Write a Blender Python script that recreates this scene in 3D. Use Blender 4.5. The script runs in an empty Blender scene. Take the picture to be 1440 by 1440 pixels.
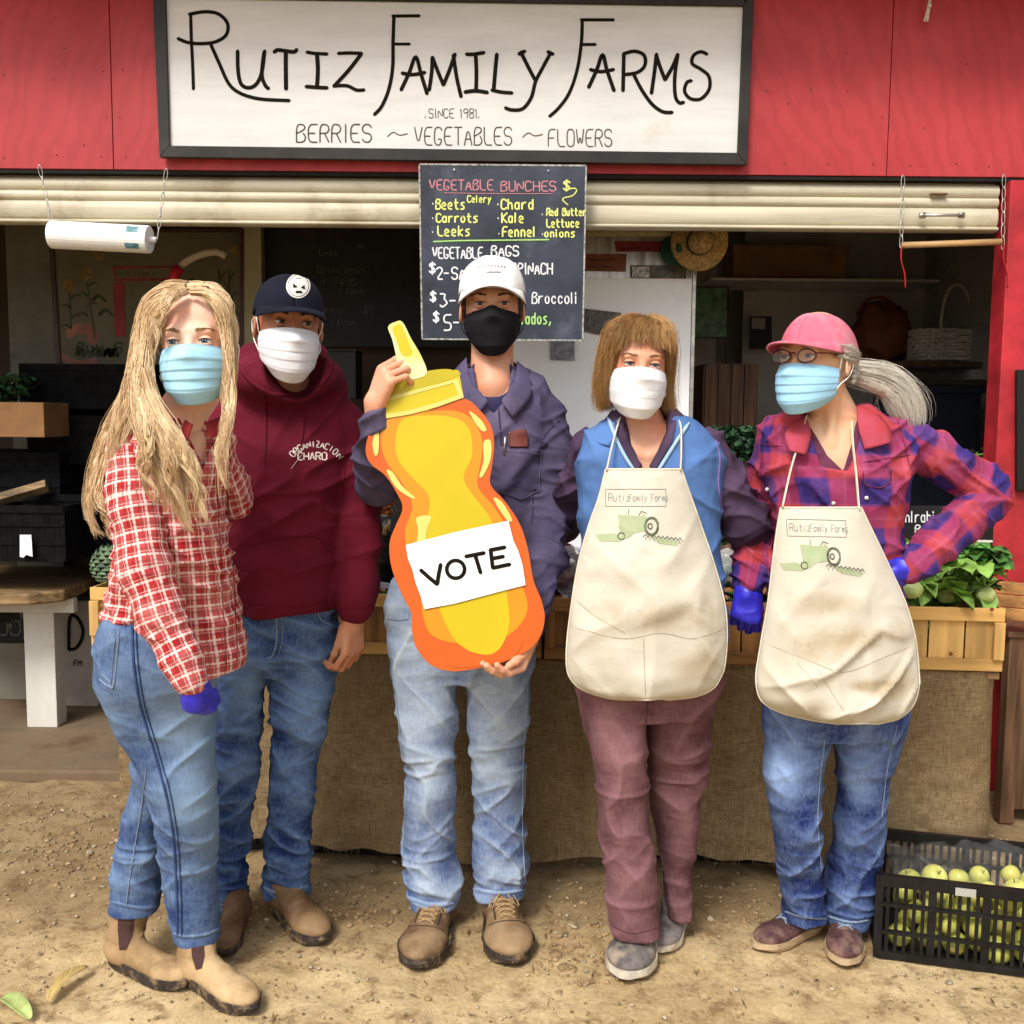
import bpy, math, random
import numpy as np
from mathutils import Vector, Matrix
from mathutils.bvhtree import BVHTree
from mathutils.geometry import tessellate_polygon
R = math.radians
rnd = random.Random(7)
rng = np.random.default_rng(11)
SC = bpy.context.scene
COL = SC.collection
# ---------------------------------------------------------------- camera
FPX = 1444.0; PITCH = R(5.5); ROLL = R(0.5); CAMP = np.array([0.0, 0.0, 1.45])
FW = np.array([0, math.cos(PITCH), -math.sin(PITCH)])
U0 = np.array([0, math.sin(PITCH), math.cos(PITCH)]); R0 = np.array([1.0, 0, 0])
RT = R0 * math.cos(ROLL) + U0 * math.sin(ROLL); UP = U0 * math.cos(ROLL) - R0 * math.sin(ROLL)
cd = bpy.data.cameras.new('camera'); cam = bpy.data.objects.new('camera', cd); COL.objects.link(cam)
cd.sensor_width = 36; cd.lens = 36 * FPX / 1440; cd.clip_start = .05; cd.clip_end = 500
cam.matrix_world = Matrix(((RT[0], UP[0], -FW[0], CAMP[0]), (RT[1], UP[1], -FW[1], CAMP[1]), (RT[2], UP[2], -FW[2], CAMP[2]), (0, 0, 0, 1)))
SC.camera = cam
# ---------------------------------------------------------------- light
world = bpy.data.worlds.new('World'); SC.world = world; world.use_nodes = True
wn = world.node_tree; bg = wn.nodes['Background']; sky = wn.nodes.new('ShaderNodeTexSky')
SUN_EL, SUN_AZ = R(50), R(206)           # azimuth clockwise from +Y: behind the camera, a little left
sky.sky_type = 'NISHITA'; sky.sun_disc = False; sky.sun_elevation = SUN_EL; sky.sun_rotation = SUN_AZ
sky.air_density = 1.0; sky.dust_density = 4.0; sky.ozone_density = 1.0
hs = wn.nodes.new('ShaderNodeHueSaturation'); hs.inputs['Saturation'].default_value = .35
wn.links.new(sky.outputs[0], hs.inputs['Color']); wn.links.new(hs.outputs[0], bg.inputs[0]); bg.inputs[1].default_value = .125
sd = bpy.data.lights.new('sun', 'SUN'); sd.energy = 1.85; sd.angle = R(15); sd.color = (1, .96, .9)
sun = bpy.data.objects.new('sun', sd); COL.objects.link(sun)
sv = Vector((math.sin(SUN_AZ) * math.cos(SUN_EL), math.cos(SUN_AZ) * math.cos(SUN_EL), math.sin(SUN_EL)))
sun.rotation_euler = sv.to_track_quat('Z', 'Y').to_euler(); sun.location = (0, -2, 6)
SC.view_settings.view_transform = 'Standard'; SC.view_settings.look = 'None'
SC.view_settings.exposure = .68; SC.view_settings.gamma = 1; SC.view_settings.use_curve_mapping = False
SC.render.engine = 'CYCLES'; SC.cycles.max_bounces = 6; SC.cycles.use_denoising = True
# ---------------------------------------------------------------- pixels of the 1440 frame to places
def ray(px, py):
    return FW + RT * ((px - 720) / FPX) - UP * ((py - 720) / FPX)
def W(px, py, Y):
    d = ray(px, py); return CAMP + d * (Y / d[1])
def G(px, py, z=0.0):
    d = ray(px, py); return CAMP + d * ((z - CAMP[2]) / d[2])
# ---------------------------------------------------------------- objects
def tag(o, label=None, cat=None, group=None, kind=None):
    for k, v in (('label', label), ('category', cat), ('group', group), ('kind', kind)):
        if v: o[k] = v
    return o
def empty(name, loc, label=None, cat=None, group=None, rz=0):
    o = bpy.data.objects.new(name, None); COL.objects.link(o); o.location = tuple(float(c) for c in loc); o.rotation_euler = (0, 0, rz)
    o.empty_display_size = .05
    return tag(o, label, cat, group)
def worldloc(o):
    p = np.zeros(3)
    while o is not None: p += np.array(o.location); o = o.parent
    return p
def obj(name, V, F, mat, parent=None, local=False, smooth=False, bevel=0, kind=None, attrs=None, tri=None, solid=0, label=None):
    V = np.asarray(V, dtype=np.float64).reshape(-1, 3)
    if parent is not None and not local: V = V - worldloc(parent)
    me = bpy.data.meshes.new(name)
    if isinstance(F, np.ndarray):
        n = len(F); k = F.shape[1]
        me.vertices.add(len(V)); me.vertices.foreach_set('co', V.astype(np.float32).ravel())
        me.loops.add(n * k); me.loops.foreach_set('vertex_index', F.astype(np.int32).ravel())
        me.polygons.add(n); me.polygons.foreach_set('loop_start', np.arange(0, n * k, k, dtype=np.int32))
        me.update(calc_edges=True)
    else:
        me.from_pydata(V.tolist(), [], [list(f) for f in F]); me.update()
    if attrs:
        for k, a in attrs.items():
            a = np.asarray(a, dtype=np.float32)
            if a.ndim == 1: at = me.attributes.new(k, 'FLOAT', 'POINT'); at.data.foreach_set('value', a)
            else: at = me.attributes.new(k, 'FLOAT_VECTOR', 'POINT'); at.data.foreach_set('vector', a.ravel())
    if smooth: me.shade_smooth()
    if mat is not None: me.materials.append(mat)
    o = bpy.data.objects.new(name, me); COL.objects.link(o)
    if parent is not None: o.parent = parent
    if bevel:
        b = o.modifiers.new('bevel', 'BEVEL'); b.width = bevel; b.segments = 2; b.limit_method = 'ANGLE'; b.angle_limit = R(35)
        me.shade_smooth() if False else None
    if solid:
        b = o.modifiers.new('solid', 'SOLIDIFY'); b.thickness = solid; b.offset = 0
    if kind: o['kind'] = kind
    if label: o['label'] = label
    return o
def copy_tree(o, parent=None):
    c = o.copy(); COL.objects.link(c); c.parent = parent
    for ch in list(o.children): copy_tree(ch, c)
    return c
def unit(v): v = np.asarray(v, float); return v / (np.linalg.norm(v) + 1e-12)
def rotz(a): return np.array([[math.cos(a), -math.sin(a), 0], [math.sin(a), math.cos(a), 0], [0, 0, 1.0]])
def rotx(a): return np.array([[1.0, 0, 0], [0, math.cos(a), -math.sin(a)], [0, math.sin(a), math.cos(a)]])
def roty(a): return np.array([[math.cos(a), 0, math.sin(a)], [0, 1.0, 0], [-math.sin(a), 0, math.cos(a)]])
class MB:
    def __init__(s): s.v = []; s.f = []
    def add(s, V, F):
        n = len(s.v); s.v += [tuple(map(float, p)) for p in V]; s.f += [tuple(int(i) + n for i in f) for f in F]; return s
    def box(s, c, size, M=None):
        hx, hy, hz = np.array(size) / 2
        P = np.array([(x, y, z) for x in (-hx, hx) for y in (-hy, hy) for z in (-hz, hz)])
        if M is not None: P = P @ np.asarray(M).T
        return s.add(P + np.array(c), [(0, 1, 3, 2), (4, 6, 7, 5), (0, 4, 5, 1), (2, 3, 7, 6), (0, 2, 6, 4), (1, 5, 7, 3)])
    def hexa(s, P8):   # 4 bottom, 4 top
        return s.add(P8, [(3, 2, 1, 0), (4, 5, 6, 7), (0, 1, 5, 4), (1, 2, 6, 5), (2, 3, 7, 6), (3, 0, 4, 7)])
    def tube(s, pts, rad, n=8, closed=False, caps=True, flat=1.0):
        pts = [np.array(p, float) for p in pts]; m = len(pts)
        if not hasattr(rad, '__len__'): rad = [rad] * m
        base = len(s.v); ref = None
        for i, p in enumerate(pts):
            t = unit((pts[(i + 1) % m] if (closed or i < m - 1) else pts[i]) - (pts[i - 1] if (closed or i > 0) else pts[i]))
            if ref is None:
                ref = np.array([0, 0, 1.0]) if abs(t[2]) < .9 else np.array([1.0, 0, 0])
            a = unit(np.cross(t, ref)); b = np.cross(a, t); ref = b
            for j in range(n):
                th = 2 * math.pi * j / n
                s.v.append(tuple(p + a * math.cos(th) * rad[i] + b * math.sin(th) * rad[i] * flat))
        for i in range(m if closed else m - 1):
            for j in range(n):
                a0 = base + i * n + j; a1 = base + i * n + (j + 1) % n; b0 = base + ((i + 1) % m) * n + j; b1 = base + ((i + 1) % m) * n + (j + 1) % n
                s.f.append((a0, a1, b1, b0))
        if caps and not closed:
            s.f.append(tuple(base + j for j in range(n))[::-1]); s.f.append(tuple(base + (m - 1) * n + j for j in range(n)))
        return s
    def lathe(s, c, prof, n=20, M=None):
        base = len(s.v); m = len(prof); c = np.array(c, float)
        for r, z in prof:
            for j in range(n):
                th = 2 * math.pi * j / n; p = np.array([r * math.cos(th), r * math.sin(th), z])
                if M is not None: p = np.asarray(M) @ p
                s.v.append(tuple(c + p))
        for i in range(m - 1):
            for j in range(n):
                s.f.append((base + i * n + j, base + i * n + (j + 1) % n, base + (i + 1) * n + (j + 1) % n, base + (i + 1) * n + j))
        if prof[0][0] > 1e-4: s.f.append(tuple(base + j for j in range(n))[::-1])
        if prof[-1][0] > 1e-4: s.f.append(tuple(base + (m - 1) * n + j for j in range(n)))
        return s
    def grid(s, fn, nu, nv):
        b = len(s.v)
        for i in range(nv + 1):
            for j in range(nu + 1): s.v.append(tuple(map(float, fn(j / nu, i / nv))))
        for i in range(nv):
            for j in range(nu):
                a = b + i * (nu + 1) + j; s.f.append((a, a + 1, a + nu + 2, a + nu + 1))
        return s
    def prism(s, poly, fn, t0, t1):    # poly of 2D points, fn(x, y, t) -> 3D, t0..t1 the thickness
        n = len(poly); b = len(s.v)
        for t in (t0, t1):
            for x, y in poly: s.v.append(tuple(map(float, fn(x, y, t))))
        tr = tessellate_polygon([[Vector((x, y, 0)) for x, y in poly]])
        for a, c, d in tr: s.f.append((b + n + a, b + n + c, b + n + d)); s.f.append((b + d, b + c, b + a))
        for i in range(n):
            j = (i + 1) % n; s.f.append((b + i, b + j, b + n + j, b + n + i))
        return s
    def build(s, name, mat, parent=None, **k): return obj(name, s.v, s.f, mat, parent, **k)
def catmull(P, n=6, closed=False):
    P = [np.array(p, float) for p in P]; m = len(P); out = []
    for i in range(m if closed else m - 1):
        p0 = P[(i - 1) % m] if (closed or i > 0) else P[0]; p1 = P[i]; p2 = P[(i + 1) % m]; p3 = P[(i + 2) % m] if (closed or i < m - 2) else P[-1]
        for k in range(n):
            t = k / n
            out.append(.5 * ((2 * p1) + (-p0 + p2) * t + (2 * p0 - 5 * p1 + 4 * p2 - p3) * t * t + (-p0 + 3 * p1 - 3 * p2 + p3) * t ** 3))
    if not closed: out.append(P[-1])
    return out
# ---------------------------------------------------------------- materials
class X:   # socket arithmetic
    def __init__(s, nt, so): s.nt = nt; s.so = so
    def m(s, op, *o):
        n = s.nt.nodes.new('ShaderNodeMath'); n.operation = op
        for i, v in enumerate((s,) + o):
            if isinstance(v, X): s.nt.links.new(v.so, n.inputs[i])
            else: n.inputs[i].default_value = v
        return X(s.nt, n.outputs[0])
    def __add__(s, o): return s.m('ADD', o)
    def __sub__(s, o): return s.m('SUBTRACT', o)
    def __mul__(s, o): return s.m('MULTIPLY', o)
def ramp(nt, fac, stops):
    n = nt.nodes.new('ShaderNodeValToRGB'); nt.links.new(fac.so, n.inputs[0]); e = n.color_ramp.elements
    while len(e) < len(stops): e.new(.5)
    for i, (p, c) in enumerate(stops):
        e[i].position = p; e[i].color = (c[0], c[1], c[2], 1) if hasattr(c, '__len__') else (c, c, c, 1)
    return X(nt, n.outputs[0])
def mixc(nt, fac, a, b, mode='MIX'):
    n = nt.nodes.new('ShaderNodeMix'); n.data_type = 'RGBA'; n.blend_type = mode
    for so, v in ((n.inputs[0], fac), (n.inputs[6], a), (n.inputs[7], b)):
        if isinstance(v, X): nt.links.new(v.so, so)
        elif hasattr(v, '__len__'): so.default_value = (v[0], v[1], v[2], 1)
        else: so.default_value = v
    return X(nt, n.outputs[2])
def coords(nt, scale=(1, 1, 1), kind='Object'):
    tc = nt.nodes.new('ShaderNodeTexCoord'); mp = nt.nodes.new('ShaderNodeMapping'); nt.links.new(tc.outputs[kind], mp.inputs[0]); mp.inputs['Scale'].default_value = scale
    return X(nt, mp.outputs[0])
def noise(nt, co, scale, detail=4, rough=.55, dist=0):
    n = nt.nodes.new('ShaderNodeTexNoise'); nt.links.new(co.so, n.inputs['Vector']); n.inputs['Scale'].default_value = scale
    n.inputs['Detail'].default_value = detail; n.inputs['Roughness'].default_value = rough; n.inputs['Distortion'].default_value = dist
    return X(nt, n.outputs[0])
def attr(nt, name, out='Fac'):
    n = nt.nodes.new('ShaderNodeAttribute'); n.attribute_name = name; return X(nt, n.outputs[out])
def sep(nt, v):
    n = nt.nodes.new('ShaderNodeSeparateXYZ'); nt.links.new(v.so, n.inputs[0]); return [X(nt, o) for o in n.outputs]
def newmat(name):
    m = bpy.data.materials.new(name); m.use_nodes = True; nt = m.node_tree; return m, nt, nt.nodes['Principled BSDF']
def setbump(nt, bs, h, strength, dist=.002):
    b = nt.nodes.new('ShaderNodeBump'); b.inputs['Strength'].default_value = strength; b.inputs['Distance'].default_value = dist
    nt.links.new(h.so, b.inputs['Height']); nt.links.new(b.outputs[0], bs.inputs['Normal'])
def M(name, c, rough=.75, var=.18, vs=12, bump=.25, bs_=180, bd=.0015, metal=0, stretch=(1, 1, 1), c2=None, dirt=None, dscale=3, dth=(.5, .7), sss=0, spec=.35, trans=0, alpha=1, perobj=0, detail=4, sheen=0, crumple=0):
    m, nt, b = newmat(name); co = coords(nt, stretch)
    c2 = c2 or tuple(x * (1 - var * 2) for x in c); c1 = tuple(min(1, x * (1 + var)) for x in c)
    n1 = noise(nt, co, vs, detail); col = ramp(nt, n1, [(.3, c2), (.7, c1)])
    if dirt:
        dn = noise(nt, coords(nt), dscale, 5, .65); col = mixc(nt, ramp(nt, dn, [(dth[0], 0), (dth[1], 1)]), col, dirt)
    if perobj:
        oi = nt.nodes.new('ShaderNodeObjectInfo'); h = nt.nodes.new('ShaderNodeHueSaturation'); nt.links.new(col.so, h.inputs['Color'])
        v = X(nt, oi.outputs['Random']) * (2 * perobj) + (1 - perobj); nt.links.new(v.so, h.inputs['Value']); col = X(nt, h.outputs[0])
    nt.links.new(col.so, b.inputs['Base Color']); b.inputs['Roughness'].default_value = rough; b.inputs['Metallic'].default_value = metal
    b.inputs['Specular IOR Level'].default_value = spec
    if sss: b.inputs['Subsurface Weight'].default_value = sss; b.inputs['Subsurface Radius'].default_value = (.6, .25, .12); b.inputs['Subsurface Scale'].default_value = .012
    if trans: b.inputs['Transmission Weight'].default_value = trans
    if alpha < 1: b.inputs['Alpha'].default_value = alpha
    if sheen: b.inputs['Sheen Weight'].default_value = sheen
    if crumple: crump(nt, b, noise(nt, co, bs_, 3), crumple)
    elif bump: setbump(nt, b, noise(nt, co, bs_, 4), bump, bd)
    return m
def crump(nt, b, fine, k=1.0, sc=17):     # small cloth creases over the modelled folds
    r1 = noise(nt, coords(nt, (1, 1, 1.5)), sc, 3, .5, .8); r1.so.node.noise_type = 'RIDGED_MULTIFRACTAL'; r2 = noise(nt, coords(nt, (1.4, 1.4, 1)), sc * .45, 2, .5, 1.2); r2.so.node.noise_type = 'RIDGED_MULTIFRACTAL'
    setbump(nt, b, r1 * .35 + r2 * .9 + fine * .12, .9, .006 * k)
def wood(name, c, axis=0, var=.25, rough=.6, perobj=.12, dirt=None, sc=9, knots=False):
    st = [14, 14, 14]; st[axis] = 1.2
    m = M(name, c, rough, var, sc / 4, .35, 22, .0012, stretch=tuple(st), dirt=dirt, perobj=perobj, detail=7); return m
# ---------------------------------------------------------------- implicit surfaces
class Cap:
    def __init__(s, a, b, ra, rb, sy=1.0):
        s.a = np.array(a, float); s.b = np.array(b, float); s.ra = ra; s.rb = rb; s.sy = sy; m = max(ra, rb) * max(1, sy)
        s.lo = np.minimum(s.a, s.b) - m; s.hi = np.maximum(s.a, s.b) + m
    def d(s, x, y, z):
        ab = s.b - s.a; L = max(ab @ ab, 1e-9)
        t = np.clip(((x - s.a[0]) * ab[0] + (y - s.a[1]) * ab[1] + (z - s.a[2]) * ab[2]) / L, 0, 1)
        return np.sqrt((x - s.a[0] - t * ab[0]) ** 2 + ((y - s.a[1] - t * ab[1]) / s.sy) ** 2 + (z - s.a[2] - t * ab[2]) ** 2) - (s.ra + (s.rb - s.ra) * t)
    def uv(s, P, v0=0):
        ab = s.b - s.a; L = np.linalg.norm(ab); t = ((P - s.a) @ ab) / (L * L); w = unit(ab); e1 = unit(np.cross(w, [0, 1, 0])); e2 = np.cross(w, e1)
        q = P - s.a; an = np.arctan2(q @ e1, -(q @ e2) * (1 if e2[1] > 0 else -1) * -1 if False else q @ -(e2 * (1 if e2[1] > 0 else -1)))
        return np.stack([an * (s.ra + s.rb) / 2, v0 + t * L], 1)
class Ell:
    def __init__(s, c, r, M=None):
        s.c = np.array(c, float); s.r = np.array(r, float); s.M = None if M is None else np.asarray(M); m = s.r.max() if M is not None else s.r
        s.lo = s.c - m; s.hi = s.c + m
    def d(s, x, y, z):
        dx, dy, dz = x - s.c[0], y - s.c[1], z - s.c[2]
        if s.M is not None:
            m = s.M; dx, dy, dz = dx * m[0, 0] + dy * m[1, 0] + dz * m[2, 0], dx * m[0, 1] + dy * m[1, 1] + dz * m[2, 1], dx * m[0, 2] + dy * m[1, 2] + dz * m[2, 2]
        k = np.sqrt((dx / s.r[0]) ** 2 + (dy / s.r[1]) ** 2 + (dz / s.r[2]) ** 2)
        k2 = np.sqrt((dx / s.r[0] ** 2) ** 2 + (dy / s.r[1] ** 2) ** 2 + (dz / s.r[2] ** 2) ** 2)
        return k * (k - 1) / (k2 + 1e-6)
class Loft:   # rows (py, pxL, pxR, Y, ry): outlines stacked in height
    def __init__(s, rows, n=2.2, shrink=0.0, world=None, ov=0.0):
        if world is None:
            q = []
            for r in rows:
                py, l, rr, Y, ry = r[:5]; a = W(l, py, Y); b = W(rr, py, Y); q.append(((a[2] + b[2]) / 2, (a[0] + b[0]) / 2, Y, (b[0] - a[0]) / 2, ry))
        else: q = world
        q = sorted(q); q = np.array(q)
        if len(q) > 2:
            qq = np.array(catmull(q, 6)); qq = qq[np.argsort(qq[:, 0])]
        else: qq = q
        s.q = qq; s.q[:, 3:] = np.maximum(s.q[:, 3:] - shrink, .005); s.n = n; s.z0 = qq[0, 0] - ov; s.z1 = qq[-1, 0] + ov
        s.lo = np.array([(qq[:, 1] - qq[:, 3]).min(), (qq[:, 2] - qq[:, 4]).min(), s.z0]); s.hi = np.array([(qq[:, 1] + qq[:, 3]).max(), (qq[:, 2] + qq[:, 4]).max(), s.z1])
    def d(s, x, y, z):
        f = lambda i: np.interp(z, s.q[:, 0], s.q[:, i])
        cx, cy, rx, ry = f(1), f(2), f(3), f(4)
        k = (np.abs((x - cx) / rx) ** s.n + np.abs((y - cy) / ry) ** s.n) ** (1 / s.n)
        d = (k - 1) * np.minimum(rx, ry)
        # better distance along the wide axis
        dz = np.maximum(z - s.z1, s.z0 - z)
        return np.maximum(d, dz)
    def uv(s, P, v0=0):
        f = lambda i: np.interp(P[:, 2], s.q[:, 0], s.q[:, i])
        dx = (P[:, 0] - f(1)) / f(3); dy = (P[:, 1] - f(2)) / f(4)
        return np.stack([np.arctan2(dx, -dy) * (f(3).mean() * .85), P[:, 2]], 1)
class Wedge:  # convex polygon in pixels at depth Y, from y0 to y1
    def __init__(s, poly, Y, y0, y1):
        P = np.array([W(a, b, Y)[[0, 2]] for a, b in poly]); c = P.mean(0); s.h = []
        for i in range(len(P)):
            e = P[(i + 1) % len(P)] - P[i]; n = unit([e[1], -e[0]]); 
            if n @ (c - P[i]) > 0: n = -n
            s.h.append((n, n @ P[i]))
        s.y0, s.y1 = y0, y1; s.lo = np.array([P[:, 0].min(), y0, P[:, 1].min()]); s.hi = np.array([P[:, 0].max(), y1, P[:, 1].max()])
    def d(s, x, y, z):
        d = np.maximum(s.y0 - y, y - s.y1)
        for n, o in s.h: d = np.maximum(d, n[0] * x + n[1] * z - o)
        return d
def sdf(prims, vox):
    """prims: list of (shape, op, k); op 'u' union, 's' subtract. Returns V, F(quads), normals"""
    us = [p for p in prims if p[1] == 'u']
    lo = np.min([p[0].lo for p in us], 0) - 3 * vox; hi = np.max([p[0].hi for p in us], 0) + 3 * vox
    n = np.ceil((hi - lo) / vox).astype(int) + 1; ax = [lo[i] + np.arange(n[i]) * vox for i in range(3)]
    Fd = np.full(n, 1.0, dtype=np.float32)
    for sh, op, k in prims:
        mg = (k + 3 * vox) if op == 'u' else (k + 2 * vox)
        i0 = np.clip(np.floor((sh.lo - mg - lo) / vox).astype(int), 0, n); i1 = np.clip(np.ceil((sh.hi + mg - lo) / vox).astype(int) + 1, 0, n)
        if (i1 <= i0).any(): continue
        sl = tuple(slice(a, b) for a, b in zip(i0, i1))
        D = sh.d(ax[0][sl[0]][:, None, None], ax[1][sl[1]][None, :, None], ax[2][sl[2]][None, None, :]).astype(np.float32)
        A = Fd[sl]
        if op == 's': D = -D; S = -1
        else: S = 1
        if k > 0:
            h = np.maximum(k - np.abs(A - D), 0) / k; r = (np.minimum(A, D) - h * h * k * .25) if S > 0 else (np.maximum(A, D) + h * h * k * .25)
        else: r = np.minimum(A, D) if S > 0 else np.maximum(A, D)
        Fd[sl] = r
    return nets(Fd, lo, vox)
def nets(Fd, lo, vox):
    neg = Fd < 0; n = np.array(Fd.shape)
    c = np.zeros(n - 1, np.int8)
    for a in (0, 1):
        for b in (0, 1):
            for d in (0, 1): c += neg[a:n[0] - 1 + a, b:n[1] - 1 + b, d:n[2] - 1 + d]
    act = (c > 0) & (c < 8); idx = np.argwhere(act); vid = np.full(act.shape, -1, np.int32); vid[act] = np.arange(len(idx))
    acc = np.zeros((len(idx), 3)); cnt = np.zeros(len(idx))
    cr = {}
    for a in (0, 1):
        for b in (0, 1):
            for d in (0, 1): cr[(a, b, d)] = Fd[idx[:, 0] + a, idx[:, 1] + b, idx[:, 2] + d].astype(np.float64)
    for ax in range(3):
        o = [i for i in range(3) if i != ax]
        for u in (0, 1):
            for v in (0, 1):
                k0 = [0, 0, 0]; k0[o[0]] = u; k0[o[1]] = v; k1 = list(k0); k1[ax] = 1
                f0 = cr[tuple(k0)]; f1 = cr[tuple(k1)]; m = (f0 < 0) != (f1 < 0)
                t = f0[m] / (f0[m] - f1[m]); p = np.tile(np.array(k0, float), (m.sum(), 1)); p[:, ax] = t
                acc[m] += p; cnt[m] += 1
    V = lo + (idx + acc / cnt[:, None]) * vox
    Q = []
    for ax in range(3):
        o = [(ax + 1) % 3, (ax + 2) % 3]
        s0 = [slice(None)] * 3; s1 = [slice(None)] * 3; s0[ax] = slice(0, n[ax] - 1); s1[ax] = slice(1, n[ax])
        A = neg[tuple(s0)]; B = neg[tuple(s1)]; e = np.argwhere(A != B)
        e = e[(e[:, o[0]] > 0) & (e[:, o[1]] > 0) & (e[:, o[0]] < n[o[0]] - 1) & (e[:, o[1]] < n[o[1]] - 1)]
        fl = neg[e[:, 0], e[:, 1], e[:, 2]]
        q = []
        for du, dv in ((0, 0), (1, 0), (1, 1), (0, 1)):
            c_ = e.copy(); c_[:, o[0]] -= du; c_[:, o[1]] -= dv; q.append(vid[c_[:, 0], c_[:, 1], c_[:, 2]])
        q = np.stack(q, 1); q[~fl] = q[~fl][:, ::-1]; Q.append(q)
    F = np.concatenate(Q); F = F[(F >= 0).all(1)]
    return V, F
def vnormals(V, F):
    a = V[F[:, 2]] - V[F[:, 0]]; b = V[F[:, 3]] - V[F[:, 1]]; fn = np.cross(a, b); N = np.zeros_like(V)
    for k in range(4): np.add.at(N, F[:, k], fn)
    return N / (np.linalg.norm(N, axis=1, keepdims=True) + 1e-12)
def smoothmesh(V, F, it=1):
    for _ in range(it):
        A = np.zeros_like(V); C = np.zeros(len(V))
        for k in range(4):
            for j in (1, 3): np.add.at(A, F[:, k], V[F[:, (k + j) % 4]]); np.add.at(C, F[:, k], 1)
        V = V * .4 + .6 * A / C[:, None]
    return V
TAB = rng.random((32, 32, 32))
def vnoise(P):
    i = np.floor(P).astype(int); f = P - i; f = f * f * (3 - 2 * f); i &= 31; j = (i + 1) & 31; r = 0
    for a, ia, wa in ((0, i, 1 - f), (1, j, f)):
        for b, ib, wb in ((0, i, 1 - f), (1, j, f)):
            for c, ic, wc in ((0, i, 1 - f), (1, j, f)): r = r + TAB[ia[:, 0], ib[:, 1], ic[:, 2]] * wa[:, 0] * wb[:, 1] * wc[:, 2]
    return r
def ridge(P, sc, seed=0, warp=.0):
    Q = P * np.array(sc) + seed
    if warp: Q = Q + warp * (np.stack([vnoise(Q * .6 + 9), vnoise(Q * .6 + 19), vnoise(Q * .6 + 29)], 1) - .5)
    return (1 - np.abs(2 * vnoise(Q) - 1)) ** 2
def gauss(x, c, w): return np.exp(-((x - c) / w) ** 2)
def bvh(V, F): return BVHTree.FromPolygons(V.tolist(), F.tolist())
def hit(bv, px, py):
    d = Vector(ray(px, py)); best = None
    for b in (bv if isinstance(bv, (list, tuple)) else [bv]):
        r = b.ray_cast(Vector(CAMP), d.normalized())
        if r[0] is not None and (best is None or r[3] < best[3]): best = r
    return (None, None) if best is None else (np.array(best[0]), np.array(best[1]))
def dense(pts, step=4.0):
    out = [np.array(pts[0], float)]
    for a, b in zip(pts[:-1], pts[1:]):
        a = np.array(a, float); b = np.array(b, float); n = max(1, int(np.linalg.norm(b - a) / step))
        for k in range(1, n + 1): out.append(a + (b - a) * k / n)
    return out
def drape(mb, bv, pts, w=.004, off=.0015, h=.001, step=4.0, smooth=True):
    """a raised seam / lace / painted line laid on a surface"""
    if smooth and len(pts) > 2: pts = catmull(pts, 4)
    seg = []; cur = []
    for p in dense(pts, step):
        a, n = hit(bv, p[0], p[1])
        if a is None or (cur and np.linalg.norm(a - cur[-1][0]) > .06): 
            if len(cur) > 1: seg.append(cur)
            cur = []
            if a is None: continue
        if n @ (CAMP - a) < 0: n = -n
        cur.append((a, n))
    if len(cur) > 1: seg.append(cur)
    for c in seg:
        b = len(mb.v); m = len(c)
        for i, (a, n) in enumerate(c):
            t = unit(c[min(i + 1, m - 1)][0] - c[max(i - 1, 0)][0]); s = unit(np.cross(t, n))
            e = .5 if i in (0, m - 1) else 1
            mb.v += [tuple(a + n * (off - .003) - s * w / 2 * e), tuple(a + n * off - s * w / 2 * e), tuple(a + n * (off + h)), tuple(a + n * off + s * w / 2 * e), tuple(a + n * (off - .003) + s * w / 2 * e)]
        for i in range(m - 1):
            for j in range(4): mb.f.append((b + i * 5 + j, b + i * 5 + j + 1, b + (i + 1) * 5 + j + 1, b + (i + 1) * 5 + j))
    return mb
def drape_poly(mb, bv, poly, off=.002, step=5):
    poly = [(float(p[0]), float(p[1])) for p in poly]; tr = tessellate_polygon([[Vector((x, y, 0)) for x, y in poly]]); P = [np.array(p) for p in poly]; T = [tuple(t) for t in tr]
    for _ in range(6):
        done = True; N = []; cache = {}
        def mid(a, b):
            k = (min(a, b), max(a, b))
            if k not in cache: P.append((P[a] + P[b]) / 2); cache[k] = len(P) - 1
            return cache[k]
        if max(max(np.linalg.norm(P[a] - P[b]), np.linalg.norm(P[b] - P[c]), np.linalg.norm(P[a] - P[c])) for a, b, c in T) < step * 1.5: break
        for a, b, c in T:
            x, y, z = mid(a, b), mid(b, c), mid(c, a); N += [(a, x, z), (x, b, y), (z, y, c), (x, y, z)]
        T = N
    H = []
    for p in P:
        a, n = hit(bv, p[0], p[1])
        if a is None: H.append(None); continue
        if n @ (CAMP - a) < 0: n = -n
        H.append(a + n * off)
    T = [t for t in T if all(H[i] is not None for i in t)]; mp = {}; V = []
    for t in T:
        for i in t:
            if i not in mp: mp[i] = len(V); V.append(H[i])
    mb.add(V, [tuple(mp[i] for i in t) for t in T]); return mb
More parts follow.
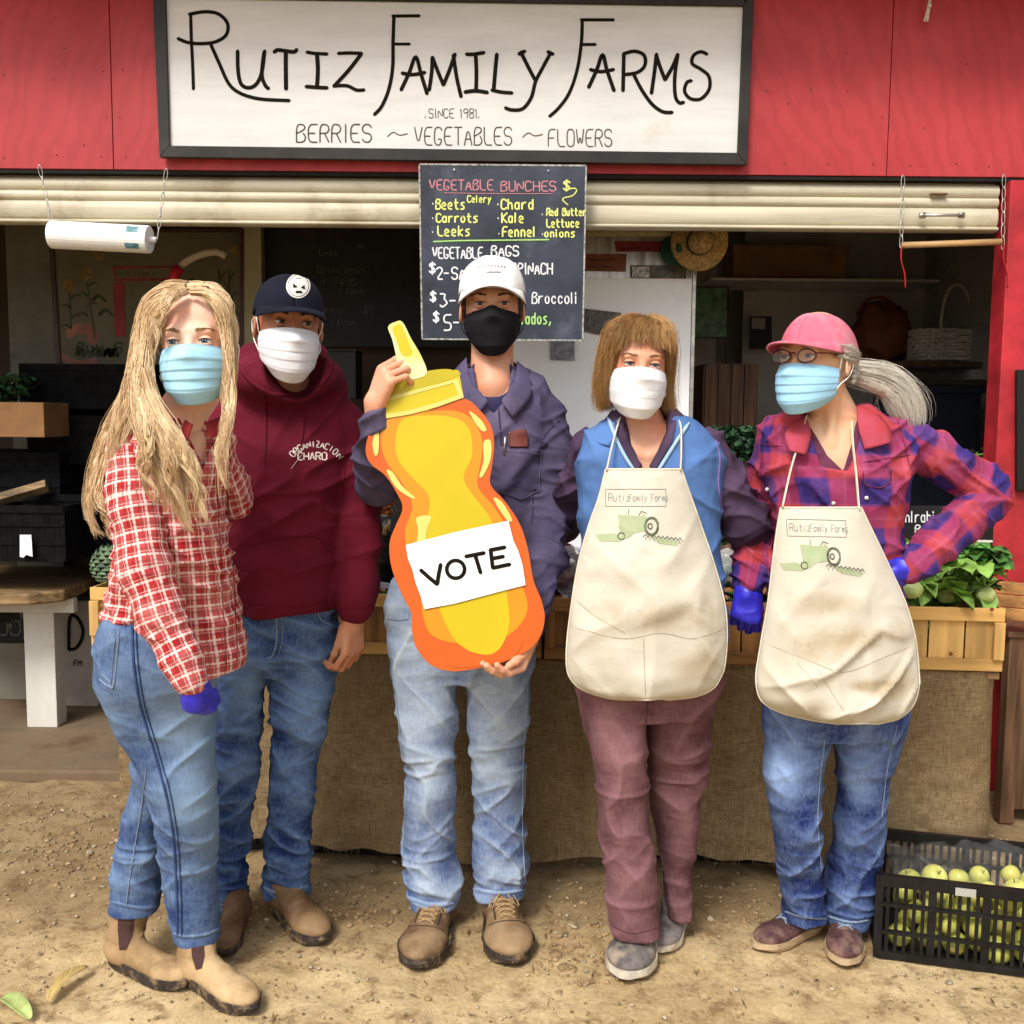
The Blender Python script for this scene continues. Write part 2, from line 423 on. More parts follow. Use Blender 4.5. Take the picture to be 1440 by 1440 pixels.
# ---------------------------------------------------------------- stroke lettering
GL = {'A':'00 26 40|12 32','B':'00 06 36 45 34 03|33 42 41 30 00','C':'45 36 16 05 01 10 30 41','D':'00 06 26 44 42 20 00','E':'40 00 06 46|03 33','F':'00 06 46|03 33','G':'45 36 16 05 01 10 30 42 22','H':'00 06|40 46|03 43','I':'20 26','J':'01 10 20 31 36','K':'00 06|46 03 40','L':'06 00 40','M':'00 06 22 46 40','N':'00 06 40 46','O':'16 05 01 10 30 41 45 36 16','P':'00 06 36 45 44 33 03','Q':'16 05 01 10 30 41 45 36 16|22 40','R':'00 06 36 45 44 33 03|23 40','S':'45 36 16 05 04 13 33 42 41 30 10 01','T':'06 46|26 20','U':'06 01 10 30 41 46','V':'06 20 46','W':'06 10 24 30 46','X':'00 46|06 40','Y':'06 23 46|23 20','Z':'06 46 00 40',
'a':'33 24 14 03 01 10 20 31|34 30','b':'06 00|01 10 20 31 33 24 14 03','c':'33 24 14 03 01 10 20 31','d':'33 24 14 03 01 10 20 31|36 30','e':'02 32 33 24 14 03 01 10 30','f':'35 26 15 10|03 33','g':'33 24 14 03 01 10 20 31|34 3a 2b 0b','h':'06 00|03 14 24 33 30','i':'14 10|16 15','k':'06 00|34 02 30','l':'16 10','m':'00 04|03 14 20|23 34 40','n':'00 04|03 14 24 33 30','o':'14 03 01 10 20 31 33 24 14','p':'04 0b|03 14 24 33 31 20 10 01','r':'00 04|02 14 34','s':'34 14 03 22 31 20 00','t':'16 11 20 30|04 34','u':'04 01 10 20 31|34 30','v':'04 20 34','w':'04 10 22 30 44','y':'04 11|34 0b','z':'04 34 00 30',
'0':'16 05 01 10 30 41 45 36 16','1':'15 26 20','2':'05 16 36 45 44 00 40','3':'06 36 24 33 42 31 10 01','4':'36 02 42|36 30','5':'46 06 03 33 42 41 30 00','8':'16 05 04 33 42 41 30 10 01 02 13 44 45 36 16','9':'44 13 04 05 16 36 45 44 30','$':'45 36 16 05 14 33 41 30 10 01|27 2a','-':'03 33','.':'10 11','~':'02 13 23 32 43','&':'40 15 26 35 01 10 42',',':'21 1a',"'":'26 24',' ':''}
def gy(c): return {'a': -1, 'b': -2}.get(c, None) if c in 'ab' else int(c)
def strokes(text, x, y, h, wd=None, sp=1.35, jit=0, slant=0):
    """text to polylines in pixels; (x, y) the baseline start, h cap height"""
    wd = wd or h * .62; out = []; u = wd / 4
    for ch in text:
        g = GL.get(ch, '')
        nar = ch in "Iil1.',"
        for pl in g.split('|'):
            if not pl: continue
            q = [(int(p[0]), gy(p[1])) for p in pl.split()]
            jj = lambda: (rnd.random() - .5) * jit
            q = [(x + (a - (1 if nar else 0)) * u + b * slant + jj(), y - b * h / 6 + jj()) for a, b in q]
            out.append(q)
        x += wd * sp * (.62 if nar else 1) if ch != ' ' else wd * 1.1
    return out, x
def ribbon(mb, pts, w, fn, t, smooth=True, taper=0, th=.0006):
    """flat painted stroke: pts 2D pixels, w width in pixels, fn(x, y, t) gives the place, t height off the surface"""
    if smooth and len(pts) > 2:
        q = []
        for i, p in enumerate(pts):          # keep sharp corners by light rounding only
            q.append(p)
        pts = catmull(q, 5) if smooth == 2 else chaikin(q)
    pts = [np.array(p, float) for p in pts]; m = len(pts); b = len(mb.v); L = []; Rr = []
    for i, p in enumerate(pts):
        t_ = unit(pts[min(i + 1, m - 1)] - pts[max(i - 1, 0)]); s = np.array([-t_[1], t_[0]]); ww = w * (1 - taper * i / m) / 2
        L.append(p + s * ww); Rr.append(p - s * ww)
    t0 = unit(pts[0] - pts[1]); t1 = unit(pts[-1] - pts[-2])
    e0 = pts[0] + t0 * w / 2 * .9; e1 = pts[-1] + t1 * w / 2 * (1 - taper) * .9
    for a, c in zip(L, Rr): mb.v.append(tuple(fn(a[0], a[1], t))); mb.v.append(tuple(fn(c[0], c[1], t)))
    mb.v.append(tuple(fn(e0[0], e0[1], t))); mb.v.append(tuple(fn(e1[0], e1[1], t)))
    for i in range(m - 1): mb.f.append((b + 2 * i, b + 2 * i + 1, b + 2 * i + 3, b + 2 * i + 2))
    mb.f.append((b, b + 2 * m, b + 1)); mb.f.append((b + 2 * m - 2, b + 2 * m - 1, b + 2 * m + 1))
    return mb
def chaikin(q, it=2):
    q = [np.array(p, float) for p in q]
    for _ in range(it):
        o = [q[0]]
        for a, b in zip(q[:-1], q[1:]): o += [a * .75 + b * .25, a * .25 + b * .75]
        o.append(q[-1]); q = o
    return q
# ---------------------------------------------------------------- material library
m_red = None
def red_paint():
    m, nt, b = newmat('red_painted_plywood'); co = coords(nt, (1, 1, .45))
    w = nt.nodes.new('ShaderNodeTexWave'); w.wave_type = 'RINGS'; w.rings_direction = 'Y'; w.inputs['Scale'].default_value = 5.5; w.inputs['Distortion'].default_value = 14; w.inputs['Detail'].default_value = 4; w.inputs['Detail Scale'].default_value = .7; w.inputs['Detail Roughness'].default_value = .65
    nt.links.new(co.so, w.inputs['Vector']); g = X(nt, w.outputs[1])
    n1 = noise(nt, coords(nt, (1, 1, 1)), 2.2, 6); n2 = noise(nt, coords(nt, (5, 5, 2.2)), 3, 7, .7)
    c = ramp(nt, n1, [(.3, (.33, .014, .018)), (.7, (.46, .038, .040))]); c = mixc(nt, ramp(nt, g, [(.35, 0), (.9, .26)]), c, (.24, .010, .012))
    c = mixc(nt, ramp(nt, n2, [(.60, 0), (.75, .12)]), c, (.55, .12, .12))
    c = mixc(nt, ramp(nt, noise(nt, coords(nt), 70, 2), [(.72, 0), (.78, .55)]), c, (.12, .01, .01))
    oz = sep(nt, coords(nt))[2]
    nt.links.new(c.so, b.inputs['Base Color']); b.inputs['Roughness'].default_value = .6; setbump(nt, b, g * .5 + n2, .25, .002); return m
m_red = red_paint()
m_redtrim = M('red_painted_trim', (.42, .022, .03), .5, .2, 8)
m_blackpaint = M('black_painted_wood', (.02, .017, .014), .55, .3, 9, .4, 60)
m_signwhite = M('white_painted_board', (.63, .625, .60), .6, .05, 3, .15, 40, stretch=(1, 1, 6), dirt=(.42, .33, .2), dscale=2.2, dth=(.66, .95))
m_ink = M('black_lettering_paint', (.012, .010, .006), .8, .1, 30, 0, spec=.05)
m_thin = M('thin_grey_lettering_paint', (.10, .085, .06), .8, .1, 30, 0, spec=.05)
m_cream = M('cream_painted_metal', (.54, .49, .36), .5, .12, 2.5, .5, 5, .006, stretch=(.6, 1, 6), dirt=(.24, .18, .09), dscale=4.5, dth=(.5, .8))
m_dark = M('dark_gap', (.008, .006, .005), .9)
m_chalk = M('slate_chalkboard', (.033, .04, .06), .55, .35, 4, .1, 60, dirt=(.10, .115, .15), dscale=7, dth=(.55, .85))
m_chalkblk = M('black_chalkboard', (.008, .008, .008), .6, .3, 5, .1, 60)
m_chwhite = M('white_chalk', (.80, .82, .84), .9, .25, 300, 0); m_chyel = M('yellow_chalk', (.78, .82, .22), .9, .2, 300, 0)
m_chpink = M('pink_chalk', (.62, .25, .28), .9, .3, 300, 0); m_chdim = M('faint_chalk', (.10, .10, .09), .9, .5, 90, 0); m_chgreen = M('green_chalk', (.4, .68, .2), .9, .2, 300, 0)
m_pine = wood('pale_pine', (.62, .36, .11), 0, .18, .55); m_pinev = wood('pale_pine_upright', (.66, .40, .13), 2, .18, .55); m_pined = wood('aged_pine', (.36, .17, .05), 2, .3)
m_pinedx = wood('aged_pine_rail', (.38, .18, .055), 0, .3)
m_knot = M('pine_knot', (.22, .06, .015), .5)
m_dwood = wood('dark_crate_wood', (.15, .075, .036), 2, .35); m_bench = wood('worn_bench_wood', (.27, .17, .075), 0, .4, dirt=(.06, .035, .015), sc=12)
m_whitewood = M('white_painted_timber', (.62, .60, .54), .6, .08, 6, .3, 30, stretch=(1, 1, .3), dirt=(.26, .22, .14), dscale=7, dth=(.62, .8))
m_metal = M('galvanised_metal', (.55, .53, .48), .35, .2, 20, .1, metal=.9); m_towel = M('white_towel_paper', (.86, .86, .84), .85, .04, 30)
m_plastic2 = M('shaded_black_plastic', (.006, .006, .0065), .8, .3, 20, .15, 90, spec=.08)  # darker, duller copy of the black plastic; interior shade put into its colour
m_plastic = M('black_plastic', (.008, .008, .009), .38, .3, 20, .15, 90); m_cardboard = M('brown_cardboard', (.26, .13, .05), .8, .15, 6)
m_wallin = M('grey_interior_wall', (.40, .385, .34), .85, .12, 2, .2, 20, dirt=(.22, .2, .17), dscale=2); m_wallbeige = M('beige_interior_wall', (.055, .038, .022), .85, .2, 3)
m_fridge = M('white_enamel_door', (.90, .91, .92), .3, .03, 3, .05, 10, dirt=(.55, .6, .66), dscale=3, dth=(.55, .9))
m_paper = M('white_paper', (.85, .85, .84), .8, .03, 10); m_lilac = M('pale_lilac_paper', (.55, .56, .78), .8, .05, 10); m_photo = M('dark_photograph', (.08, .07, .055), .35, .8, 40, 0, c2=(.015, .014, .012))
m_redsign = M('red_card', (.22, .015, .02), .6); m_brownsign = M('brown_card', (.2, .06, .02), .6); m_straw = M('straw', (.42, .26, .09), .8, .3, 90, .6, 120); m_green_d = M('dark_green_felt', (.02, .08, .04), .8)
m_wicker = M('white_wicker', (.74, .68, .56), .7, .2, 60); m_teal = M('teal_plastic', (.12, .42, .38), .3); m_fol_print = M('printed_foliage', (.05, .14, .05), .4, 1, 22, 0, c2=(.004, .02, .008))
m_redcloth = M('red_ribbon', (.5, .01, .02), .6); m_olive = M('olive_paint_ground', (.125, .11, .065), .7, .2, 4, dirt=(.11, .09, .05), dscale=4); m_brownframe = M('brown_frame', (.05, .025, .015), .5)
m_sunfl = M('faded_flower_paint', (.19, .12, .035), .7, .3, 30, 0); m_stem = M('dark_green_paint', (.028, .04, .014), .7, .3, 30, 0); m_pinkp = M('faded_pink_paint', (.28, .11, .08), .7, .2, 10, 0)
m_navyb = M('navy_bin', (.005, .008, .02), .7); m_rope = M('pale_rope', (.62, .52, .4), .9, .2, 200, .8, 300)
m_leafg = M('leaf_green', (.09, .25, .05), .5, .5, 14, .3, 40, perobj=.25, sss=0); m_leafl = M('light_leaf_green', (.27, .47, .09), .5, .4, 14, .3, 40, perobj=.2); m_leafd = M('dark_leaf_green', (.02, .065, .024), .55, .5, 14, .3, 40)
m_kohl = M('pale_green_skin', (.46, .56, .20), .4, .18, 25, .1, 60); m_apple = M('yellow_green_apple', (.56, .56, .11), .3, .15, 8, 0, dirt=(.62, .28, .16), dscale=9, dth=(.55, .85), perobj=.15)
m_bagred = M('dark_red_produce', (.13, .012, .014), .3, .5, 40, .3, 60); m_artich = M('artichoke_green', (.10, .16, .075), .6, .4, 30)
def burlap():
    m, nt, b = newmat('burlap_weave'); co = coords(nt)
    a = noise(nt, coords(nt, (30, 30, 330)), 1, 2); c = noise(nt, coords(nt, (330, 330, 30)), 1, 2); w = a + c
    big = noise(nt, co, 2.6, 5); col = ramp(nt, big, [(.3, (.22, .152, .078)), (.7, (.36, .262, .142))])
    col = mixc(nt, ramp(nt, w * .5, [(.35, .85), (.65, 0)]), col, (.10, .06, .025))
    st = noise(nt, coords(nt, (6, 6, .5)), 3, 4); col = mixc(nt, ramp(nt, st, [(.5, 0), (.8, .35)]), col, (.12, .075, .035))
    nt.links.new(col.so, b.inputs['Base Color']); b.inputs['Roughness'].default_value = .95; b.inputs['Specular IOR Level'].default_value = .1; setbump(nt, b, w, .6, .0015); return m
m_burlap = burlap()
def dirtmat():
    m, nt, b = newmat('packed_dirt'); co = coords(nt)
    n1 = noise(nt, co, 1.6, 8, .62); n2 = noise(nt, coords(nt, (1, 1, 1)), 11, 6, .7); n3 = noise(nt, co, 75, 4, .7)
    c = ramp(nt, n1, [(.3, (.31, .21, .10)), (.5, (.43, .31, .155)), (.7, (.60, .46, .26))])
    c = mixc(nt, ramp(nt, n2, [(.36, .75), (.5, 0)]), c, (.17, .10, .045)); c = mixc(nt, ramp(nt, n3, [(.5, 0), (.75, .5)]), c, (.62, .51, .31)); c = mixc(nt, ramp(nt, n3, [(.28, .7), (.42, 0)]), c, (.15, .09, .04))
    c = mixc(nt, ramp(nt, noise(nt, co, 5.5, 7, .75, 1.5), [(.60, 0), (.68, .7)]), c, (.115, .062, .024))
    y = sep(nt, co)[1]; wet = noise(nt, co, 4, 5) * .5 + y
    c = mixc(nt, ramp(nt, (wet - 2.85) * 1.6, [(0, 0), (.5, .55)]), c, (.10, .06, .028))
    nt.links.new(c.so, b.inputs['Base Color']); b.inputs['Roughness'].default_value = .95; b.inputs['Specular IOR Level'].default_value = .15
    setbump(nt, b, n2 * 1.5 + n3 * .5, .8, .008); return m
m_dirt = dirtmat(); m_conc = M('dirty_concrete', (.19, .135, .08), .9, .25, 3, .4, 50, dirt=(.09, .05, .025), dscale=3, dth=(.45, .7))
m_pebble = M('pebble', (.42, .34, .22), .8, .35, 30, .3, 60); m_clod = M('dirt_clod', (.30, .20, .10), .95, .3, 30, .6, 60); m_husk = M('dry_husk', (.50, .36, .13), .7, .25, 20, .6, 60, stretch=(8, 1, 1)); m_litter = M('dry_leaf_litter', (.22, .13, .05), .8, .4, 30)
# ---------------------------------------------------------------- ground
def ground_z(x, y):
    P = np.stack([x, y, 0 * x], 1)
    return (vnoise(P * 3.1 + 3) - .5) * .016 + (vnoise(P * 9 + 7) - .5) * .012 + (vnoise(P * 27 + 2) - .5) * .007 + (ridge(P, (14, 14, 1), 5, 1) - .35) * .006
def gnd():
    xs = np.concatenate([np.linspace(-60, -2.2, 14), np.linspace(-2.15, 2.2, 230), np.linspace(2.3, 60, 14)])
    ys = np.concatenate([np.linspace(-40, 1.9, 20), np.linspace(1.92, 4.0, 150), np.linspace(4.1, 60, 14)])
    Xg, Yg = np.meshgrid(xs, ys); x = Xg.ravel(); y = Yg.ravel(); near = (np.abs(x) < 2.3) & (y > 1.8) & (y < 4.1)
    z = np.where(near, ground_z(x, y), 0) - .004; nx = len(xs); ny = len(ys)
    i = np.arange(nx - 1)[None] + nx * np.arange(ny - 1)[:, None]; i = i.ravel(); F = np.stack([i, i + 1, i + nx + 1, i + nx], 1)
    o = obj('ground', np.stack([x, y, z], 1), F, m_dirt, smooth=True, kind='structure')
gnd()
def clump(mb, c, r, sq=.6, n=7):
    rr = [r * rnd.uniform(.75, 1.25) for _ in range(3)]; prof = [(0.01 * r, -r * sq), (r * .8, -r * sq * .5), (r, 0), (r * .75, r * sq * .6), (.01 * r, r * sq)]
    a = rnd.random() * 6; Mx = rotz(a) @ np.diag([rr[0] / r, rr[1] / r, 1]) @ rotx(rnd.uniform(-.4, .4)); mb.lathe(c, prof, n, Mx)
mb1, mb2, mb3 = MB(), MB(), MB()
for k in range(3300):
    x = rnd.uniform(-1.9, 1.9); y = 2.0 + rnd.random() ** .8 * 1.8
    z = float(ground_z(np.array([x]), np.array([y]))[0]); t = rnd.random()
    if t < .30: clump(mb1, (x, y, z), rnd.uniform(.0015, .006) * (1 if rnd.random() < .93 else 1.7))
    elif t < .84: clump(mb2, (x, y, z - .001), rnd.uniform(.001, .005) * (1 if rnd.random() < .95 else 2.2), .45)
    else:
        a = rnd.random() * 6; l = rnd.uniform(.005, .026); w = rnd.uniform(.001, .004); d = np.array([math.cos(a), math.sin(a), rnd.uniform(-.1, .2)]); s = np.array([-math.sin(a), math.cos(a), 0]); p = np.array([x, y, z + .003])
        mb3.add([p - d * l, p + s * w, p + d * l, p - s * w], [(0, 1, 2, 3)])
# damp clods gathered along the burlap and in a few patches
for k in range(520):
    px, py = rnd.choice([(rnd.uniform(430, 560), rnd.uniform(1235, 1300)), (rnd.uniform(780, 860), rnd.uniform(1240, 1350)), (rnd.uniform(960, 1100), rnd.uniform(1240, 1300)), (rnd.uniform(40, 200), rnd.gauss(1175, 22)), (rnd.gauss(90, 50), rnd.gauss(1205, 16)), (rnd.gauss(830, 45), rnd.gauss(1340, 22)), (rnd.gauss(430, 60), rnd.gauss(1290, 30))])
    g = G(px, py); z = float(ground_z(np.array([g[0]]), np.array([g[1]]))[0]); clump(mb2 if rnd.random() < .9 else mb1, (g[0], g[1], z - .002), rnd.uniform(.003, .010) * (1.7 if rnd.random() < .06 else 1), .5)
tag(mb1.build('pebbles', m_pebble, smooth=True, kind='stuff'), 'small pale pebbles scattered over the dirt', 'pebbles')
tag(mb2.build('dirt_clods', m_clod, smooth=True, kind='stuff'), 'brown clods of damp dirt on the ground', 'dirt clods')
tag(mb3.build('straw_litter', m_litter, kind='stuff'), 'bits of straw and dry leaf lying on the dirt', 'litter')
def blade(name, pts, w, mat, label, cat, curl=.3):
    """a dry leaf on the ground from pixels"""
    q = [G(a, b) for a, b in pts]; q = catmull(q, 5); m = len(q); mb = MB(); V = []
    for i, p in enumerate(q):
        t = unit(q[min(i + 1, m - 1)] - q[max(i - 1, 0)]); s = np.array([-t[1], t[0], 0]); f = math.sin(math.pi * min(1, (i + .4) / m)) ** .7; z = .008 + .01 * math.sin(3 * i / m)
        for u in (-1, -.5, 0, .5, 1): V.append(p + s * u * w / 2 * f + np.array([0, 0, z + curl * w * f * u * u]))
    F = [(i * 5 + j, i * 5 + j + 1, i * 5 + j + 6, i * 5 + j + 5) for i in range(m - 1) for j in range(4)]
    root = obj(name, V, F, mat, solid=.001, smooth=True); tag(root, label, cat)
blade('corn_husk', [(68, 1413), (90, 1388), (124, 1366)], .034, m_husk, 'dry tan corn husk lying on the dirt left of the pale boots', 'husk')
blade('green_leaf', [(2, 1408), (18, 1420), (42, 1440)], .045, M('fading_leaf', (.42, .5, .17), .6, .25, 12), 'pale green leaf on the dirt in the bottom left corner', 'leaf')
def root3(label_px, name, label, cat, w=.01):
    pass
# ---------------------------------------------------------------- the stand
YW = 3.9
def q4(px0, py0, px1, py1, Y): a = W(px0, py0, Y); b = W(px1, py1, Y); return a, b
def pbox(name, x0, x1, z0, z1, y0, y1, mat, parent=None, bevel=.002, **k):
    mb = MB(); mb.box(((x0 + x1) / 2, (y0 + y1) / 2, (z0 + z1) / 2), (abs(x1 - x0), abs(y1 - y0), abs(z1 - z0))); return mb.build(name, mat, parent, bevel=bevel, **k)
Xp = lambda px, py=300, Y=YW: float(W(px, py, Y)[0])
Zp = lambda py, px=720, Y=YW: float(W(px, py, Y)[2])
slab = pbox('shed_floor', -3.4, 2.6, -.02, .035, 3.92, 7.4, m_conc, bevel=.01, kind='structure')
shed = empty('farm_stand', (0, 5.4, 0), 'red plywood farm stand with raised cream roll-up shutter and dark interior', 'farm stand')
z_f = Zp(243); z_top = 3.08
seams = [-3.3, Xp(156, 100), Xp(700, 100), Xp(1253, 100), 2.5]
for a, b in zip(seams[:-1], seams[1:]):
    pbox('wall_panel', a + .0015, b - .0015, z_f, z_top, YW, YW + .018, m_red, shed, .0015)
pbox('shadow_gap_strip', -3.3, 2.5, z_f - .014, z_f - .002, YW + .004, YW + .05, m_dark, shed, 0)  # near-black strip paints in the shadowed gap between wall panels and shutter
# nail heads on the plywood
mb = MB()
for px, py in [(5, 105), (78, 25), (90, 68), (75, 112), (145, 100), (172, 98), (118, 204), (150, 165), (168, 166), (142, 220), (177, 221), (80, 218), (1190, 75), (1078, 128), (1140, 125), (1192, 128), (1240, 165), (1103, 230), (1165, 231), (1228, 231), (1280, 233), (1345, 230), (1391, 234), (6, 222), (1108, 146), (1300, 180), (1360, 90)]:
    p = W(px, py, YW - .001); mb.lathe(p, [(.0026, -.001), (.0026, .001)], 8, rotx(math.pi / 2))
mb.build('nail_head', M('rusty_nail', (.10, .012, .01), .6), shed, kind='stuff')
xr0, xr1 = Xp(1409, 500), Xp(1432, 500)
pbox('corner_post', Xp(1405, 500), 2.5, .0, z_f - .015, YW - .02, YW + .09, m_redtrim, shed, .004)
pbox('side_wall', 2.4, 2.5, 0, z_top, YW + .1, 7.3, m_wallin, shed); pbox('side_wall', -3.3, -3.2, 0, z_top, YW + .02, 7.3, m_wallin, shed)
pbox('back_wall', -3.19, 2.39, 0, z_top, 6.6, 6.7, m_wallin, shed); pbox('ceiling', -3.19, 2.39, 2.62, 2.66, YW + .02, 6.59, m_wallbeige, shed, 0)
pbox('roof', -3.6, 2.8, z_top, z_top + .06, YW - .35, 7.6, m_redtrim, shed, .01)
# rolled shutter: slats and bottom bar
zs = [Zp(252), Zp(270), Zp(284), Zp(311), Zp(318)]
xl, xrr = -3.15, Xp(1408, 300)
for i, (a, b) in enumerate(zip(zs[:-1], zs[1:])):
    mbs = MB(); n = 8; pf = []
    for k in range(n + 1):
        t = k / n; pf.append((YW + .035 - (.014 if i < 3 else .02) * math.sin(math.pi * t) ** .6, a + (b - a) * t - .0015 * (t > .5)))
    V = []; 
    for X_ in (xl, xrr): V += [(X_, y, z) for y, z in pf] + [(X_, YW + .06, pf[-1][1]), (X_, YW + .06, pf[0][1])]
    m_ = n + 3; F = [tuple(range(m_))[::-1], tuple(range(m_, 2 * m_))] + [(k, (k + 1) % m_, (k + 1) % m_ + m_, k + m_) for k in range(m_)]
    mbs.add(V, F).build('shutter_slat', m_cream, shed, smooth=False)
pbox('shutter_box', -3.15, xrr, zs[0] + .002, z_f + .3, YW + .055, YW + .12, m_cream, shed)
mb = MB(); p0, p1 = W(1297, 303, YW - .005), W(1352, 303, YW - .005)
for p in (p0, p1): mb.box(p, (.022, .012, .02))
mb.tube([p0, p0 + [.006, -.02, -.003], (p0 + p1) / 2 + [0, -.028, -.004], p1 + [-.006, -.02, -.003], p1], .006, 6); mb.build('shutter_handle', m_metal, shed, smooth=True)
mb = MB(); mb.box((W(1320, 273, YW + .012)), (.06, .02, .006)).build('shutter_latch', m_dwood, shed)
# inner partition walls and posts
pbox('white_post', Xp(341, 400, 4.9), Xp(368, 400, 4.9), .035, 2.6, 4.9, 4.98, M('cream_post', (.34, .31, .19), .7, .1, 8, dirt=(.1, .08, .04), dscale=14, dth=(.68, .74)), shed)
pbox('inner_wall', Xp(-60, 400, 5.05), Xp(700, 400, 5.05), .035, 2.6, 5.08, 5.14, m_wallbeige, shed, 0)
pbox('inner_wall', Xp(10, 400, 5.0), Xp(76, 400, 5.0), .035, 2.6, 5.0, 5.05, M('pale_wall_panel', (.15, .14, .11), .8, .1), shed)
pbox('door_jamb', Xp(503 + 0, 400, 5.6) + 1.78, Xp(555, 400, 5.6) + 1.79, .035, 2.6, 5.9, 5.95, m_wallin, shed)
pbox('header_beam', Xp(720, 330, 4.25), Xp(945, 330, 4.25), Zp(329, 800, 4.25), Zp(318, 800, 4.25), 4.25, 4.32, M('yellowed_beam', (.46, .38, .18), .7), shed)
# ---------------------------------------------------------------- main sign
YS = YW - .03
def on(Y): return lambda x, y, t: W(x, y, Y) + np.array([0, -t, 0])
sg = empty('farm_sign', W(640, 232, YS), 'large white sign in a black frame reading RUTIZ FAMILY FARMS', 'sign')
fn = on(YS)
MB().prism([(230, -4), (1046, 8), (1036, 216), (236, 205)], fn, -.01, 0).build('sign_board', m_signwhite, sg)
for pl in ([(216, -14), (234, -14), (240, 206), (226, 222)], [(226, 222), (240, 206), (1036, 216), (1049, 233)], [(1049, 233), (1036, 216), (1045, 0), (1060, -14)], [(216, -14), (1060, -14), (1045, 10), (234, -2)]):
    MB().prism(pl, fn, -.012, .014).build('frame_board', m_blackpaint, sg, bevel=.002)
def zA(pts): return [(210 + x * .2986, y * .2986) for x, y in pts]
def zB(pts): return [(630 + x * .2986, y * .2986) for x, y in pts]
LET = [(zA([(195, 70), (198, 180), (204, 300), (208, 420)]), 4.6), (zA([(188, 68), (260, 56), (325, 66), (368, 110), (362, 165), (310, 198), (240, 206), (180, 200), (135, 182)]), 5),
 (zA([(288, 206), (330, 300), (375, 395), (430, 440), (520, 466), (660, 474)]), 5), (zA([(416, 240), (418, 330), (432, 395), (468, 414), (505, 395), (530, 340), (543, 240)]), 5.4), (zA([(540, 250), (530, 350), (545, 400), (562, 418)]), 5.4),
 (zA([(588, 246), (605, 236), (640, 240), (680, 245), (695, 234)]), 5.6), (zA([(643, 245), (643, 330), (644, 420)]), 6), (zA([(742, 246), (780, 252), (838, 255)]), 5), (zA([(790, 255), (794, 330), (790, 408)]), 6), (zA([(738, 408), (790, 412), (838, 414)]), 5.4),
 (zA([(890, 252), (940, 250), (1000, 252)]), 5), (zA([(1000, 252), (940, 330), (870, 406)]), 5.5), (zA([(868, 406), (930, 404), (975, 424), (1012, 424)]), 5),
 (zA([(1152, 75), (1148, 200), (1146, 320), (1128, 420), (1095, 500), (1060, 540)]), 5), (zA([(1145, 76), (1272, 75)]), 4.6), (zA([(1150, 208), (1226, 208)]), 4.2),
 (zA([(1186, 424), (1225, 340), (1255, 268), (1280, 350), (1308, 442)]), 5.4), (zA([(1190, 345), (1240, 352), (1298, 342)]), 5.4),
 (zA([(1318, 425), (1330, 340), (1333, 270)]), 5.4), (zA([(1333, 270), (1360, 340), (1385, 400)]), 5.4), (zA([(1385, 400), (1410, 340), (1440, 255)]), 5.4), (zB([(25, 260), (42, 370), (62, 456)]), 5.4),
 (zB([(86, 256), (120, 256), (170, 248)]), 5.4), (zB([(130, 256), (134, 340), (132, 432)]), 5.6), (zB([(80, 434), (130, 428), (186, 436)]), 5.6), (zB([(230, 255), (222, 340), (215, 425)]), 5.6), (zB([(206, 424), (250, 434), (302, 438)]), 5.2),
 (zB([(334, 256), (345, 248), (362, 242)]), 5.4), (zB([(346, 252), (380, 320), (412, 380)]), 5.4), (zB([(470, 244), (495, 256)]), 5.4), (zB([(482, 252), (440, 330), (412, 385), (392, 460), (352, 512), (300, 518), (270, 508)]), 5.2),
 (zB([(632, 95), (628, 200), (608, 330), (570, 440), (520, 510), (478, 548)]), 4.8), (zB([(626, 94), (780, 94)]), 4.6), (zB([(628, 210), (695, 210)]), 4.4),
 (zB([(662, 412), (700, 330), (728, 258), (748, 330), (782, 428)]), 5.4), (zB([(670, 328), (720, 338), (780, 328)]), 5.2),
 (zB([(828, 255), (826, 340), (824, 428)]), 5.4), (zB([(826, 254), (880, 242), (924, 262), (926, 310), (890, 342), (828, 352)]), 5.2), (zB([(872, 346), (910, 420), (960, 490), (1010, 526), (1056, 530)]), 5.2),
 (zB([(958, 440), (972, 340), (982, 255)]), 5.4), (zB([(980, 258), (1000, 320), (1022, 376)]), 5.4), (zB([(1022, 376), (1060, 310), (1082, 256)]), 5.4), (zB([(1082, 256), (1068, 360), (1070, 450), (1088, 484), (1110, 482)]), 5.2),
 (zB([(1220, 256), (1190, 244), (1156, 262), (1150, 300), (1190, 326), (1228, 360), (1230, 420), (1190, 466), (1140, 464), (1114, 430), (1124, 390), (1146, 380)]), 5)]
mb = MB()
for i, (pl, w) in enumerate(LET): ribbon(mb, pl, w, fn, .0012 + .00005 * (i % 7), 2)
mb.build('painted_name', m_ink, sg, kind='stuff')
mb = MB()
for tx, x, y, h, wd, w in (('.SINCE 1981.', 598, 166, 13, 6.2, 1.1), ('BERRIES', 417, 200, 25, 12.5, 1.9), ('VEGETABLES', 583, 204, 25, 10.6, 1.7), ('FLOWERS', 771, 206, 24, 10, 1.6)):
    st, _ = strokes(tx, x, y, h, wd, 1.32 if h > 20 else 1.3)
    for i, s in enumerate(st): ribbon(mb, s, w, fn, .0012 + .00006 * (i % 5), 1)
for x0, y0 in ((545, 190), (735, 191)): ribbon(mb, [(x0, y0 + 2), (x0 + 8, y0 - 4), (x0 + 17, y0), (x0 + 28, y0 - 2)], 1.4, fn, .0014, 2)
mb.build('painted_tagline', m_thin, sg, kind='stuff')
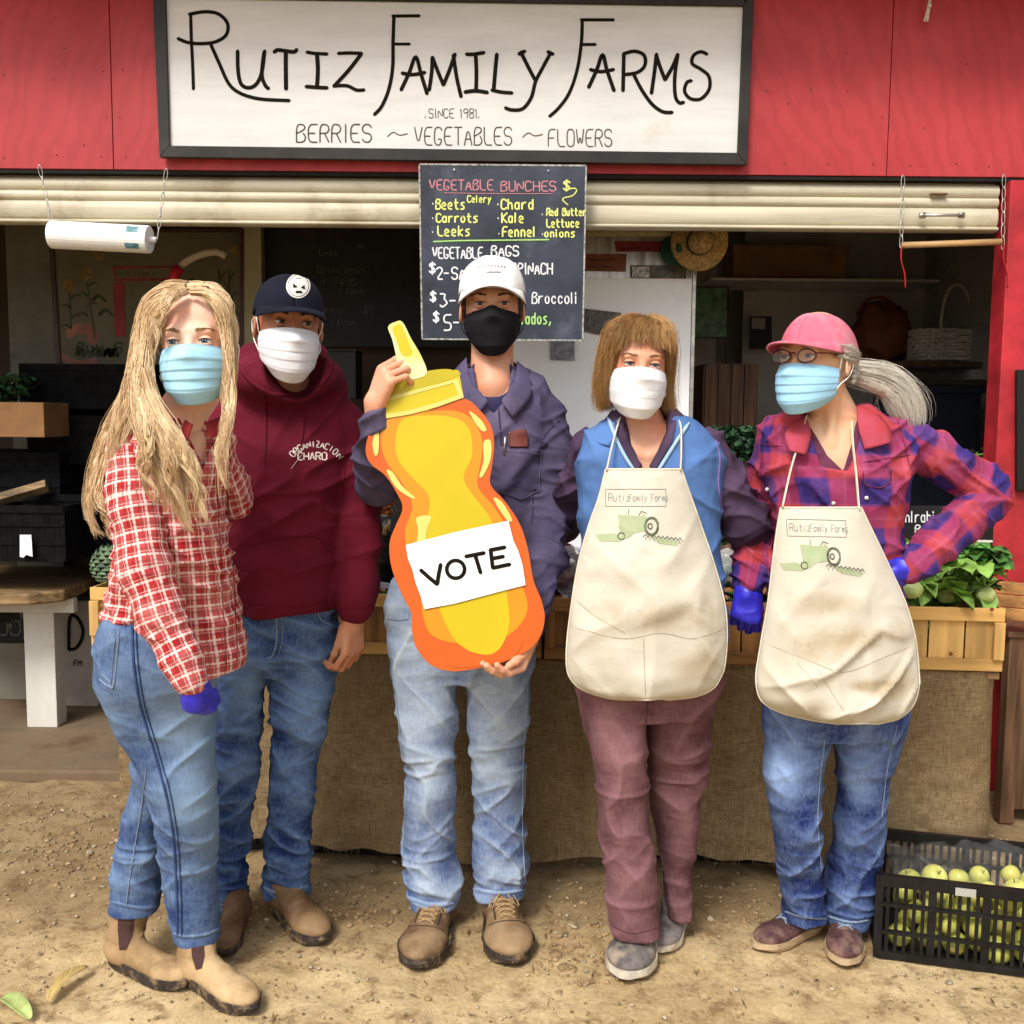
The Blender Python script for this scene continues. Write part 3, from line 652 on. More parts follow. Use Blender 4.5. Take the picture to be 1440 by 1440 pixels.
# ---------------------------------------------------------------- hanging slate board
YC = YW - .05
cb = empty('chalkboard_sign', W(708, 478, YC), 'slate grey chalkboard listing VEGETABLE BUNCHES and VEGETABLE BAGS with prices', 'chalkboard'); fc = on(YC)
MB().prism([(590, 232), (824, 234), (819, 479), (594, 477)], fc, 0, .012).build('slate', m_chalk, cb, bevel=.002)
mb = MB()
for pl in ([(590, 232), (824, 234)], [(824, 234), (819, 479)], [(819, 479), (594, 477)], [(594, 477), (590, 232)]): ribbon(mb, pl, 2.2, fc, .0128, False)
mb.build('worn_edge', M('worn_pale_edge', (.38, .37, .33), .8, .4, 90), cb)
zc = lambda pts: [(580 + x * .1806, 225 + y * .1806) for x, y in pts]
def chalk(name, mat, items, extra=()):
    k = 0
    for tx, x, y, h, wd, w in items:
        mb = MB(); st, _ = strokes(tx, 580 + x * .1806, 225 + y * .1806, h * .1806, wd * .1806, 1.34, .35)
        for s in st: ribbon(mb, s, w, fc, .0133 + .00006 * (k % 7), 1); k += 1
        mb.build(name, mat, cb, kind='stuff')
    for pl, w in extra: mb = MB(); ribbon(mb, zc(pl), w, fc, .0135 + .00006 * (k % 7), 2); k += 1; mb.build('chalk_line', mat, cb)
chalk('pink_writing', m_chpink, [('VEGETABLE', 135, 240, 78, 42, 1.7), ('BUNCHES', 690, 248, 76, 47, 1.7)], [([(250, 262), (700, 268), (1090, 268)], .9)])
chalk('yellow_writing', m_chyel, [('Beets', 185, 388, 76, 36, 2.2), ('Celery', 430, 335, 52, 26, 1.7), ('Chard', 692, 388, 76, 40, 2.2), ('Carrots', 188, 490, 68, 36, 2.2), ('Kale', 698, 492, 74, 38, 2.2), ('Leeks', 200, 595, 76, 40, 2.2), ('Fennel', 702, 600, 74, 36, 2.2), ('Red Butter', 1045, 438, 56, 24, 2.0), ('Lettuce', 1045, 528, 62, 28, 2.0), ('onions', 1030, 604, 58, 33, 2.0), ('$', 1175, 238, 66, 48, 2.3)],
      [([(1215, 232), (1262, 226), (1275, 250), (1240, 285), (1180, 300), (1170, 320), (1210, 355)], 1.5)])
chalk('green_writing', m_chgreen, [('Avocados,', 700, 1278, 84, 34, 2.1)], [([(165, 640), (400, 632), (800, 628), (1060, 625)], 1.8)])
chalk('white_writing', m_chwhite, [('VEGETABLE', 160, 770, 84, 33, 2.0), ('BAGS', 615, 752, 78, 42, 2.1), ('$', 135, 880, 70, 44, 2.5), ('2-SALAD', 190, 932, 92, 44, 2.2), ('SPINACH', 772, 892, 84, 37, 2.1), ('$', 142, 1100, 66, 42, 2.5), ('3-', 218, 1150, 104, 56, 2.2), ('Broccoli', 932, 1120, 84, 38, 1.9), ('$', 165, 1258, 66, 42, 2.5), ('5-', 248, 1328, 120, 54, 2.2), ('.', 160, 350, 40, 20, 1.6), ('.', 160, 462, 40, 20, 1.6), ('.', 160, 570, 40, 20, 1.6), ('.', 665, 355, 40, 20, 1.6), ('.', 668, 462, 40, 20, 1.6), ('.', 672, 582, 40, 20, 1.6), ('.', 1010, 432, 40, 20, 1.6), ('.', 1012, 585, 40, 20, 1.6)])
mb = MB()
for px, py in ((638.5, 238.5), (771, 240)): mb.lathe(W(px, py, YC - .014), [(.004, -.002), (.004, .002)], 8, rotx(math.pi / 2))
mb.build('screw', m_metal, cb, kind='stuff')
# ---------------------------------------------------------------- chains, towel roll, rod
def chain(px0, py0, px1, py1, Y, parent, n):
    a = W(px0, py0, Y); b = W(px1, py1, Y); L = np.linalg.norm(b - a) / n; d = unit(b - a); ref = None
    for k in range(n):
        c = a + d * L * (k + .5); s = unit(np.cross(d, [0, 1, 0])); t = np.cross(d, s)
        w = s if k % 2 == 0 else t * .8 + s * .5; hw = .0065; hl = L * .5 + .003
        pts = [c + d * math.cos(th) * hl + unit(w) * math.sin(th) * hw * (1.0) for th in np.linspace(0, 2 * math.pi, 12, endpoint=False)]
        MB().tube(pts, .0016, 5, closed=True).build('chain_link', m_metal, parent, smooth=True)
YH = YW - .04
th = empty('paper_towel_hanger', W(142, 356, YH), 'white paper towel roll hanging on two chains under the shutter edge', 'paper towel roll')
chain(55, 233, 73, 312, YH, th, 5); chain(234, 238, 221, 337, YH, th, 6)
a, b = W(72, 330, YH), W(211, 337, YH - .01); ax = unit(b - a)
MB().tube([a, b], [.050, .050], 28).build('towel_roll', m_towel, th, bevel=.004, smooth=False)
MB().tube([a - ax * .005, b + ax * .022], .011, 10).build('roll_core', m_towel, th, smooth=True)
mb = MB()
for t0, t1, s0, s1 in ((.80, .92, -.9, -.35), (.79, .93, .45, .9)):
    def fr(u, v):
        an = (s0 + (s1 - s0) * v) ; c = a + (b - a) * (t0 + (t1 - t0) * u); n_ = unit(np.cross(ax, [0, 0, 1])) ; n_ = -n_ if n_[1] > 0 else n_
        up = np.cross(n_, ax); up = up if up[2] > 0 else -up
        return c + (n_ * math.cos(an) - up * math.sin(an)) * .0508
    mb.grid(fr, 4, 4)
mb.build('printed_band', M('blue_green_print', (.12, .25, .35), .6, .5, 60, 0, c2=(.03, .12, .05)), th, kind='stuff')
rh = empty('chain_rod_hanger', W(1340, 345, YH), 'wooden rod hung on two chains with red ribbons at right', 'hanging rod')
chain(1270, 247, 1267, 348, YH, rh, 6); chain(1412, 246, 1410, 350, YH, rh, 6)
MB().tube([W(1268, 345, YH), W(1408, 340, YH)], .0115, 12).build('rod', wood('rod_wood', (.52, .32, .14), 0), rh, smooth=True)
for x in (1268, 1412): MB().tube(catmull([W(x, 346, YH - .01), W(x - 1, 365, YH - .015), W(x + 4, 385, YH - .012), W(x + 5, 405, YH - .01)], 4), [.005] * 13, 6, flat=.4).build('ribbon', m_redcloth, rh, smooth=True)
rp = MB()
for k in range(7):
    o = rnd.uniform(-4, 4); rp.tube(catmull([W(1310 + o * .3, -14, YH), W(1307 + o * .5, 8, YH), W(1303 + o, 30, YH - .004)], 4), .0026, 5)
rp.lathe(W(1307, 8, YH), [(.001, -.008), (.008, -.004), (.009, .003), (.001, .008)], 8)
tag(rp.build('rope_end', m_rope, smooth=True), 'frayed pale rope end dangling in front of the red wall at top right', 'rope')
# ---------------------------------------------------------------- inside the stand
def flatsign(name, poly, Y, mat, label, cat, t=.006, frame=None, fw=0, parent=None):
    r = empty(name, W(sum(p[0] for p in poly) / len(poly), max(p[1] for p in poly), Y), label, cat)
    MB().prism(poly, on(Y), 0, t).build('board', mat, r)
    if frame:
        n = len(poly); c = np.mean(poly, 0)
        for i in range(n):
            a, b = np.array(poly[i], float), np.array(poly[(i + 1) % n], float); ia = a + unit(c - a) * fw * 1.4; ib = b + unit(c - b) * fw * 1.4
            MB().prism([tuple(a), tuple(b), tuple(ib), tuple(ia)], on(Y), -.004, t + .012).build('frame_bar', frame, r)
    return r
def scribble(root, Y, rows, mat, t, w=1.0, h=7):
    mb = MB()
    for x, y, n in rows:
        for k in range(n):
            xx = x + k * h * .75; ribbon(mb, [(xx, y), (xx + h * .2, y - h * rnd.random()), (xx + h * .35, y - h * .2), (xx + h * .55, y - h * .6 * rnd.random())], w, on(Y), t + .0001 * (k % 3), False)
    return mb
# menu board
Ym = 4.98
mn = flatsign('menu_board', [(368, 300), (700, 300), (700, 488), (368, 487)], Ym, m_chalkblk, 'large black menu chalkboard with faint chalk writing behind the man in the navy cap', 'chalkboard', .012)
mb = MB()
def faint(tx, x, y, h, wd, w, mat=None):
    st, _ = strokes(tx, x, y, h, wd, 1.32, .3)
    for i, s in enumerate(st): ribbon(mb, s, w, on(Ym), .0125 + .0001 * (i % 5), 1)
faint('Celery Green', 447, 384, 9, 4.6, 1); faint('4 35', 452, 398, 8, 5, 1); faint('4 35', 478, 402, 9, 5, 1.1); faint('1 Each', 478, 414, 8, 5, 1); faint('$2', 512, 440, 9, 6, 1.2); faint('1 Each', 466, 457, 7, 5, 1)
faint('Leeks', 450, 360, 7, 4, .9); faint('$3', 505, 350, 6, 4, .9); faint('4 Each', 456, 440, 6, 4, .8)
mb.build('faint_writing', m_chdim, mn, kind='stuff'); mb = MB()
faint('Rutiz', 420, 338, 18, 11, 1.5); mb.build('red_writing', M('dull_red_chalk', (.07, .015, .015), .9, .2), mn, kind='stuff'); mb = MB()
faint('Vegetables', 405, 351, 8, 5, 1); faint('Potatoes', 530, 382, 7, 5, .8); faint('Peppers', 532, 400, 7, 5, .8); faint('Squash', 548, 422, 7, 5, .8)
mb.build('dim_writing', M('dim_chalk', (.045, .045, .04), .9, .5, 90, 0), mn, kind='stuff')
# painted picture
Yp = 4.92
pt = flatsign('painted_mural', [(70, 322), (345, 322), (345, 560), (84, 560)], Yp, m_olive, 'dim framed mural of sunflowers and plants behind the blond woman', 'painting', .01, m_brownframe, 6)
fp = on(Yp); mb = MB()
for (x, y, yb, lean) in ((98, 402, 462, 4), (122, 385, 474, 13)):
    ribbon(mb, [(x, y), (x + lean * .5, (y + yb) / 2), (x + lean, yb)], 1.8, fp, .011, 2)
    for k in range(4):
        yy = y + 18 + k * 14; s = -1 if k % 2 else 1; ribbon(mb, [(x + 3, yy), (x + 3 + s * 7, yy - 5), (x + 3 + s * 14, yy - 3)], 3.5, fp, .0112, 2, .8)
for x in (309, 323):
    ribbon(mb, [(x, 380), (x + 1, 430), (x + 3, 478)], 2.6, fp, .011, 2)
    for k in range(6):
        yy = 386 + k * 15; s = -1 if k % 2 else 1; ribbon(mb, [(x + 1, yy + 8), (x + 1 + s * 5, yy), (x + 1 + s * 10, yy - 6)], 3, fp, .0112, 2, .7)
for x, y in ((272, 398), (276, 412), (140, 420), (150, 440)): ribbon(mb, [(x - 8, y + 2), (x, y - 4), (x + 10, y + 4)], 6, fp, .0114, 2, .6)
for k in range(18): x = 106 + rnd.random() * 60; ribbon(mb, [(x, 500), (x + 4, 494 - rnd.random() * 8), (x + 8, 502)], 2.4, fp, .0114, 2)
mb.build('plant_painting', m_stem, pt, kind='stuff'); mb = MB()
for x, y, r in ((98, 402, 9), (122, 385, 9), (140, 362, 6), (330, 352, 6)):
    for k in range(9):
        a = k * .7; ribbon(mb, [(x, y), (x + r * math.cos(a), y + r * math.sin(a))], 4, fp, .0116 + k * .00003, False)
mb.build('flower_painting', m_sunfl, pt, kind='stuff'); mb = MB()
ribbon(mb, [(98, 470), (110, 462), (128, 466), (132, 480)], 14, fp, .0105, 2); ribbon(mb, [(86, 500), (110, 512), (135, 508)], 10, fp, .0106, 2); mb.build('pink_painting', m_pinkp, pt, kind='stuff')
mb = MB(); mb.prism([(160, 375), (246, 374), (246, 395), (163, 396)], fp, .0101, .012); mb.prism([(160, 398), (176, 398), (178, 474), (163, 474)], fp, .0101, .0122); mb.build('red_stand_painting', m_redsign, pt, kind='stuff')
mb = MB(); mb.prism([(164, 379), (242, 377), (242, 391), (165, 392)], fp, .0121, .0128); mb.build('small_banner', m_olive, pt)
mb = MB()
st, _ = strokes('RutizFarms', 166, 389, 8, 5, 1.3, .3)
for s in st: ribbon(mb, s, .9, fp, .0132, 1)
st, _ = strokes('Buy S', 110, 496, 14, 10, 1.4, .5)
for s in st: ribbon(mb, s, 2.6, fp, .0124, 1)
mb.build('mural_writing', m_stem, pt, kind='stuff')
# curled pale rope with red tie
mb = MB(); mb.tube(catmull([W(240, 402, 4.75), W(246, 384, 4.75), W(262, 368, 4.74), (W(282, 358, 4.74)), W(304, 354, 4.75), W(318, 360, 4.76)], 5), .017, 8); wr = empty('cloth_streamer', W(240, 402, 4.75), 'pale rolled cloth with a red tie curving out above the blond woman', 'cloth'); mb.build('streamer', m_rope, wr, smooth=True)
MB().tube([W(240, 402, 4.73), W(247, 384, 4.73), W(254, 376, 4.73)], [.022, .026, .022], 8).build('red_tie', m_redcloth, wr, smooth=True)
# white cold room door and its papers
YF = 4.35
fr = empty('cold_room_door', (*W(845, 760, YF)[:2], .035), 'white enamel cold room door covered with pinned papers and photographs', 'door')
a, b = W(700, 330, YF), W(966, 700, YF)
pbox('door_panel', a[0], b[0], .04, a[2], YF, YF + .09, m_fridge, fr, .004); pbox('steel_edge', b[0] + .001, b[0] + .016, .04, a[2], YF - .004, YF + .09, m_metal, fr)
pbox('steel_band', a[0], b[0] - .002, Zp(391, 830, YF), a[2] - .001, YF - .004, YF - .001, M('brushed_steel', (.45, .44, .42), .35, .3, 3, .1, 40, metal=.8, stretch=(8, 1, 1)), fr, 0)
def note(name, poly, mat, label, cat='paper', t=.002, lines=None):
    r = flatsign(name, poly, YF - .006, mat, label, cat, t)
    if lines:
        mb = scribble(r, YF - .006, lines, None, t + .0012, .8, 5); mb.build('print', m_ink, r, kind='stuff')
note('red_plaque', [(864, 339), (933, 339), (933, 354), (866, 354)], m_redsign, 'long dark red card near the straw hat', 'card', .004, [(872, 351, 12)])
note('brown_plaque', [(822, 357), (881, 357), (880, 382), (822, 381)], m_brownsign, 'brown card with two lines of print beside the slate board', 'card', .004, [(828, 367, 10), (828, 377, 10)])
note('photo_strip', [(886, 373), (965, 373), (965, 392), (886, 391)], m_photo, 'wide dark photograph strip on the cold room door under the straw hat', 'photograph', .003)
flatsign('portrait_photo', [(889, 375), (913, 375), (913, 390), (889, 390)], YF - .0105, M('pale_portrait', (.5, .5, .48), .4, .6, 60, 0), 'small pale portrait on the left end of the dark photograph strip', 'photograph', .001)
note('landscape_photo', [(822, 434), (874, 440), (866, 475), (820, 466)], m_photo, 'tilted black and white photograph beside the slate board', 'photograph', .003)
note('curled_note', [(876, 448), (888, 452), (872, 472), (866, 470)], m_paper, 'small curled white note right of the tilted photograph', 'paper', .002)
note('grey_card', [(774, 478), (808, 479), (808, 507), (774, 506)], M('grey_card', (.26, .28, .33), .5, .3, 40), 'small grey photograph just below the slate board', 'photograph', .002)
# hats on the beam
def hat(name, c, r, mat, label, tilt):
    h = empty(name, c, label, 'hat'); Mx = rotx(R(90 + tilt))
    MB().lathe(c, [(.001, .085), (r * .33, .08), (r * .42, .05), (r * .45, .01)], 24, Mx).build('hat_crown', mat, h, smooth=True)
    MB().lathe(c, [(r * .46, .0), (r * .75, -.004), (r, .008), (r, .012), (r * .75, .001), (r * .46, .012)], 32, Mx).build('hat_brim', mat, h, smooth=True)
    MB().lathe(c, [(r * .47, .01), (r * .462, .035)], 24, Mx).build('hat_band', m_stem, h, smooth=True)
hat('green_hat', W(950, 352, 4.3), .065, m_green_d, 'small dark green hat hanging partly behind the straw hat', 0)
hat('straw_hat', W(983, 340, 4.22), .115, m_straw, 'round straw hat hanging under the shutter', 8)
# right room
YR = 6.55
lp = flatsign('foliage_picture', [(964, 403), (1024, 403), (1024, 476), (963, 476)], 5.4, m_fol_print, 'dark framed picture of green foliage above the dark crates', 'picture', .008, m_blackpaint, 2)
nt_ = flatsign('black_notice', [(1054, 445), (1085, 445), (1085, 491), (1053, 491)], 5.95, m_blackpaint, 'small black notice with a grey card on the pale wall', 'notice', .006); MB().prism([(1057, 447), (1076, 448), (1075, 463), (1057, 462)], on(5.95), .007, .009).build('card', m_wallin, nt_)
pbox('wall_panel_grey', Xp(1045, 450, 6.1), Xp(1440, 450, 6.1), .035, 2.6, 6.1, 6.14, M('pale_grey_panel', (.50, .49, .45), .8, .08, 3), shed, 0).name = 'grey_panel'
pbox('hanging_shelf', Xp(1000, 394, 5.6), Xp(1322, 394, 5.6), Zp(395, 1100, 5.6), Zp(391, 1100, 5.6), 5.6, 6.05, m_whitewood, shed)
bx = empty('storage_box', W(1110, 391, 5.7), 'long dark cardboard box on the high shelf', 'box'); pbox('box_body', Xp(1032, 370, 5.7), Xp(1190, 370, 5.7), Zp(390, 1100, 5.7), Zp(348, 1100, 5.7), 5.7, 5.95, m_cardboard, bx); pbox('box_lid', Xp(1030, 370, 5.7), Xp(1192, 370, 5.7), Zp(358, 1100, 5.7), Zp(345, 1100, 5.7), 5.69, 5.96, m_cardboard, bx)
MB().tube([W(1020, 400, 5.4), W(1021, 520, 5.4)], .004, 6).build('pipe', m_brownframe, shed)
def slatcrate(name, px0, py0, px1, py1, Y, depth, mat, label, nv=4, group=None):
    a = W(px0, py1, Y); b = W(px1, py0, Y); w = b[0] - a[0]; h = b[2] - a[2]; r = empty(name, ((a[0] + b[0]) / 2, Y, a[2]), label, 'crate', group)
    for k in range(nv): x = a[0] + w * (k + .5) / nv; pbox('slat', x - w / nv * .46, x + w / nv * .46, a[2], b[2], Y, Y + .012, mat, r, .001)
    for x in (a[0], b[0]): pbox('side_board', x - .006, x + .006, a[2], b[2], Y + .0135, Y + depth, mat, r, .001)
    for z in (a[2], b[2]): pbox('end_board', a[0] + .007, b[0] - .007, z - .006, z + .006, Y + .0135, Y + depth, mat, r, .001)
slatcrate('upright_crate', 988, 513, 1066, 660, 5.0, .3, m_dwood, 'dark brown slatted wooden crate standing on end behind the two women', 4)
# shelf with the wicker basket
pbox('side_shelf', Xp(1240, 510, 5.3), Xp(1412, 510, 5.3), Zp(516, 1300, 5.3), Zp(508, 1300, 5.3), 5.3, 5.9, m_dwood, shed)
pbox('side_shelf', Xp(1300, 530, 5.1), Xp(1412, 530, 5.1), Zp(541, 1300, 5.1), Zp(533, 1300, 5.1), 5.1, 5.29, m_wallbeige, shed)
bk = empty('wicker_basket', W(1340, 506, 5.45), 'white wicker basket with a tall arched handle on the side shelf', 'basket')
a, b = W(1291, 506, 5.45), W(1392, 462, 5.45); cx = (a[0] + b[0]) / 2; hw = (b[0] - a[0]) / 2; h = b[2] - a[2]
for k in range(9):
    z = a[2] + h * (k + .5) / 9; s = .92 + .08 * k / 8
    MB().tube([(cx + hw * s * math.copysign(abs(math.cos(t)) ** .5, math.cos(t)), 5.56 + .11 * s * math.copysign(abs(math.sin(t)) ** .5, math.sin(t)), z + .003 * math.sin(t * 14 + k * 3.1)) for t in np.linspace(0, 2 * math.pi, 56, endpoint=False)], h / 17, 6, closed=True).build('woven_band', m_wicker, bk, smooth=True)
mb = MB()
for t in np.linspace(0, 2 * math.pi, 26, endpoint=False): x, y = cx + hw * .99 * math.copysign(abs(math.cos(t)) ** .5, math.cos(t)), 5.555 + .115 * math.copysign(abs(math.sin(t)) ** .5, math.sin(t)); mb.tube([(x, y, a[2]), (x, y, b[2])], .003, 5)
mb.build('stake', m_wicker, bk, smooth=True, kind='stuff')
MB().tube([W(1323 + 23 + 23 * math.cos(t), 462 - 62 * math.sin(t), 5.5) for t in np.linspace(0, math.pi, 20)], .0085, 8).build('handle', m_wicker, bk, smooth=True)
bo = empty('teal_bottle', W(1403, 516, 5.15), 'teal bottle on the shelf end beside the red post', 'bottle')
MB().lathe(W(1403, 540, 5.05), [(.03, 0), (.036, .02), (.03, .06), (.036, .09), (.03, .13), (.034, .16), (.012, .19), (.012, .21)], 16).build('bottle_body', m_teal, bo, smooth=True); MB().lathe(W(1403, 540, 5.05) + [0, 0, .211], [(.014, 0), (.014, .02)], 12).build('bottle_cap', m_whitewood, bo)
hb = empty('red_bag', W(1210, 508, 5.7), 'dull red cloth bag on the shelf left of the wicker basket', 'bag')
def blob(name, c, r, mat, parent, amp=.2, seed=0, n=28):
    V = []; F = []
    for i in range(n + 1):
        for j in range(n): th = math.pi * i / n; ph = 2 * math.pi * j / n; V.append((math.sin(th) * math.cos(ph), math.sin(th) * math.sin(ph), math.cos(th)))
    V = np.array(V); V = V * (1 + amp * (vnoise(V * 2.2 + seed + 20) - .5) + amp * .5 * (vnoise(V * 6 + seed + 30) - .5))[:, None]
    for i in range(n):
        for j in range(n): F.append((i * n + j, (i + 1) * n + j, (i + 1) * n + (j + 1) % n, i * n + (j + 1) % n))
    return obj(name, V * np.array(r) + np.array(c), F, mat, parent, smooth=True)
blob('bag_body', W(1240, 470, 5.7), (.17, .12, .17), m_brownsign, hb, .5, 3); MB().tube([W(1235 + 25 * math.cos(t), 440 - 22 * math.sin(t), 5.66) for t in np.linspace(0, math.pi, 12)], .008, 6).build('bag_handle', m_redsign, hb, smooth=True)
nb = empty('dark_bin', W(1330, 640, 4.9), 'dark navy bin under the side shelf', 'bin'); pbox('bin_body', Xp(1240, 560, 4.9), Xp(1382, 560, 4.9), .3, Zp(545, 1300, 4.9), 4.9, 5.05, m_navyb, nb, .02); pbox('bin_rim', Xp(1236, 560, 4.88), Xp(1385, 560, 4.88), Zp(553, 1300, 4.88), Zp(543, 1300, 4.88), 4.88, 5.06, m_navyb, nb, .006)
pbox('low_panel', Xp(1360, 620, 5.3), Xp(1408, 620, 5.3), .035, Zp(520, 1380, 5.3), 5.3, 5.34, m_wallin, shed, 0)
br = empty('black_board', W(1436, 690, YW - .07), 'edge of a black framed board hanging on the red wall at far right', 'board'); MB().prism([(1427, 520), (1500, 520), (1500, 690), (1427, 690)], on(YW - .03), 0, .02).build('panel', m_chalkblk, br, bevel=.003)
# ---------------------------------------------------------------- black plastic crates
def plastic_crate(name, loc, w, d, h, label, rz=0, group=None, nb_=None, slots=True, mat=None, wall=.006):
    mat = mat or m_plastic; r = empty(name, loc, label, 'crate', group, rz)
    def side(L, M_, c):
        mb = MB(); n = int(L / .022); zz = [.0, .014, h * .30, h * .33, h * .62, h * .65, h - .03, h]
        for z0, z1, th in ((0, .02, .012), (h * .3, h * .335, .016), (h * .63, h * .665, .016), (h - .03, h, .018)): mb.box((0, 0, (z0 + z1) / 2), (L, th, z1 - z0))
        for k in range(n + 1): x = -L / 2 + L * k / n; mb.box((x, 0, h / 2), (.0085 if k % 6 else .02, .007, h - .004))
        if not slots: mb.box((0, 0, h / 2), (L - .01, .004, h - .01))
        V = np.array(mb.v) @ M_.T + np.array(c); return V, mb.f
    for L, a, c in ((w, 0, (0, -d / 2, 0)), (w, 0, (0, d / 2, 0)), (d, math.pi / 2, (-w / 2, 0, 0)), (d, math.pi / 2, (w / 2, 0, 0))):
        V, F = side(L - (.02 if a else 0), rotz(a), c); obj('side_panel', V, F, mat, r, local=True)
    mb = MB(); mb.box((0, 0, .006), (w - .02, d - .02, .008)).build('base', mat, r, local=True)
    return r
def at_px(px, py, Y): p = W(px, py, Y); return (float(p[0]), float(p[1]), float(p[2]))
# stack behind the bench, left
descr = [((20, 780, 4.45), .62, .4, .235, 'black crate with a torn white tag on the wooden bench', 'tag'), ((150, 775, 4.75), .55, .4, .28, 'black crate behind the bench beside the blond woman', None), ((20, 700, 4.75), .6, .4, .22, 'black crate under the brown cardboard box', None), ((160, 650, 4.85), .6, .4, .22, 'black crate right of the cardboard box', None), ((150, 575, 4.85), .6, .4, .2, 'black crate below the painted mural, topmost of the stack', None)]
for (p, w, d, h, lb, t) in descr:
    z = W(*p)[2]; c = plastic_crate('plastic_crate', (float(W(*p)[0]), p[2], float(z)), w, d, h, lb, 0, 'black crates stacked inside the stand', slots=False, mat=m_plastic2)
pl_ = empty('plank', W(30, 690, 4.5), 'rough brown plank lying across the black crates at left', 'plank'); mb = MB(); a, b = W(-20, 708, 4.45), W(66, 683, 4.5); mb.tube([a, b], .028, 4); mb.build('board', m_bench, pl_)
tg = MB().prism([(28, 752), (44, 752), (46, 783), (37, 780), (33, 784), (28, 783)], on(4.22), 0, .001); tag(tg.build('paper_tag', m_paper), 'torn white paper tag hanging on the lower black crate', 'tag')
cbx = empty('cardboard_box', W(15, 612, 4.4), 'brown cardboard box of packed greens at far left', 'box'); a, b = W(-70, 614, 4.4), W(61, 566, 4.4); pbox('box_body', a[0], b[0], a[2], b[2], 4.4, 4.65, m_cardboard, cbx, .003)
# ---------------------------------------------------------------- leaves
def leafset(n, cfn, size, spread, up=.4):
    V = []; F = []; b = 0
    for k in range(n):
        c = np.array(cfn(), float); s = size * rnd.uniform(.6, 1.3); a = rnd.random() * 6.28; d = np.array([math.cos(a), math.sin(a) * .8, up + rnd.gauss(0, .5)]); d = unit(d); sd_ = unit(np.cross(d, [rnd.gauss(0, .3), rnd.gauss(0, .3), 1])); nn = np.cross(sd_, d)
        m = 5; rows = []
        for i in range(m):
            t = i / (m - 1); wd = s * .42 * math.sin(math.pi * min(.98, t * .85 + .12)) ; p = c + d * s * t - np.array([0, 0, 1]) * s * .35 * t * t
            for u in (-1, 0, 1): V.append(p + sd_ * u * wd * (1 + .15 * rnd.uniform(-1, 1)) + nn * (abs(u) * wd * .35 + rnd.gauss(0, s * .035)))
        for i in range(m - 1):
            for j in range(2): q = b + i * 3 + j; F.append((q, q + 1, q + 4, q + 3))
        b = len(V)
    return V, F
def greens(name, mat, n, box, size, label, cat, kind='stuff', up=.4, stem=None):
    (x0, y0, z0), (x1, y1, z1) = box
    V, F = leafset(n, lambda: (rnd.uniform(x0, x1), rnd.uniform(y0, y1), rnd.uniform(z0, z1)), size, 1, up)
    o = obj(name, V, F, mat, smooth=True, kind=kind); return tag(o, label, cat)
a, b = W(-60, 560, 4.5), W(50, 535, 4.6); greens('packed_greens', m_leafd, 160, ((a[0], 4.42, a[2] - .02), (b[0], 4.62, b[2] + .01)), .05, 'dark packed greens heaped in the brown cardboard box', 'greens')
# bench table at left
bt = empty('bench_table', (*W(20, 1040, 4.47)[:2], .035), 'rustic bench with a rounded wooden top on white painted legs', 'table')
top = [(-120, 793), (128, 795), (138, 802), (120, 818), (90, 830), (40, 835), (-120, 836)]
zt = float(W(60, 835, 4.35)[2]); 
def onz(z): 
    def f(x, y, t): p = ray(x, y); g = CAMP + p * ((z - CAMP[2]) / p[2]); return np.array([g[0], g[1], z + t])
    return f
MB().prism(top, onz(zt + .02), -.05, .0).build('bench_top', m_bench, bt, bevel=.008)
a, b = W(-80, 858, 4.42), W(103, 835, 4.42); pbox('apron_rail', a[0], b[0], b[2] - .115 + .03, b[2] + .0 - .02, 4.42, 4.46, m_whitewood, bt, .003)
a, b = W(39, 1040, 4.47), W(75, 855, 4.47); pbox('leg', a[0], b[0], .035, zt - .1, 4.47, 4.57, m_whitewood, bt, .003)
pbox('leg', a[0] - .75, a[0] - .64, .035, zt - .1, 4.47, 4.57, m_whitewood, bt, .003)
# cartons below the bench
cn = empty('printed_carton', W(100, 980, 4.8), 'grey carton with large dark letters D and FM under the bench', 'box')
a, b = W(76, 975, 4.8), W(128, 845, 4.8); pbox('carton_body', a[0], b[0] + .02, .036, b[2], 4.8, 5.1, M('grey_carton', (.30, .27, .23), .8, .15, 5), cn, .004)
mb = MB()
for tx, x, y, h, wd, w in (('D', 97, 913, 48, 20, 5), ('FM', 104, 936, 8, 5, 1.4)):
    for s in strokes(tx, x, y, h, wd, 1.2)[0]: ribbon(mb, s, w, on(4.8), .002, 1)
mb.build('printed_letters', m_ink, cn, kind='stuff')
c2 = empty('low_carton', W(10, 1034, 4.9), 'plain grey carton under the bench left of the white leg', 'box'); a, b = W(-90, 1030, 4.9), W(38, 905, 4.9); pbox('carton_body', a[0], b[0], .036, b[2], 4.9, 5.2, M('taupe_carton', (.20, .18, .14), .85, .15, 4), c2, .004)
pbox('carton_flap', a[0], b[0], b[2] + .002, b[2] + .10, 4.92, 4.93, m_chalkblk, c2, .002)
mb = MB()
for s in strokes('UO', -3, 893, 20, 14, 1.3)[0]: ribbon(mb, s, 3.5, on(4.92), .004, 1)
mb.build('printed_letters', m_chdim, c2, kind='stuff')
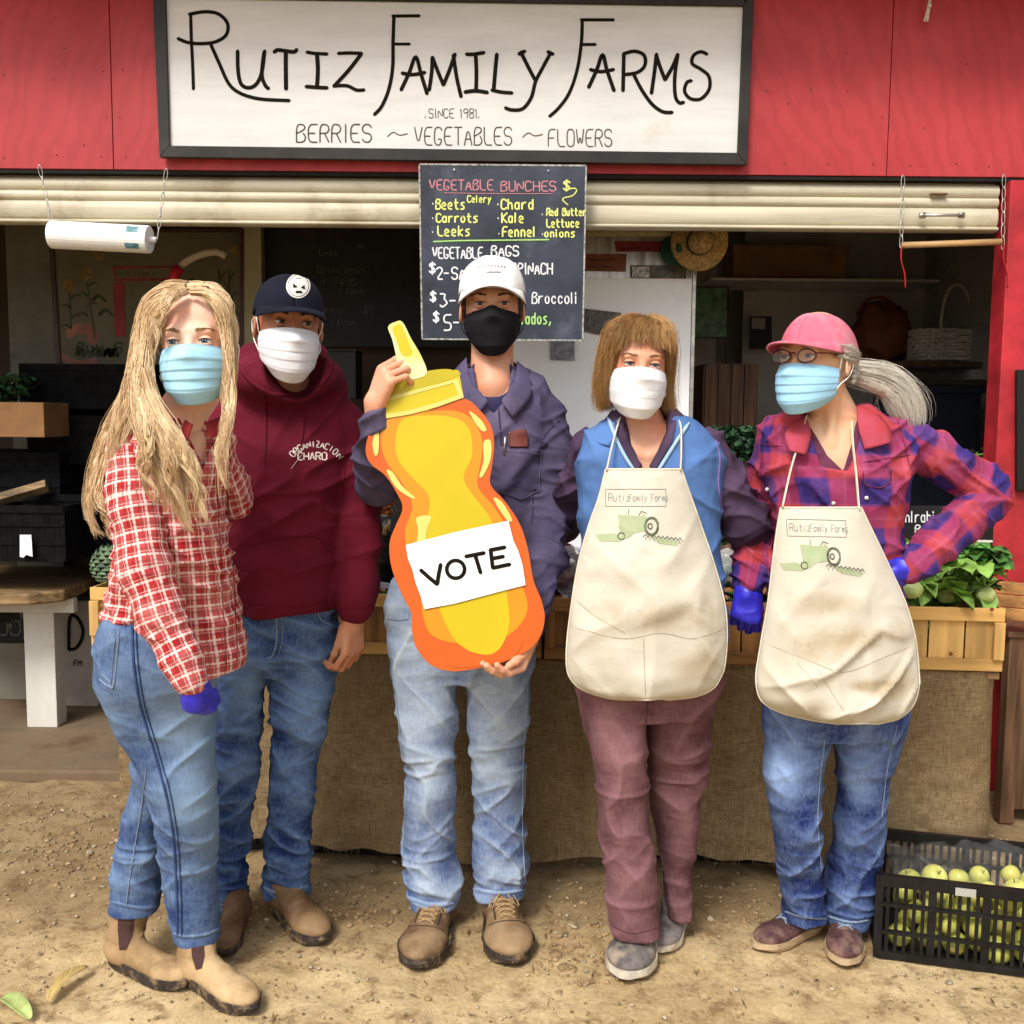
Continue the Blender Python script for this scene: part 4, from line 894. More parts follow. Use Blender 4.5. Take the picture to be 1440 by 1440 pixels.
# ---------------------------------------------------------------- market table under burlap
TL = np.array([-1.34, 3.25]); TR = np.array([1.47, 3.02]); tdir = unit(TR - TL); tn = np.array([tdir[1], -tdir[0]]); TLEN = float(np.linalg.norm(TR - TL)); ZT = .69
tb = empty('market_table', (.1, 3.4, 0), 'long display table draped to the ground in brown burlap', 'table')
def tp(s, out, z): p = TL + tdir * s + tn * out; return np.array([p[0], p[1], z])
mb = MB(); c = tp(TLEN / 2 + .045, -.36, ZT - .015); Mt = rotz(math.atan2(tdir[1], tdir[0])); mb.box(c, (TLEN - .09, .70, .02), Mt); mb.build('tabletop', m_bench, tb)
for s in (.22, TLEN - .1):
    for o in (-.06, -.64): MB().box(tp(s, o, .335), (.05, .05, .66), Mt).build('leg', m_whitewood, tb)
# the cloth: front fall with folds, rounded corner at the right end
nu, nv = 420, 90; V = []
arc = TLEN + .75 
for j in range(nv + 1):
    v = j / nv
    for i in range(nu + 1):
        s = .085 + (arc - .105) * i / nu
        if s < TLEN - .1: base = lambda o: tp(s, o, 0); nd = tn
        else:
            a = min((s - (TLEN - .1)) / .14, 1) ; ang = a * math.pi / 2; nd = tn * math.cos(ang) + tdir * math.sin(ang)
            cc = TL + tdir * (TLEN - .1) + tn * -.1; ext = max(0, s - (TLEN - .1) - .14)
            base = lambda o, cc=cc, nd=nd, ext=ext: np.array([*(cc + nd * (.1 + o) - tn * ext), 0])
        fold = .038 * math.sin(s * 6.1 + 1.3 * math.sin(s * 2.1)) + .014 * math.sin(s * 15 + 2 + math.sin(s * 3)) + .004 * math.sin(s * 41)
        o = .010 + v ** .8 * (.016 + fold * .8) + .016 * v ** 1.1 * min(1, max(0, (s - TLEN + .55) / .25)) * (1 + .9 * math.sin(s * 21 + 1))
        hem = .062 + .016 * math.sin(s * 3.1 + 1) + .01 * math.sin(s * 8.3) + .004 * math.sin(s * 37)
        z = ZT + .004 - v * (ZT - hem); p = base(o); V.append((p[0], p[1], z - .004 * math.sin(s * 5) * (1 - v)))
V = np.array(V); V += (vnoise(V * 28) - .5)[:, None] * np.array([tn[0], tn[1], 0]) * .008
ii = (np.arange(nu)[None] + (nu + 1) * np.arange(nv)[:, None]).ravel(); F = np.stack([ii, ii + 1, ii + nu + 2, ii + nu + 1], 1)
obj('burlap_drape', V, F, m_burlap, tb, smooth=True)
mb = MB(); mb.box(tp(TLEN / 2 + .045, -.37, ZT + .002), (TLEN - .09, .70, .003), Mt); mb.build('burlap_top', m_burlap, tb)
mb = MB()
for k in range(260):
    s = rnd.uniform(0, arc - .05); i = max(0, int((s - .085) / (arc - .105) * nu)); p = V[nv * (nu + 1) + min(i, nu)]; mb.tube([p + [0, 0, .004], p + [rnd.gauss(0, .004), -.002, -rnd.uniform(.004, .018)]], .0006, 3, caps=False)
mb.build('frayed_thread', m_burlap, tb, kind='stuff')
# crates under the table
for k, (x, lb) in enumerate(((-.55, 'flat black crate on the ground under the burlap, behind the man in maroon'), (.72, 'flat black crate on the ground under the burlap, between the two women in aprons'))):
    plastic_crate('floor_crate', (x, 3.45 - .03 * x, 0), .6, .4, .15, lb, math.atan2(tdir[1], tdir[0]), 'black crates on the ground under the table')
# pine display crates along the table
def pine_crate(s, w, label, h=.19, d=.42, matv=None, matx=None, ns=4, out=0.0, group='pine crates lined up on the table'):
    matv = matv or m_pinev; matx = matx or m_pine; c = tp(s, out, ZT + .006); r = empty('pine_crate', c, label, 'crate', group, math.atan2(tdir[1], tdir[0])); L = dict(local=True)
    def bb(name, x0, x1, y0, y1, z0, z1, m): mb = MB(); mb.box(((x0 + x1) / 2, (y0 + y1) / 2, (z0 + z1) / 2), (x1 - x0, y1 - y0, z1 - z0)); mb.build(name, m, r, local=True, bevel=.0015)
    for yy in (0, d):
        y0, y1 = (yy - .022, yy - .010) if yy == 0 else (yy + .010, yy + .022)
        bb('rail', -w / 2, w / 2, y0, y1, h - .04, h, matx); bb('rail', -w / 2, w / 2, y0, y1, 0, .036, matx)
        yi0, yi1 = (yy - .009, yy - .001) if yy == 0 else (yy + .001, yy + .009)
        for k in range(ns): x0 = -w / 2 + .002 + (w - .004) * k / ns; bb('slat', x0 + .0025, x0 + (w - .004) / ns - .0025, yi0, yi1, .004, h - .006, matv)
    for xx in (-w / 2, w / 2): bb('end_board', min(xx, xx * .975), max(xx, xx * .975), 0, d, .0, h, matx); 
    for xx in (-w / 2 + .002, w / 2 - .032): bb('corner_upright', xx, xx + .03, -.036, -.023, .037, h - .041, matv)
    bb('crate_floor', -w / 2 + .01, w / 2 - .01, .001, d - .001, .002, .010, matv)
    return r
def s_of(px, py=880): # where along the table front a pixel column falls
    best = min(np.linspace(0, TLEN, 600), key=lambda s: abs(float(((tp(s, 0, .8) - CAMP) @ RT) / ((tp(s, 0, .8) - CAMP) @ FW)) * FPX + 720 - px)); return float(best)
def crate_px(x0, x1, label, **k): a, b = s_of(x0), s_of(x1); return pine_crate((a + b) / 2, b - a, label, **k)
crate_px(127, 352, 'pale pine crate holding artichokes behind the blond woman')
crate_px(362, 560, 'pine crate behind the hanging hand of the man in maroon', matv=m_pined, matx=m_pine)
crate_px(570, 762, 'pine crate hidden behind the bottle shaped cutout', matv=m_pined, matx=m_pinedx)
crate_px(766, 985, 'aged pine crate of red bagged produce behind the woman in the blue vest', matv=m_pined, matx=m_pinedx)
crate_px(992, 1196, 'aged pine crate between the two aproned women', matv=m_pined, matx=m_pinedx)
rc = crate_px(1202, 1408, 'pale yellow pine crate of kohlrabi at the right end of the table', ns=4)
for px, py in ((1387, 856), (1335, 920)):
    MB().lathe(tp(s_of(px), .0225, float(W(px, py, 3.0)[2])), [(.006, -.0008), (.006, .0006)], 12, rotx(math.pi / 2) @ rotz(0)).build('knot', m_knot, rc)
# side crate beyond the end at right
sc_ = empty('side_crate', W(1440, 880, 3.35), 'weathered wooden box jutting in at the right edge beside the kohlrabi', 'crate')
a = W(1412, 878, 3.4); 
for k in range(3): mb = MB(); mb.box(a + [.22, .05, .012 + k * .045], (.42, .014, .042), rotz(-.5)); mb.build('slat', m_pinedx, sc_, bevel=.002)
mb = MB(); mb.box(a + [.03, .2, .055], (.014, .3, .13), rotz(-.5)); mb.build('end_board', m_pined, sc_)
ds = empty('dark_side_table', (W(1440, 1100, 3.6)[0] + .12, 3.7, 0), 'dark side table beyond the burlap at the right edge', 'table'); p = W(1418, 900, 3.55); pbox('tabletop', p[0], p[0] + .6, .68, .70, 3.55, 3.95 - .08, m_dwood, ds); pbox('leg', p[0] + .01, p[0] + .06, 0, .678, 3.56, 3.61, m_dwood, ds); pbox('front_panel', p[0] + .062, p[0] + .6, .05, .677, 3.57, 3.59, m_dwood, ds)
# ---------------------------------------------------------------- produce
def artichoke(c, r, label):
    V = []; F = []; c = np.array(c)
    for lv in range(9):
        z = -.7 + lv * .2; n = 11; rr = math.sqrt(max(.05, 1 - z * z * .9))
        for k in range(n):
            a = 2 * math.pi * (k + .5 * (lv % 2)) / n; o = np.array([math.cos(a), math.sin(a), 0]); t = np.array([-o[1], o[0], 0]); b = len(V)
            p0 = o * rr * .8 + [0, 0, z]; p1 = o * (rr * 1.07) + [0, 0, z + .16]; p2 = o * rr * (.97) + [0, 0, z + .42]
            V += [c + r * q for q in (p0 - t * .25, p0 + t * .25, p1 - t * .27, p1 + t * .27, p1 + o * .05, p2)]
            F += [(b, b + 1, b + 3, b + 4), (b, b + 4, b + 2), (b + 2, b + 4, b + 5), (b + 4, b + 3, b + 5)]
    o_ = empty('artichoke', c - [0, 0, r], label, 'artichoke'); obj('bracts', V, F, m_artich, o_, smooth=False); blob('heart', c, (r * .85, r * .85, r * .9), m_artich, o_, .1)
artichoke(W(157, 800, 3.38), .062, 'scaly green artichoke topping the crate behind the blond woman')
def kohl(px, py, Y, r, label):
    c = W(px, py, Y); k = empty('kohlrabi', c - [0, 0, r], label, 'kohlrabi', 'kohlrabi bulbs in the yellow pine crate'); blob('bulb', c, (r, r, r * .86), m_kohl, k, .08, px)
    for j in range(5):
        a = j * 1.3 + px; d = np.array([math.cos(a) * .5, math.sin(a) * .5 - .1, 1]); MB().tube(catmull([c + [0, 0, r * .7], c + d * r * 1.3, c + d * r * 2.1 + [0, 0, -.01]], 4), [.004] * 9, 6).build('stalk', m_leafl, k, smooth=True)
kohl(1296, 826, 3.10, .045, 'large pale green kohlrabi at the left in the yellow crate'); kohl(1330, 836, 3.12, .032, 'small kohlrabi with stalks in the middle of the yellow crate'); kohl(1360, 832, 3.12, .036, 'kohlrabi beneath the dark leaves in the yellow crate'); kohl(1318, 805, 3.22, .04, 'kohlrabi at the back of the yellow crate')
def bx3(x0, y0, x1, y1, Y0, Y1): a = W(x0, y1, Y0); b = W(x1, y0, Y0); return ((a[0], Y0, a[2]), (b[0], Y1, b[2]))
kohl(1282, 828, 3.04, .034, 'kohlrabi half hidden behind the apron at the left end of the yellow crate'); kohl(1350, 812, 3.2, .038, 'pale kohlrabi among leaves at the back of the yellow crate'); kohl(1385, 836, 3.06, .03, 'smallest kohlrabi at the right front corner of the yellow crate')
greens('kohlrabi_leaves', m_leafl, 260, bx3(1292, 786, 1400, 834, 3.03, 3.34), .075, 'bright green kohlrabi leaves over the yellow crate', 'leaves')
greens('dark_collard_leaves', m_leafg, 70, bx3(1350, 775, 1410, 815, 3.12, 3.35), .10, 'broad dark green leaves at the right end of the yellow crate', 'leaves', up=.2)
greens('dark_kale', m_leafd, 140, bx3(1365, 790, 1415, 828, 3.1, 3.3), .035, 'curly dark kale beside the broad leaves at right', 'kale')
greens('lettuce_behind_arm', m_leafl, 50, bx3(1270, 735, 1300, 765, 3.55, 3.65), .05, 'light green leaves seen in the gap under the bent elbow', 'leaves')
greens('fennel_fronds', m_leafd, 420, bx3(1015, 605, 1075, 640, 3.5, 3.7), .03, 'dark feathery fronds behind the two aproned women', 'greens', up=1)
greens('leek_tops', m_leafd, 260, bx3(1005, 650, 1060, 770, 3.5, 3.65), .05, 'dark green tops between the blue vest and the purple sleeve', 'greens', up=1)
greens('herb_bunch', m_leafg, 90, bx3(776, 700, 830, 740, 3.4, 3.5), .04, 'green herb bunch beside the blue vest', 'herbs', up=.8)
greens('berry_leaves', m_leafl, 26, bx3(1380, 640, 1402, 655, 4.2, 4.3), .06, 'light green leaf clump in a dark tub beside the red post', 'leaves')
tubb = empty('dark_tub', W(1390, 700, 4.25), 'black tub holding light leaves beside the red post', 'tub'); MB().lathe(W(1388, 690, 4.27), [(.05, 0), (.065, .11), (.068, .11), (.068, .12)], 18).build('tub_wall', m_plastic, tubb, smooth=True)
# small chalk price card
pc = empty('price_card', W(1305, 745, 3.5), 'small black chalk card reading kohlrabi and beet behind the bent arm', 'price card')
MB().prism([(1253, 711), (1334, 711), (1326, 756), (1253, 756)], on(3.5), 0, .006).build('card', m_chalkblk, pc)
mb = MB()
for tx, x, y, h, wd in (('Kohlrabi', 1256, 734, 15, 6.4), ('Beet', 1286, 752, 14, 7.2)):
    for i, s in enumerate(strokes(tx, x, y, h, wd, 1.3)[0]): ribbon(mb, s, 1.7, on(3.5), .0066 + .0001 * (i % 4), 1)
mb.build('chalk_writing', m_chwhite, pc, kind='stuff')
for x in (1262, 1318): MB().tube([W(x, 712, 3.51), W(x, 790, 3.51)], .004, 6).build('stake', m_dwood, pc)
ct = empty('stacked_cartons', W(1360, 780, 3.75), 'dark cartons with white stripes behind the kohlrabi leaves', 'cartons'); a, b = W(1255, 800, 3.75), W(1398, 735, 3.75); pbox('carton', a[0], b[0], a[2] - .12, b[2], 3.75, 3.85, m_plastic, ct)
for y in (736, 760, 782): a = W(1255, y, 3.745); pbox('white_rim', a[0] + .02, b[0] - .005, a[2] - .004, a[2] + .004, 3.743, 3.749, m_whitewood, ct, 0)
# red bagged produce between the man and the vest
rb = empty('bagged_produce', W(795, 830, 3.3), 'clear bags of dark red produce in the aged crate', 'bag')
for k, (px, py, r) in enumerate(((790, 775, .035), (805, 790, .038), (778, 800, .034), (798, 812, .04), (782, 824, .03))): blob('produce', W(px, py, 3.25), (r, r * .9, r * .8), m_bagred, rb, .4, k)
m_film = M('clear_film', (.9, .9, .9), .12, .05, 30, .8, 20, .01, alpha=.28, spec=1)
blob('bag_film', W(795, 800, 3.24), (.09, .075, .075), m_film, rb, .55, 8)
ps = empty('paper_sign', W(800, 760, 3.42), 'pale lilac handwritten paper sign beside the blue vest', 'sign')
MB().prism([(786, 706), (809, 702), (812, 752), (784, 754)], on(3.42), 0, .002).build('sheet', m_lilac, ps); scribble(ps, 3.42, [(788, 730, 3), (788, 738, 3)], None, .004, .9, 6).build('handwriting', m_ink, ps, kind='stuff')
MB().tube([W(797, 748, 3.425), W(797, 800, 3.425)], .004, 6).build('stake', m_dwood, ps)
lb_ = empty('label_bundle', W(795, 790, 3.2), 'white labelled bundle lying on the red produce', 'package'); blob('bundle', W(790, 790, 3.16), (.04, .02, .012), m_paper, lb_, .3, 2)
# produce bag between women, ice-green
gb = empty('cabbage_bag', W(1022, 830, 3.2), 'bagged grey green cabbage in the crate between the aproned women', 'bag'); blob('cabbage', W(1022, 802, 3.2), (.062, .05, .05), M('grey_green_skin', (.17, .24, .2), .5, .3, 12), gb, .3, 5); blob('bag_film', W(1022, 802, 3.2), (.067, .055, .055), m_film, gb, .5, 6)
g2 = empty('leaf_bag', W(1090, 830, 3.2), 'small bagged pale greens beside the left apron edge of the older woman', 'bag'); blob('greens', W(1092, 810, 3.2), (.045, .04, .05), m_artich, g2, .3, 9); blob('bag_film', W(1092, 810, 3.2), (.05, .045, .055), m_film, g2, .5, 10)
MB().tube([W(1037, 740, 3.35), W(1035, 800, 3.35)], .005, 6).build('stake', m_pine, gb)
# things between the men
dbx = empty('black_bag', W(548, 815, 3.35), 'black bag behind the cutout on the pine crate', 'bag'); blob('bag_body', W(545, 770, 3.4), (.09, .08, .14), m_plastic, dbx, .3, 1)
sb = empty('dried_flowers', W(550, 780, 3.2), 'small orange and straw dried flowers between the two men', 'flowers')
for px, py in ((545, 712), (550, 706), (541, 718), (548, 720)): blob('flower_head', W(px, py, 3.2), (.012, .012, .012), M('dull_orange_petals', (.38, .12, .03), .8, .5, 60), sb, .6, px)
for px, py in ((540, 752), (534, 757), (527, 775), (545, 745)): MB().tube([W(px, py, 3.2), W(px + 3, py - 14, 3.2)], [.008, .004], 6).build('straw_flower', m_husk, sb, smooth=True)
wt = empty('white_tray', W(535, 828, 3.2), 'pale tray edge on the crate behind the hanging hand', 'tray'); MB().prism([(523, 795), (527, 795), (527, 817), (547, 820), (547, 827), (523, 826)], on(3.19), 0, .01).build('tray_edge', m_lilac, wt)
# dark slate kick board behind table: interior clutter seen between people
for k, (x0, y0, x1, y1, lb) in enumerate(((455, 495, 500, 560, 'dark tub behind the shoulder of the man in maroon'), (600, 600, 790, 700, 'dark counter box behind the cutout'))):
    r = empty('dark_box', W((x0 + x1) / 2, y1, 4.6), lb, 'box'); a, b = W(x0, y1, 4.6), W(x1, y0, 4.6); pbox('box_body', a[0], b[0], a[2], b[2], 4.6, 4.8, m_chalkblk, r); pbox('box_lid', a[0] - .005, b[0] + .005, b[2] + .001, b[2] + .012, 4.595, 4.805, m_chalkblk, r)
pbox('back_counter', Xp(160, 600, 4.3), Xp(1400, 600, 4.3), .035, .86, 4.62, 5.0, m_dwood, shed, .004)
# ---------------------------------------------------------------- apple crate at bottom right
ang = R(-14.5); p0 = G(1232, 1342); ac_c = p0 + rotz(ang) @ np.array([.31, .145, 0]); AC = plastic_crate('apple_crate', (float(ac_c[0]), float(ac_c[1]), 0.002), .62, .32, .232, 'black slotted plastic crate of yellow green apples at bottom right', ang)
def acp(x, y, z): return ac_c + rotz(ang) @ np.array([x, y, 0]) + [0, 0, z]
mb = MB(); mb.box((0, -.174, .213), (.06, .004, .022)); mb.build('white_label', m_paper, AC, local=True).location = (.13, 0, 0)
mb = MB(); mb.box((0, -.174, .213), (.05, .004, .02)); mb.build('torn_label', m_wallin, AC, local=True).location = (-.1, 0, 0)
ap0 = None; sph = []
pos = []
for lv in range(3):
    for k in range(260):
        x, y = rnd.uniform(-.25, .28), rnd.uniform(-.12, .12); z = .045 + lv * .054 + rnd.uniform(-.004, .004) + (.022 * (x > .02)) * (lv > 1)
        if lv == 2 and x < -.17: continue
        if all((x - a) ** 2 + (y - b) ** 2 + (z - c) ** 2 > .060 ** 2 for a, b, c in pos): pos.append((x, y, z))
prof = [(.0005, -.026), (.012, -.031), (.026, -.022), (.034, -.004), (.033, .012), (.024, .026), (.012, .03), (.004, .024), (.0005, .02)]
prof = [(max(.0005, p[0]), p[1]) for p in catmull(prof, 3)]
for i, (x, y, z) in enumerate(pos):
    c = acp(x, y, z)
    if ap0 is None:
        ap0 = empty('apple', c, 'yellow green apple in the black slotted crate', 'apple', 'apples in the black slotted crate'); MB().lathe((0, 0, 0), prof, 18).build('apple_skin', m_apple, ap0, local=True, smooth=True); MB().tube([(0, 0, .02), (.003, 0, .036)], .0016, 5).build('apple_stem', m_dwood, ap0, local=True); o = ap0
    else: o = copy_tree(ap0)
    o.location = tuple(c); o.rotation_euler = (rnd.uniform(-.9, .9), rnd.uniform(-.9, .9), rnd.uniform(0, 6)); s = rnd.uniform(.74, 1.08); o.scale = (s, s, s)
# clear bag sheet over the apples
bgm, nt_b, bs_b = newmat('crinkled_clear_plastic'); r_b = noise(nt_b, coords(nt_b), 6, 2, .5, 1.6); r_b.so.node.noise_type = 'RIDGED_MULTIFRACTAL'; r_c = noise(nt_b, coords(nt_b), 2.6, 2, .5, 1.0)
bs_b.inputs['Base Color'].default_value = (.86, .88, .84, 1); bs_b.inputs['Roughness'].default_value = .12; bs_b.inputs['Specular IOR Level'].default_value = .8; al_ = ramp(nt_b, r_b * .5, [(.28, .05), (.45, .16), (.62, .75)]); nt_b.links.new(al_.so, bs_b.inputs['Alpha']); setbump(nt_b, bs_b, r_b, .8, .01)
pbg = empty('clear_bag', acp(0, 0, .2), 'crumpled clear plastic bag lying over the apples in the black crate', 'plastic bag')
n = 90; V = []
for j in range(n + 1):
    for i in range(n + 1):
        u, v = i / n, j / n; x = -.27 + .62 * u; y = -.13 + .27 * v; q = np.array([[x * 9, y * 9, 0.0]]); z = .185 + .085 * u * u + .03 * float(ridge(q, (1, 1, 1), 3, .8)[0]) + .02 * float(vnoise(q * 4)[0]) - .05 * max(0, .15 - v) * 4; V.append(acp(x, y, z))
F = [(j * (n + 1) + i, j * (n + 1) + i + 1, (j + 1) * (n + 1) + i + 1, (j + 1) * (n + 1) + i) for j in range(n) for i in range(n)]
obj('bag_sheet', V, F, bgm, pbg, smooth=True)
# mixed greens packed in the pine crates
for k, (x0, x1, mt, lb) in enumerate(((140, 345, m_leafd, 'dark leaves packed under the artichoke in the leftmost pine crate'), (372, 552, m_leafd, 'dark leaves in the pine crate behind the man in maroon'), (775, 975, m_bagred, 'dark red leaves in the crate behind the blue vest'), (1000, 1188, m_leafd, 'dark leaves in the crate between the aproned women'), (1212, 1400, m_leafl, 'pale green leaves packed in the yellow crate of kohlrabi'))):
    s0, s1 = s_of(x0), s_of(x1); V, F = leafset(330, lambda: tp(rnd.uniform(s0 + .03, s1 - .03), -rnd.uniform(.07, .36), ZT + rnd.uniform(.08, .165)), .06, 1, .15); tag(obj('crate_leaves', V, F, mt, smooth=True, kind='stuff'), lb, 'leaves')
# ================================================================ people
def skin(name, c, rough=.5):
    m, nt, b = newmat(name); co = coords(nt); n1 = noise(nt, co, 9, 4); n2 = noise(nt, co, 55, 4)
    r = tuple(min(1, x * f) for x, f in zip(c, (1.02, .72, .62)))
    col = ramp(nt, n1, [(.38, c), (.68, r)]); col = mixc(nt, ramp(nt, n2, [(.3, .18), (.6, 0)]), col, tuple(x * .6 for x in c))
    nt.links.new(col.so, b.inputs['Base Color']); b.inputs['Roughness'].default_value = rough; b.inputs['Specular IOR Level'].default_value = .35
    b.inputs['Subsurface Weight'].default_value = .12; b.inputs['Subsurface Radius'].default_value = (.6, .25, .12); b.inputs['Subsurface Scale'].default_value = .01
    setbump(nt, b, noise(nt, co, 260, 3), .25, .001); return m
def denim(name, dark, light, stain=None):
    m, nt, b = newmat(name); co = coords(nt); f = attr(nt, 'fade'); n1 = noise(nt, co, 7, 6, .65); n2 = noise(nt, coords(nt, (1, 1, .35)), 130, 3, .7); n3 = noise(nt, coords(nt, (.6, .6, 1.6)), 26, 5, .7)
    a = f + (n1 - .5) * .9 + (n2 - .5) * .55 + (n3 - .5) * .6
    mid = tuple((x + y) / 2 for x, y in zip(dark, light)); c = ramp(nt, a, [(.0, dark), (.45, mid), (1.0, light)])
    if stain: c = mixc(nt, ramp(nt, noise(nt, co, 4.2, 5, .6), [(.58, 0), (.72, .45)]), c, stain)
    nt.links.new(c.so, b.inputs['Base Color']); b.inputs['Roughness'].default_value = .85; b.inputs['Specular IOR Level'].default_value = .2
    crump(nt, b, noise(nt, coords(nt, (1, 1, .6)), 160, 5, .7) * 2, 1.0, 13); return m
def fabric(name, c, var=.12, bs_=240, bump=.5, vs=14, c2=None, sheen=0, crumple=.8, **k): return M(name, c, .9, var, vs, bump, bs_, .0015, c2=c2, spec=.15, sheen=sheen, crumple=crumple, **k)
def stripe(nt, x, p, off, w, soft=.15):   # 1 inside a stripe of width w in a repeat of p
    t = (x * (1 / p) + off).m('FRACT'); d = (t - .5).m('ABSOLUTE'); return ramp(nt, d, [(max(0, w / 2 / p - soft * w / p), 1), (w / 2 / p + soft * w / p, 0)])
def plaid_fine():
    m, nt, b = newmat('red_white_plaid_flannel'); u, v, _ = sep(nt, attr(nt, 'puv', 'Vector')); p = .0275
    base = (.42, .018, .022); wh = (.80, .68, .62); dk = (.16, .02, .02)
    c = mixc(nt, stripe(nt, u, p, 0, .0052) * .72, base, wh); c = mixc(nt, stripe(nt, v, p, 0, .0052) * .72, c, wh)
    c = mixc(nt, stripe(nt, u, p, .5, .0035) * .55, c, dk); c = mixc(nt, stripe(nt, v, p, .5, .0035) * .55, c, dk); c = mixc(nt, stripe(nt, u, p, .28, .0016) * .4, c, wh); c = mixc(nt, stripe(nt, v, p, .28, .0016) * .4, c, wh)
    n = noise(nt, coords(nt), 16, 5); c = mixc(nt, ramp(nt, n, [(.4, 0), (.8, .3)]), c, (.75, .45, .42))
    nt.links.new(c.so, b.inputs['Base Color']); b.inputs['Roughness'].default_value = .9; b.inputs['Specular IOR Level'].default_value = .15; crump(nt, b, noise(nt, coords(nt), 230, 3), .9); return m
def plaid_big():
    m, nt, b = newmat('red_navy_buffalo_plaid_flannel'); u, v, _ = sep(nt, attr(nt, 'puv', 'Vector')); p = .122
    red = (.38, .042, .05); nav = (.022, .022, .15); pur = (.17, .025, .13)
    su = stripe(nt, u, p, .15, .064, .06); sv_ = stripe(nt, v, p, .1, .066, .06); c = mixc(nt, su * .55, red, pur); c = mixc(nt, sv_ * .55, c, pur); c = mixc(nt, su.m('MULTIPLY', sv_) * .92, c, nav)
    for x in (u, v):
        c = mixc(nt, stripe(nt, x, p, .64, .006, .3) * .08, c, (.62, .25, .35)); c = mixc(nt, stripe(nt, x, p, .36, .004, .3) * .06, c, (.45, .2, .45))
    n = noise(nt, coords(nt), 11, 5); c = mixc(nt, ramp(nt, n, [(.45, 0), (.8, .35)]), c, (.45, .14, .28))
    nt.links.new(c.so, b.inputs['Base Color']); b.inputs['Roughness'].default_value = .9; b.inputs['Specular IOR Level'].default_value = .15; crump(nt, b, noise(nt, coords(nt), 230, 3), .9); return m
def hairmat(name, dark, light, grey=None):
    m, nt, b = newmat(name); f = attr(nt, 'rnd'); n = noise(nt, coords(nt, (1, 1, .2)), 40, 3); c = ramp(nt, f * .75 + (n - .5) * .8 + .12, [(.0, dark), (1, light)])
    nt.links.new(c.so, b.inputs['Base Color']); b.inputs['Roughness'].default_value = .5; b.inputs['Specular IOR Level'].default_value = .3; return m
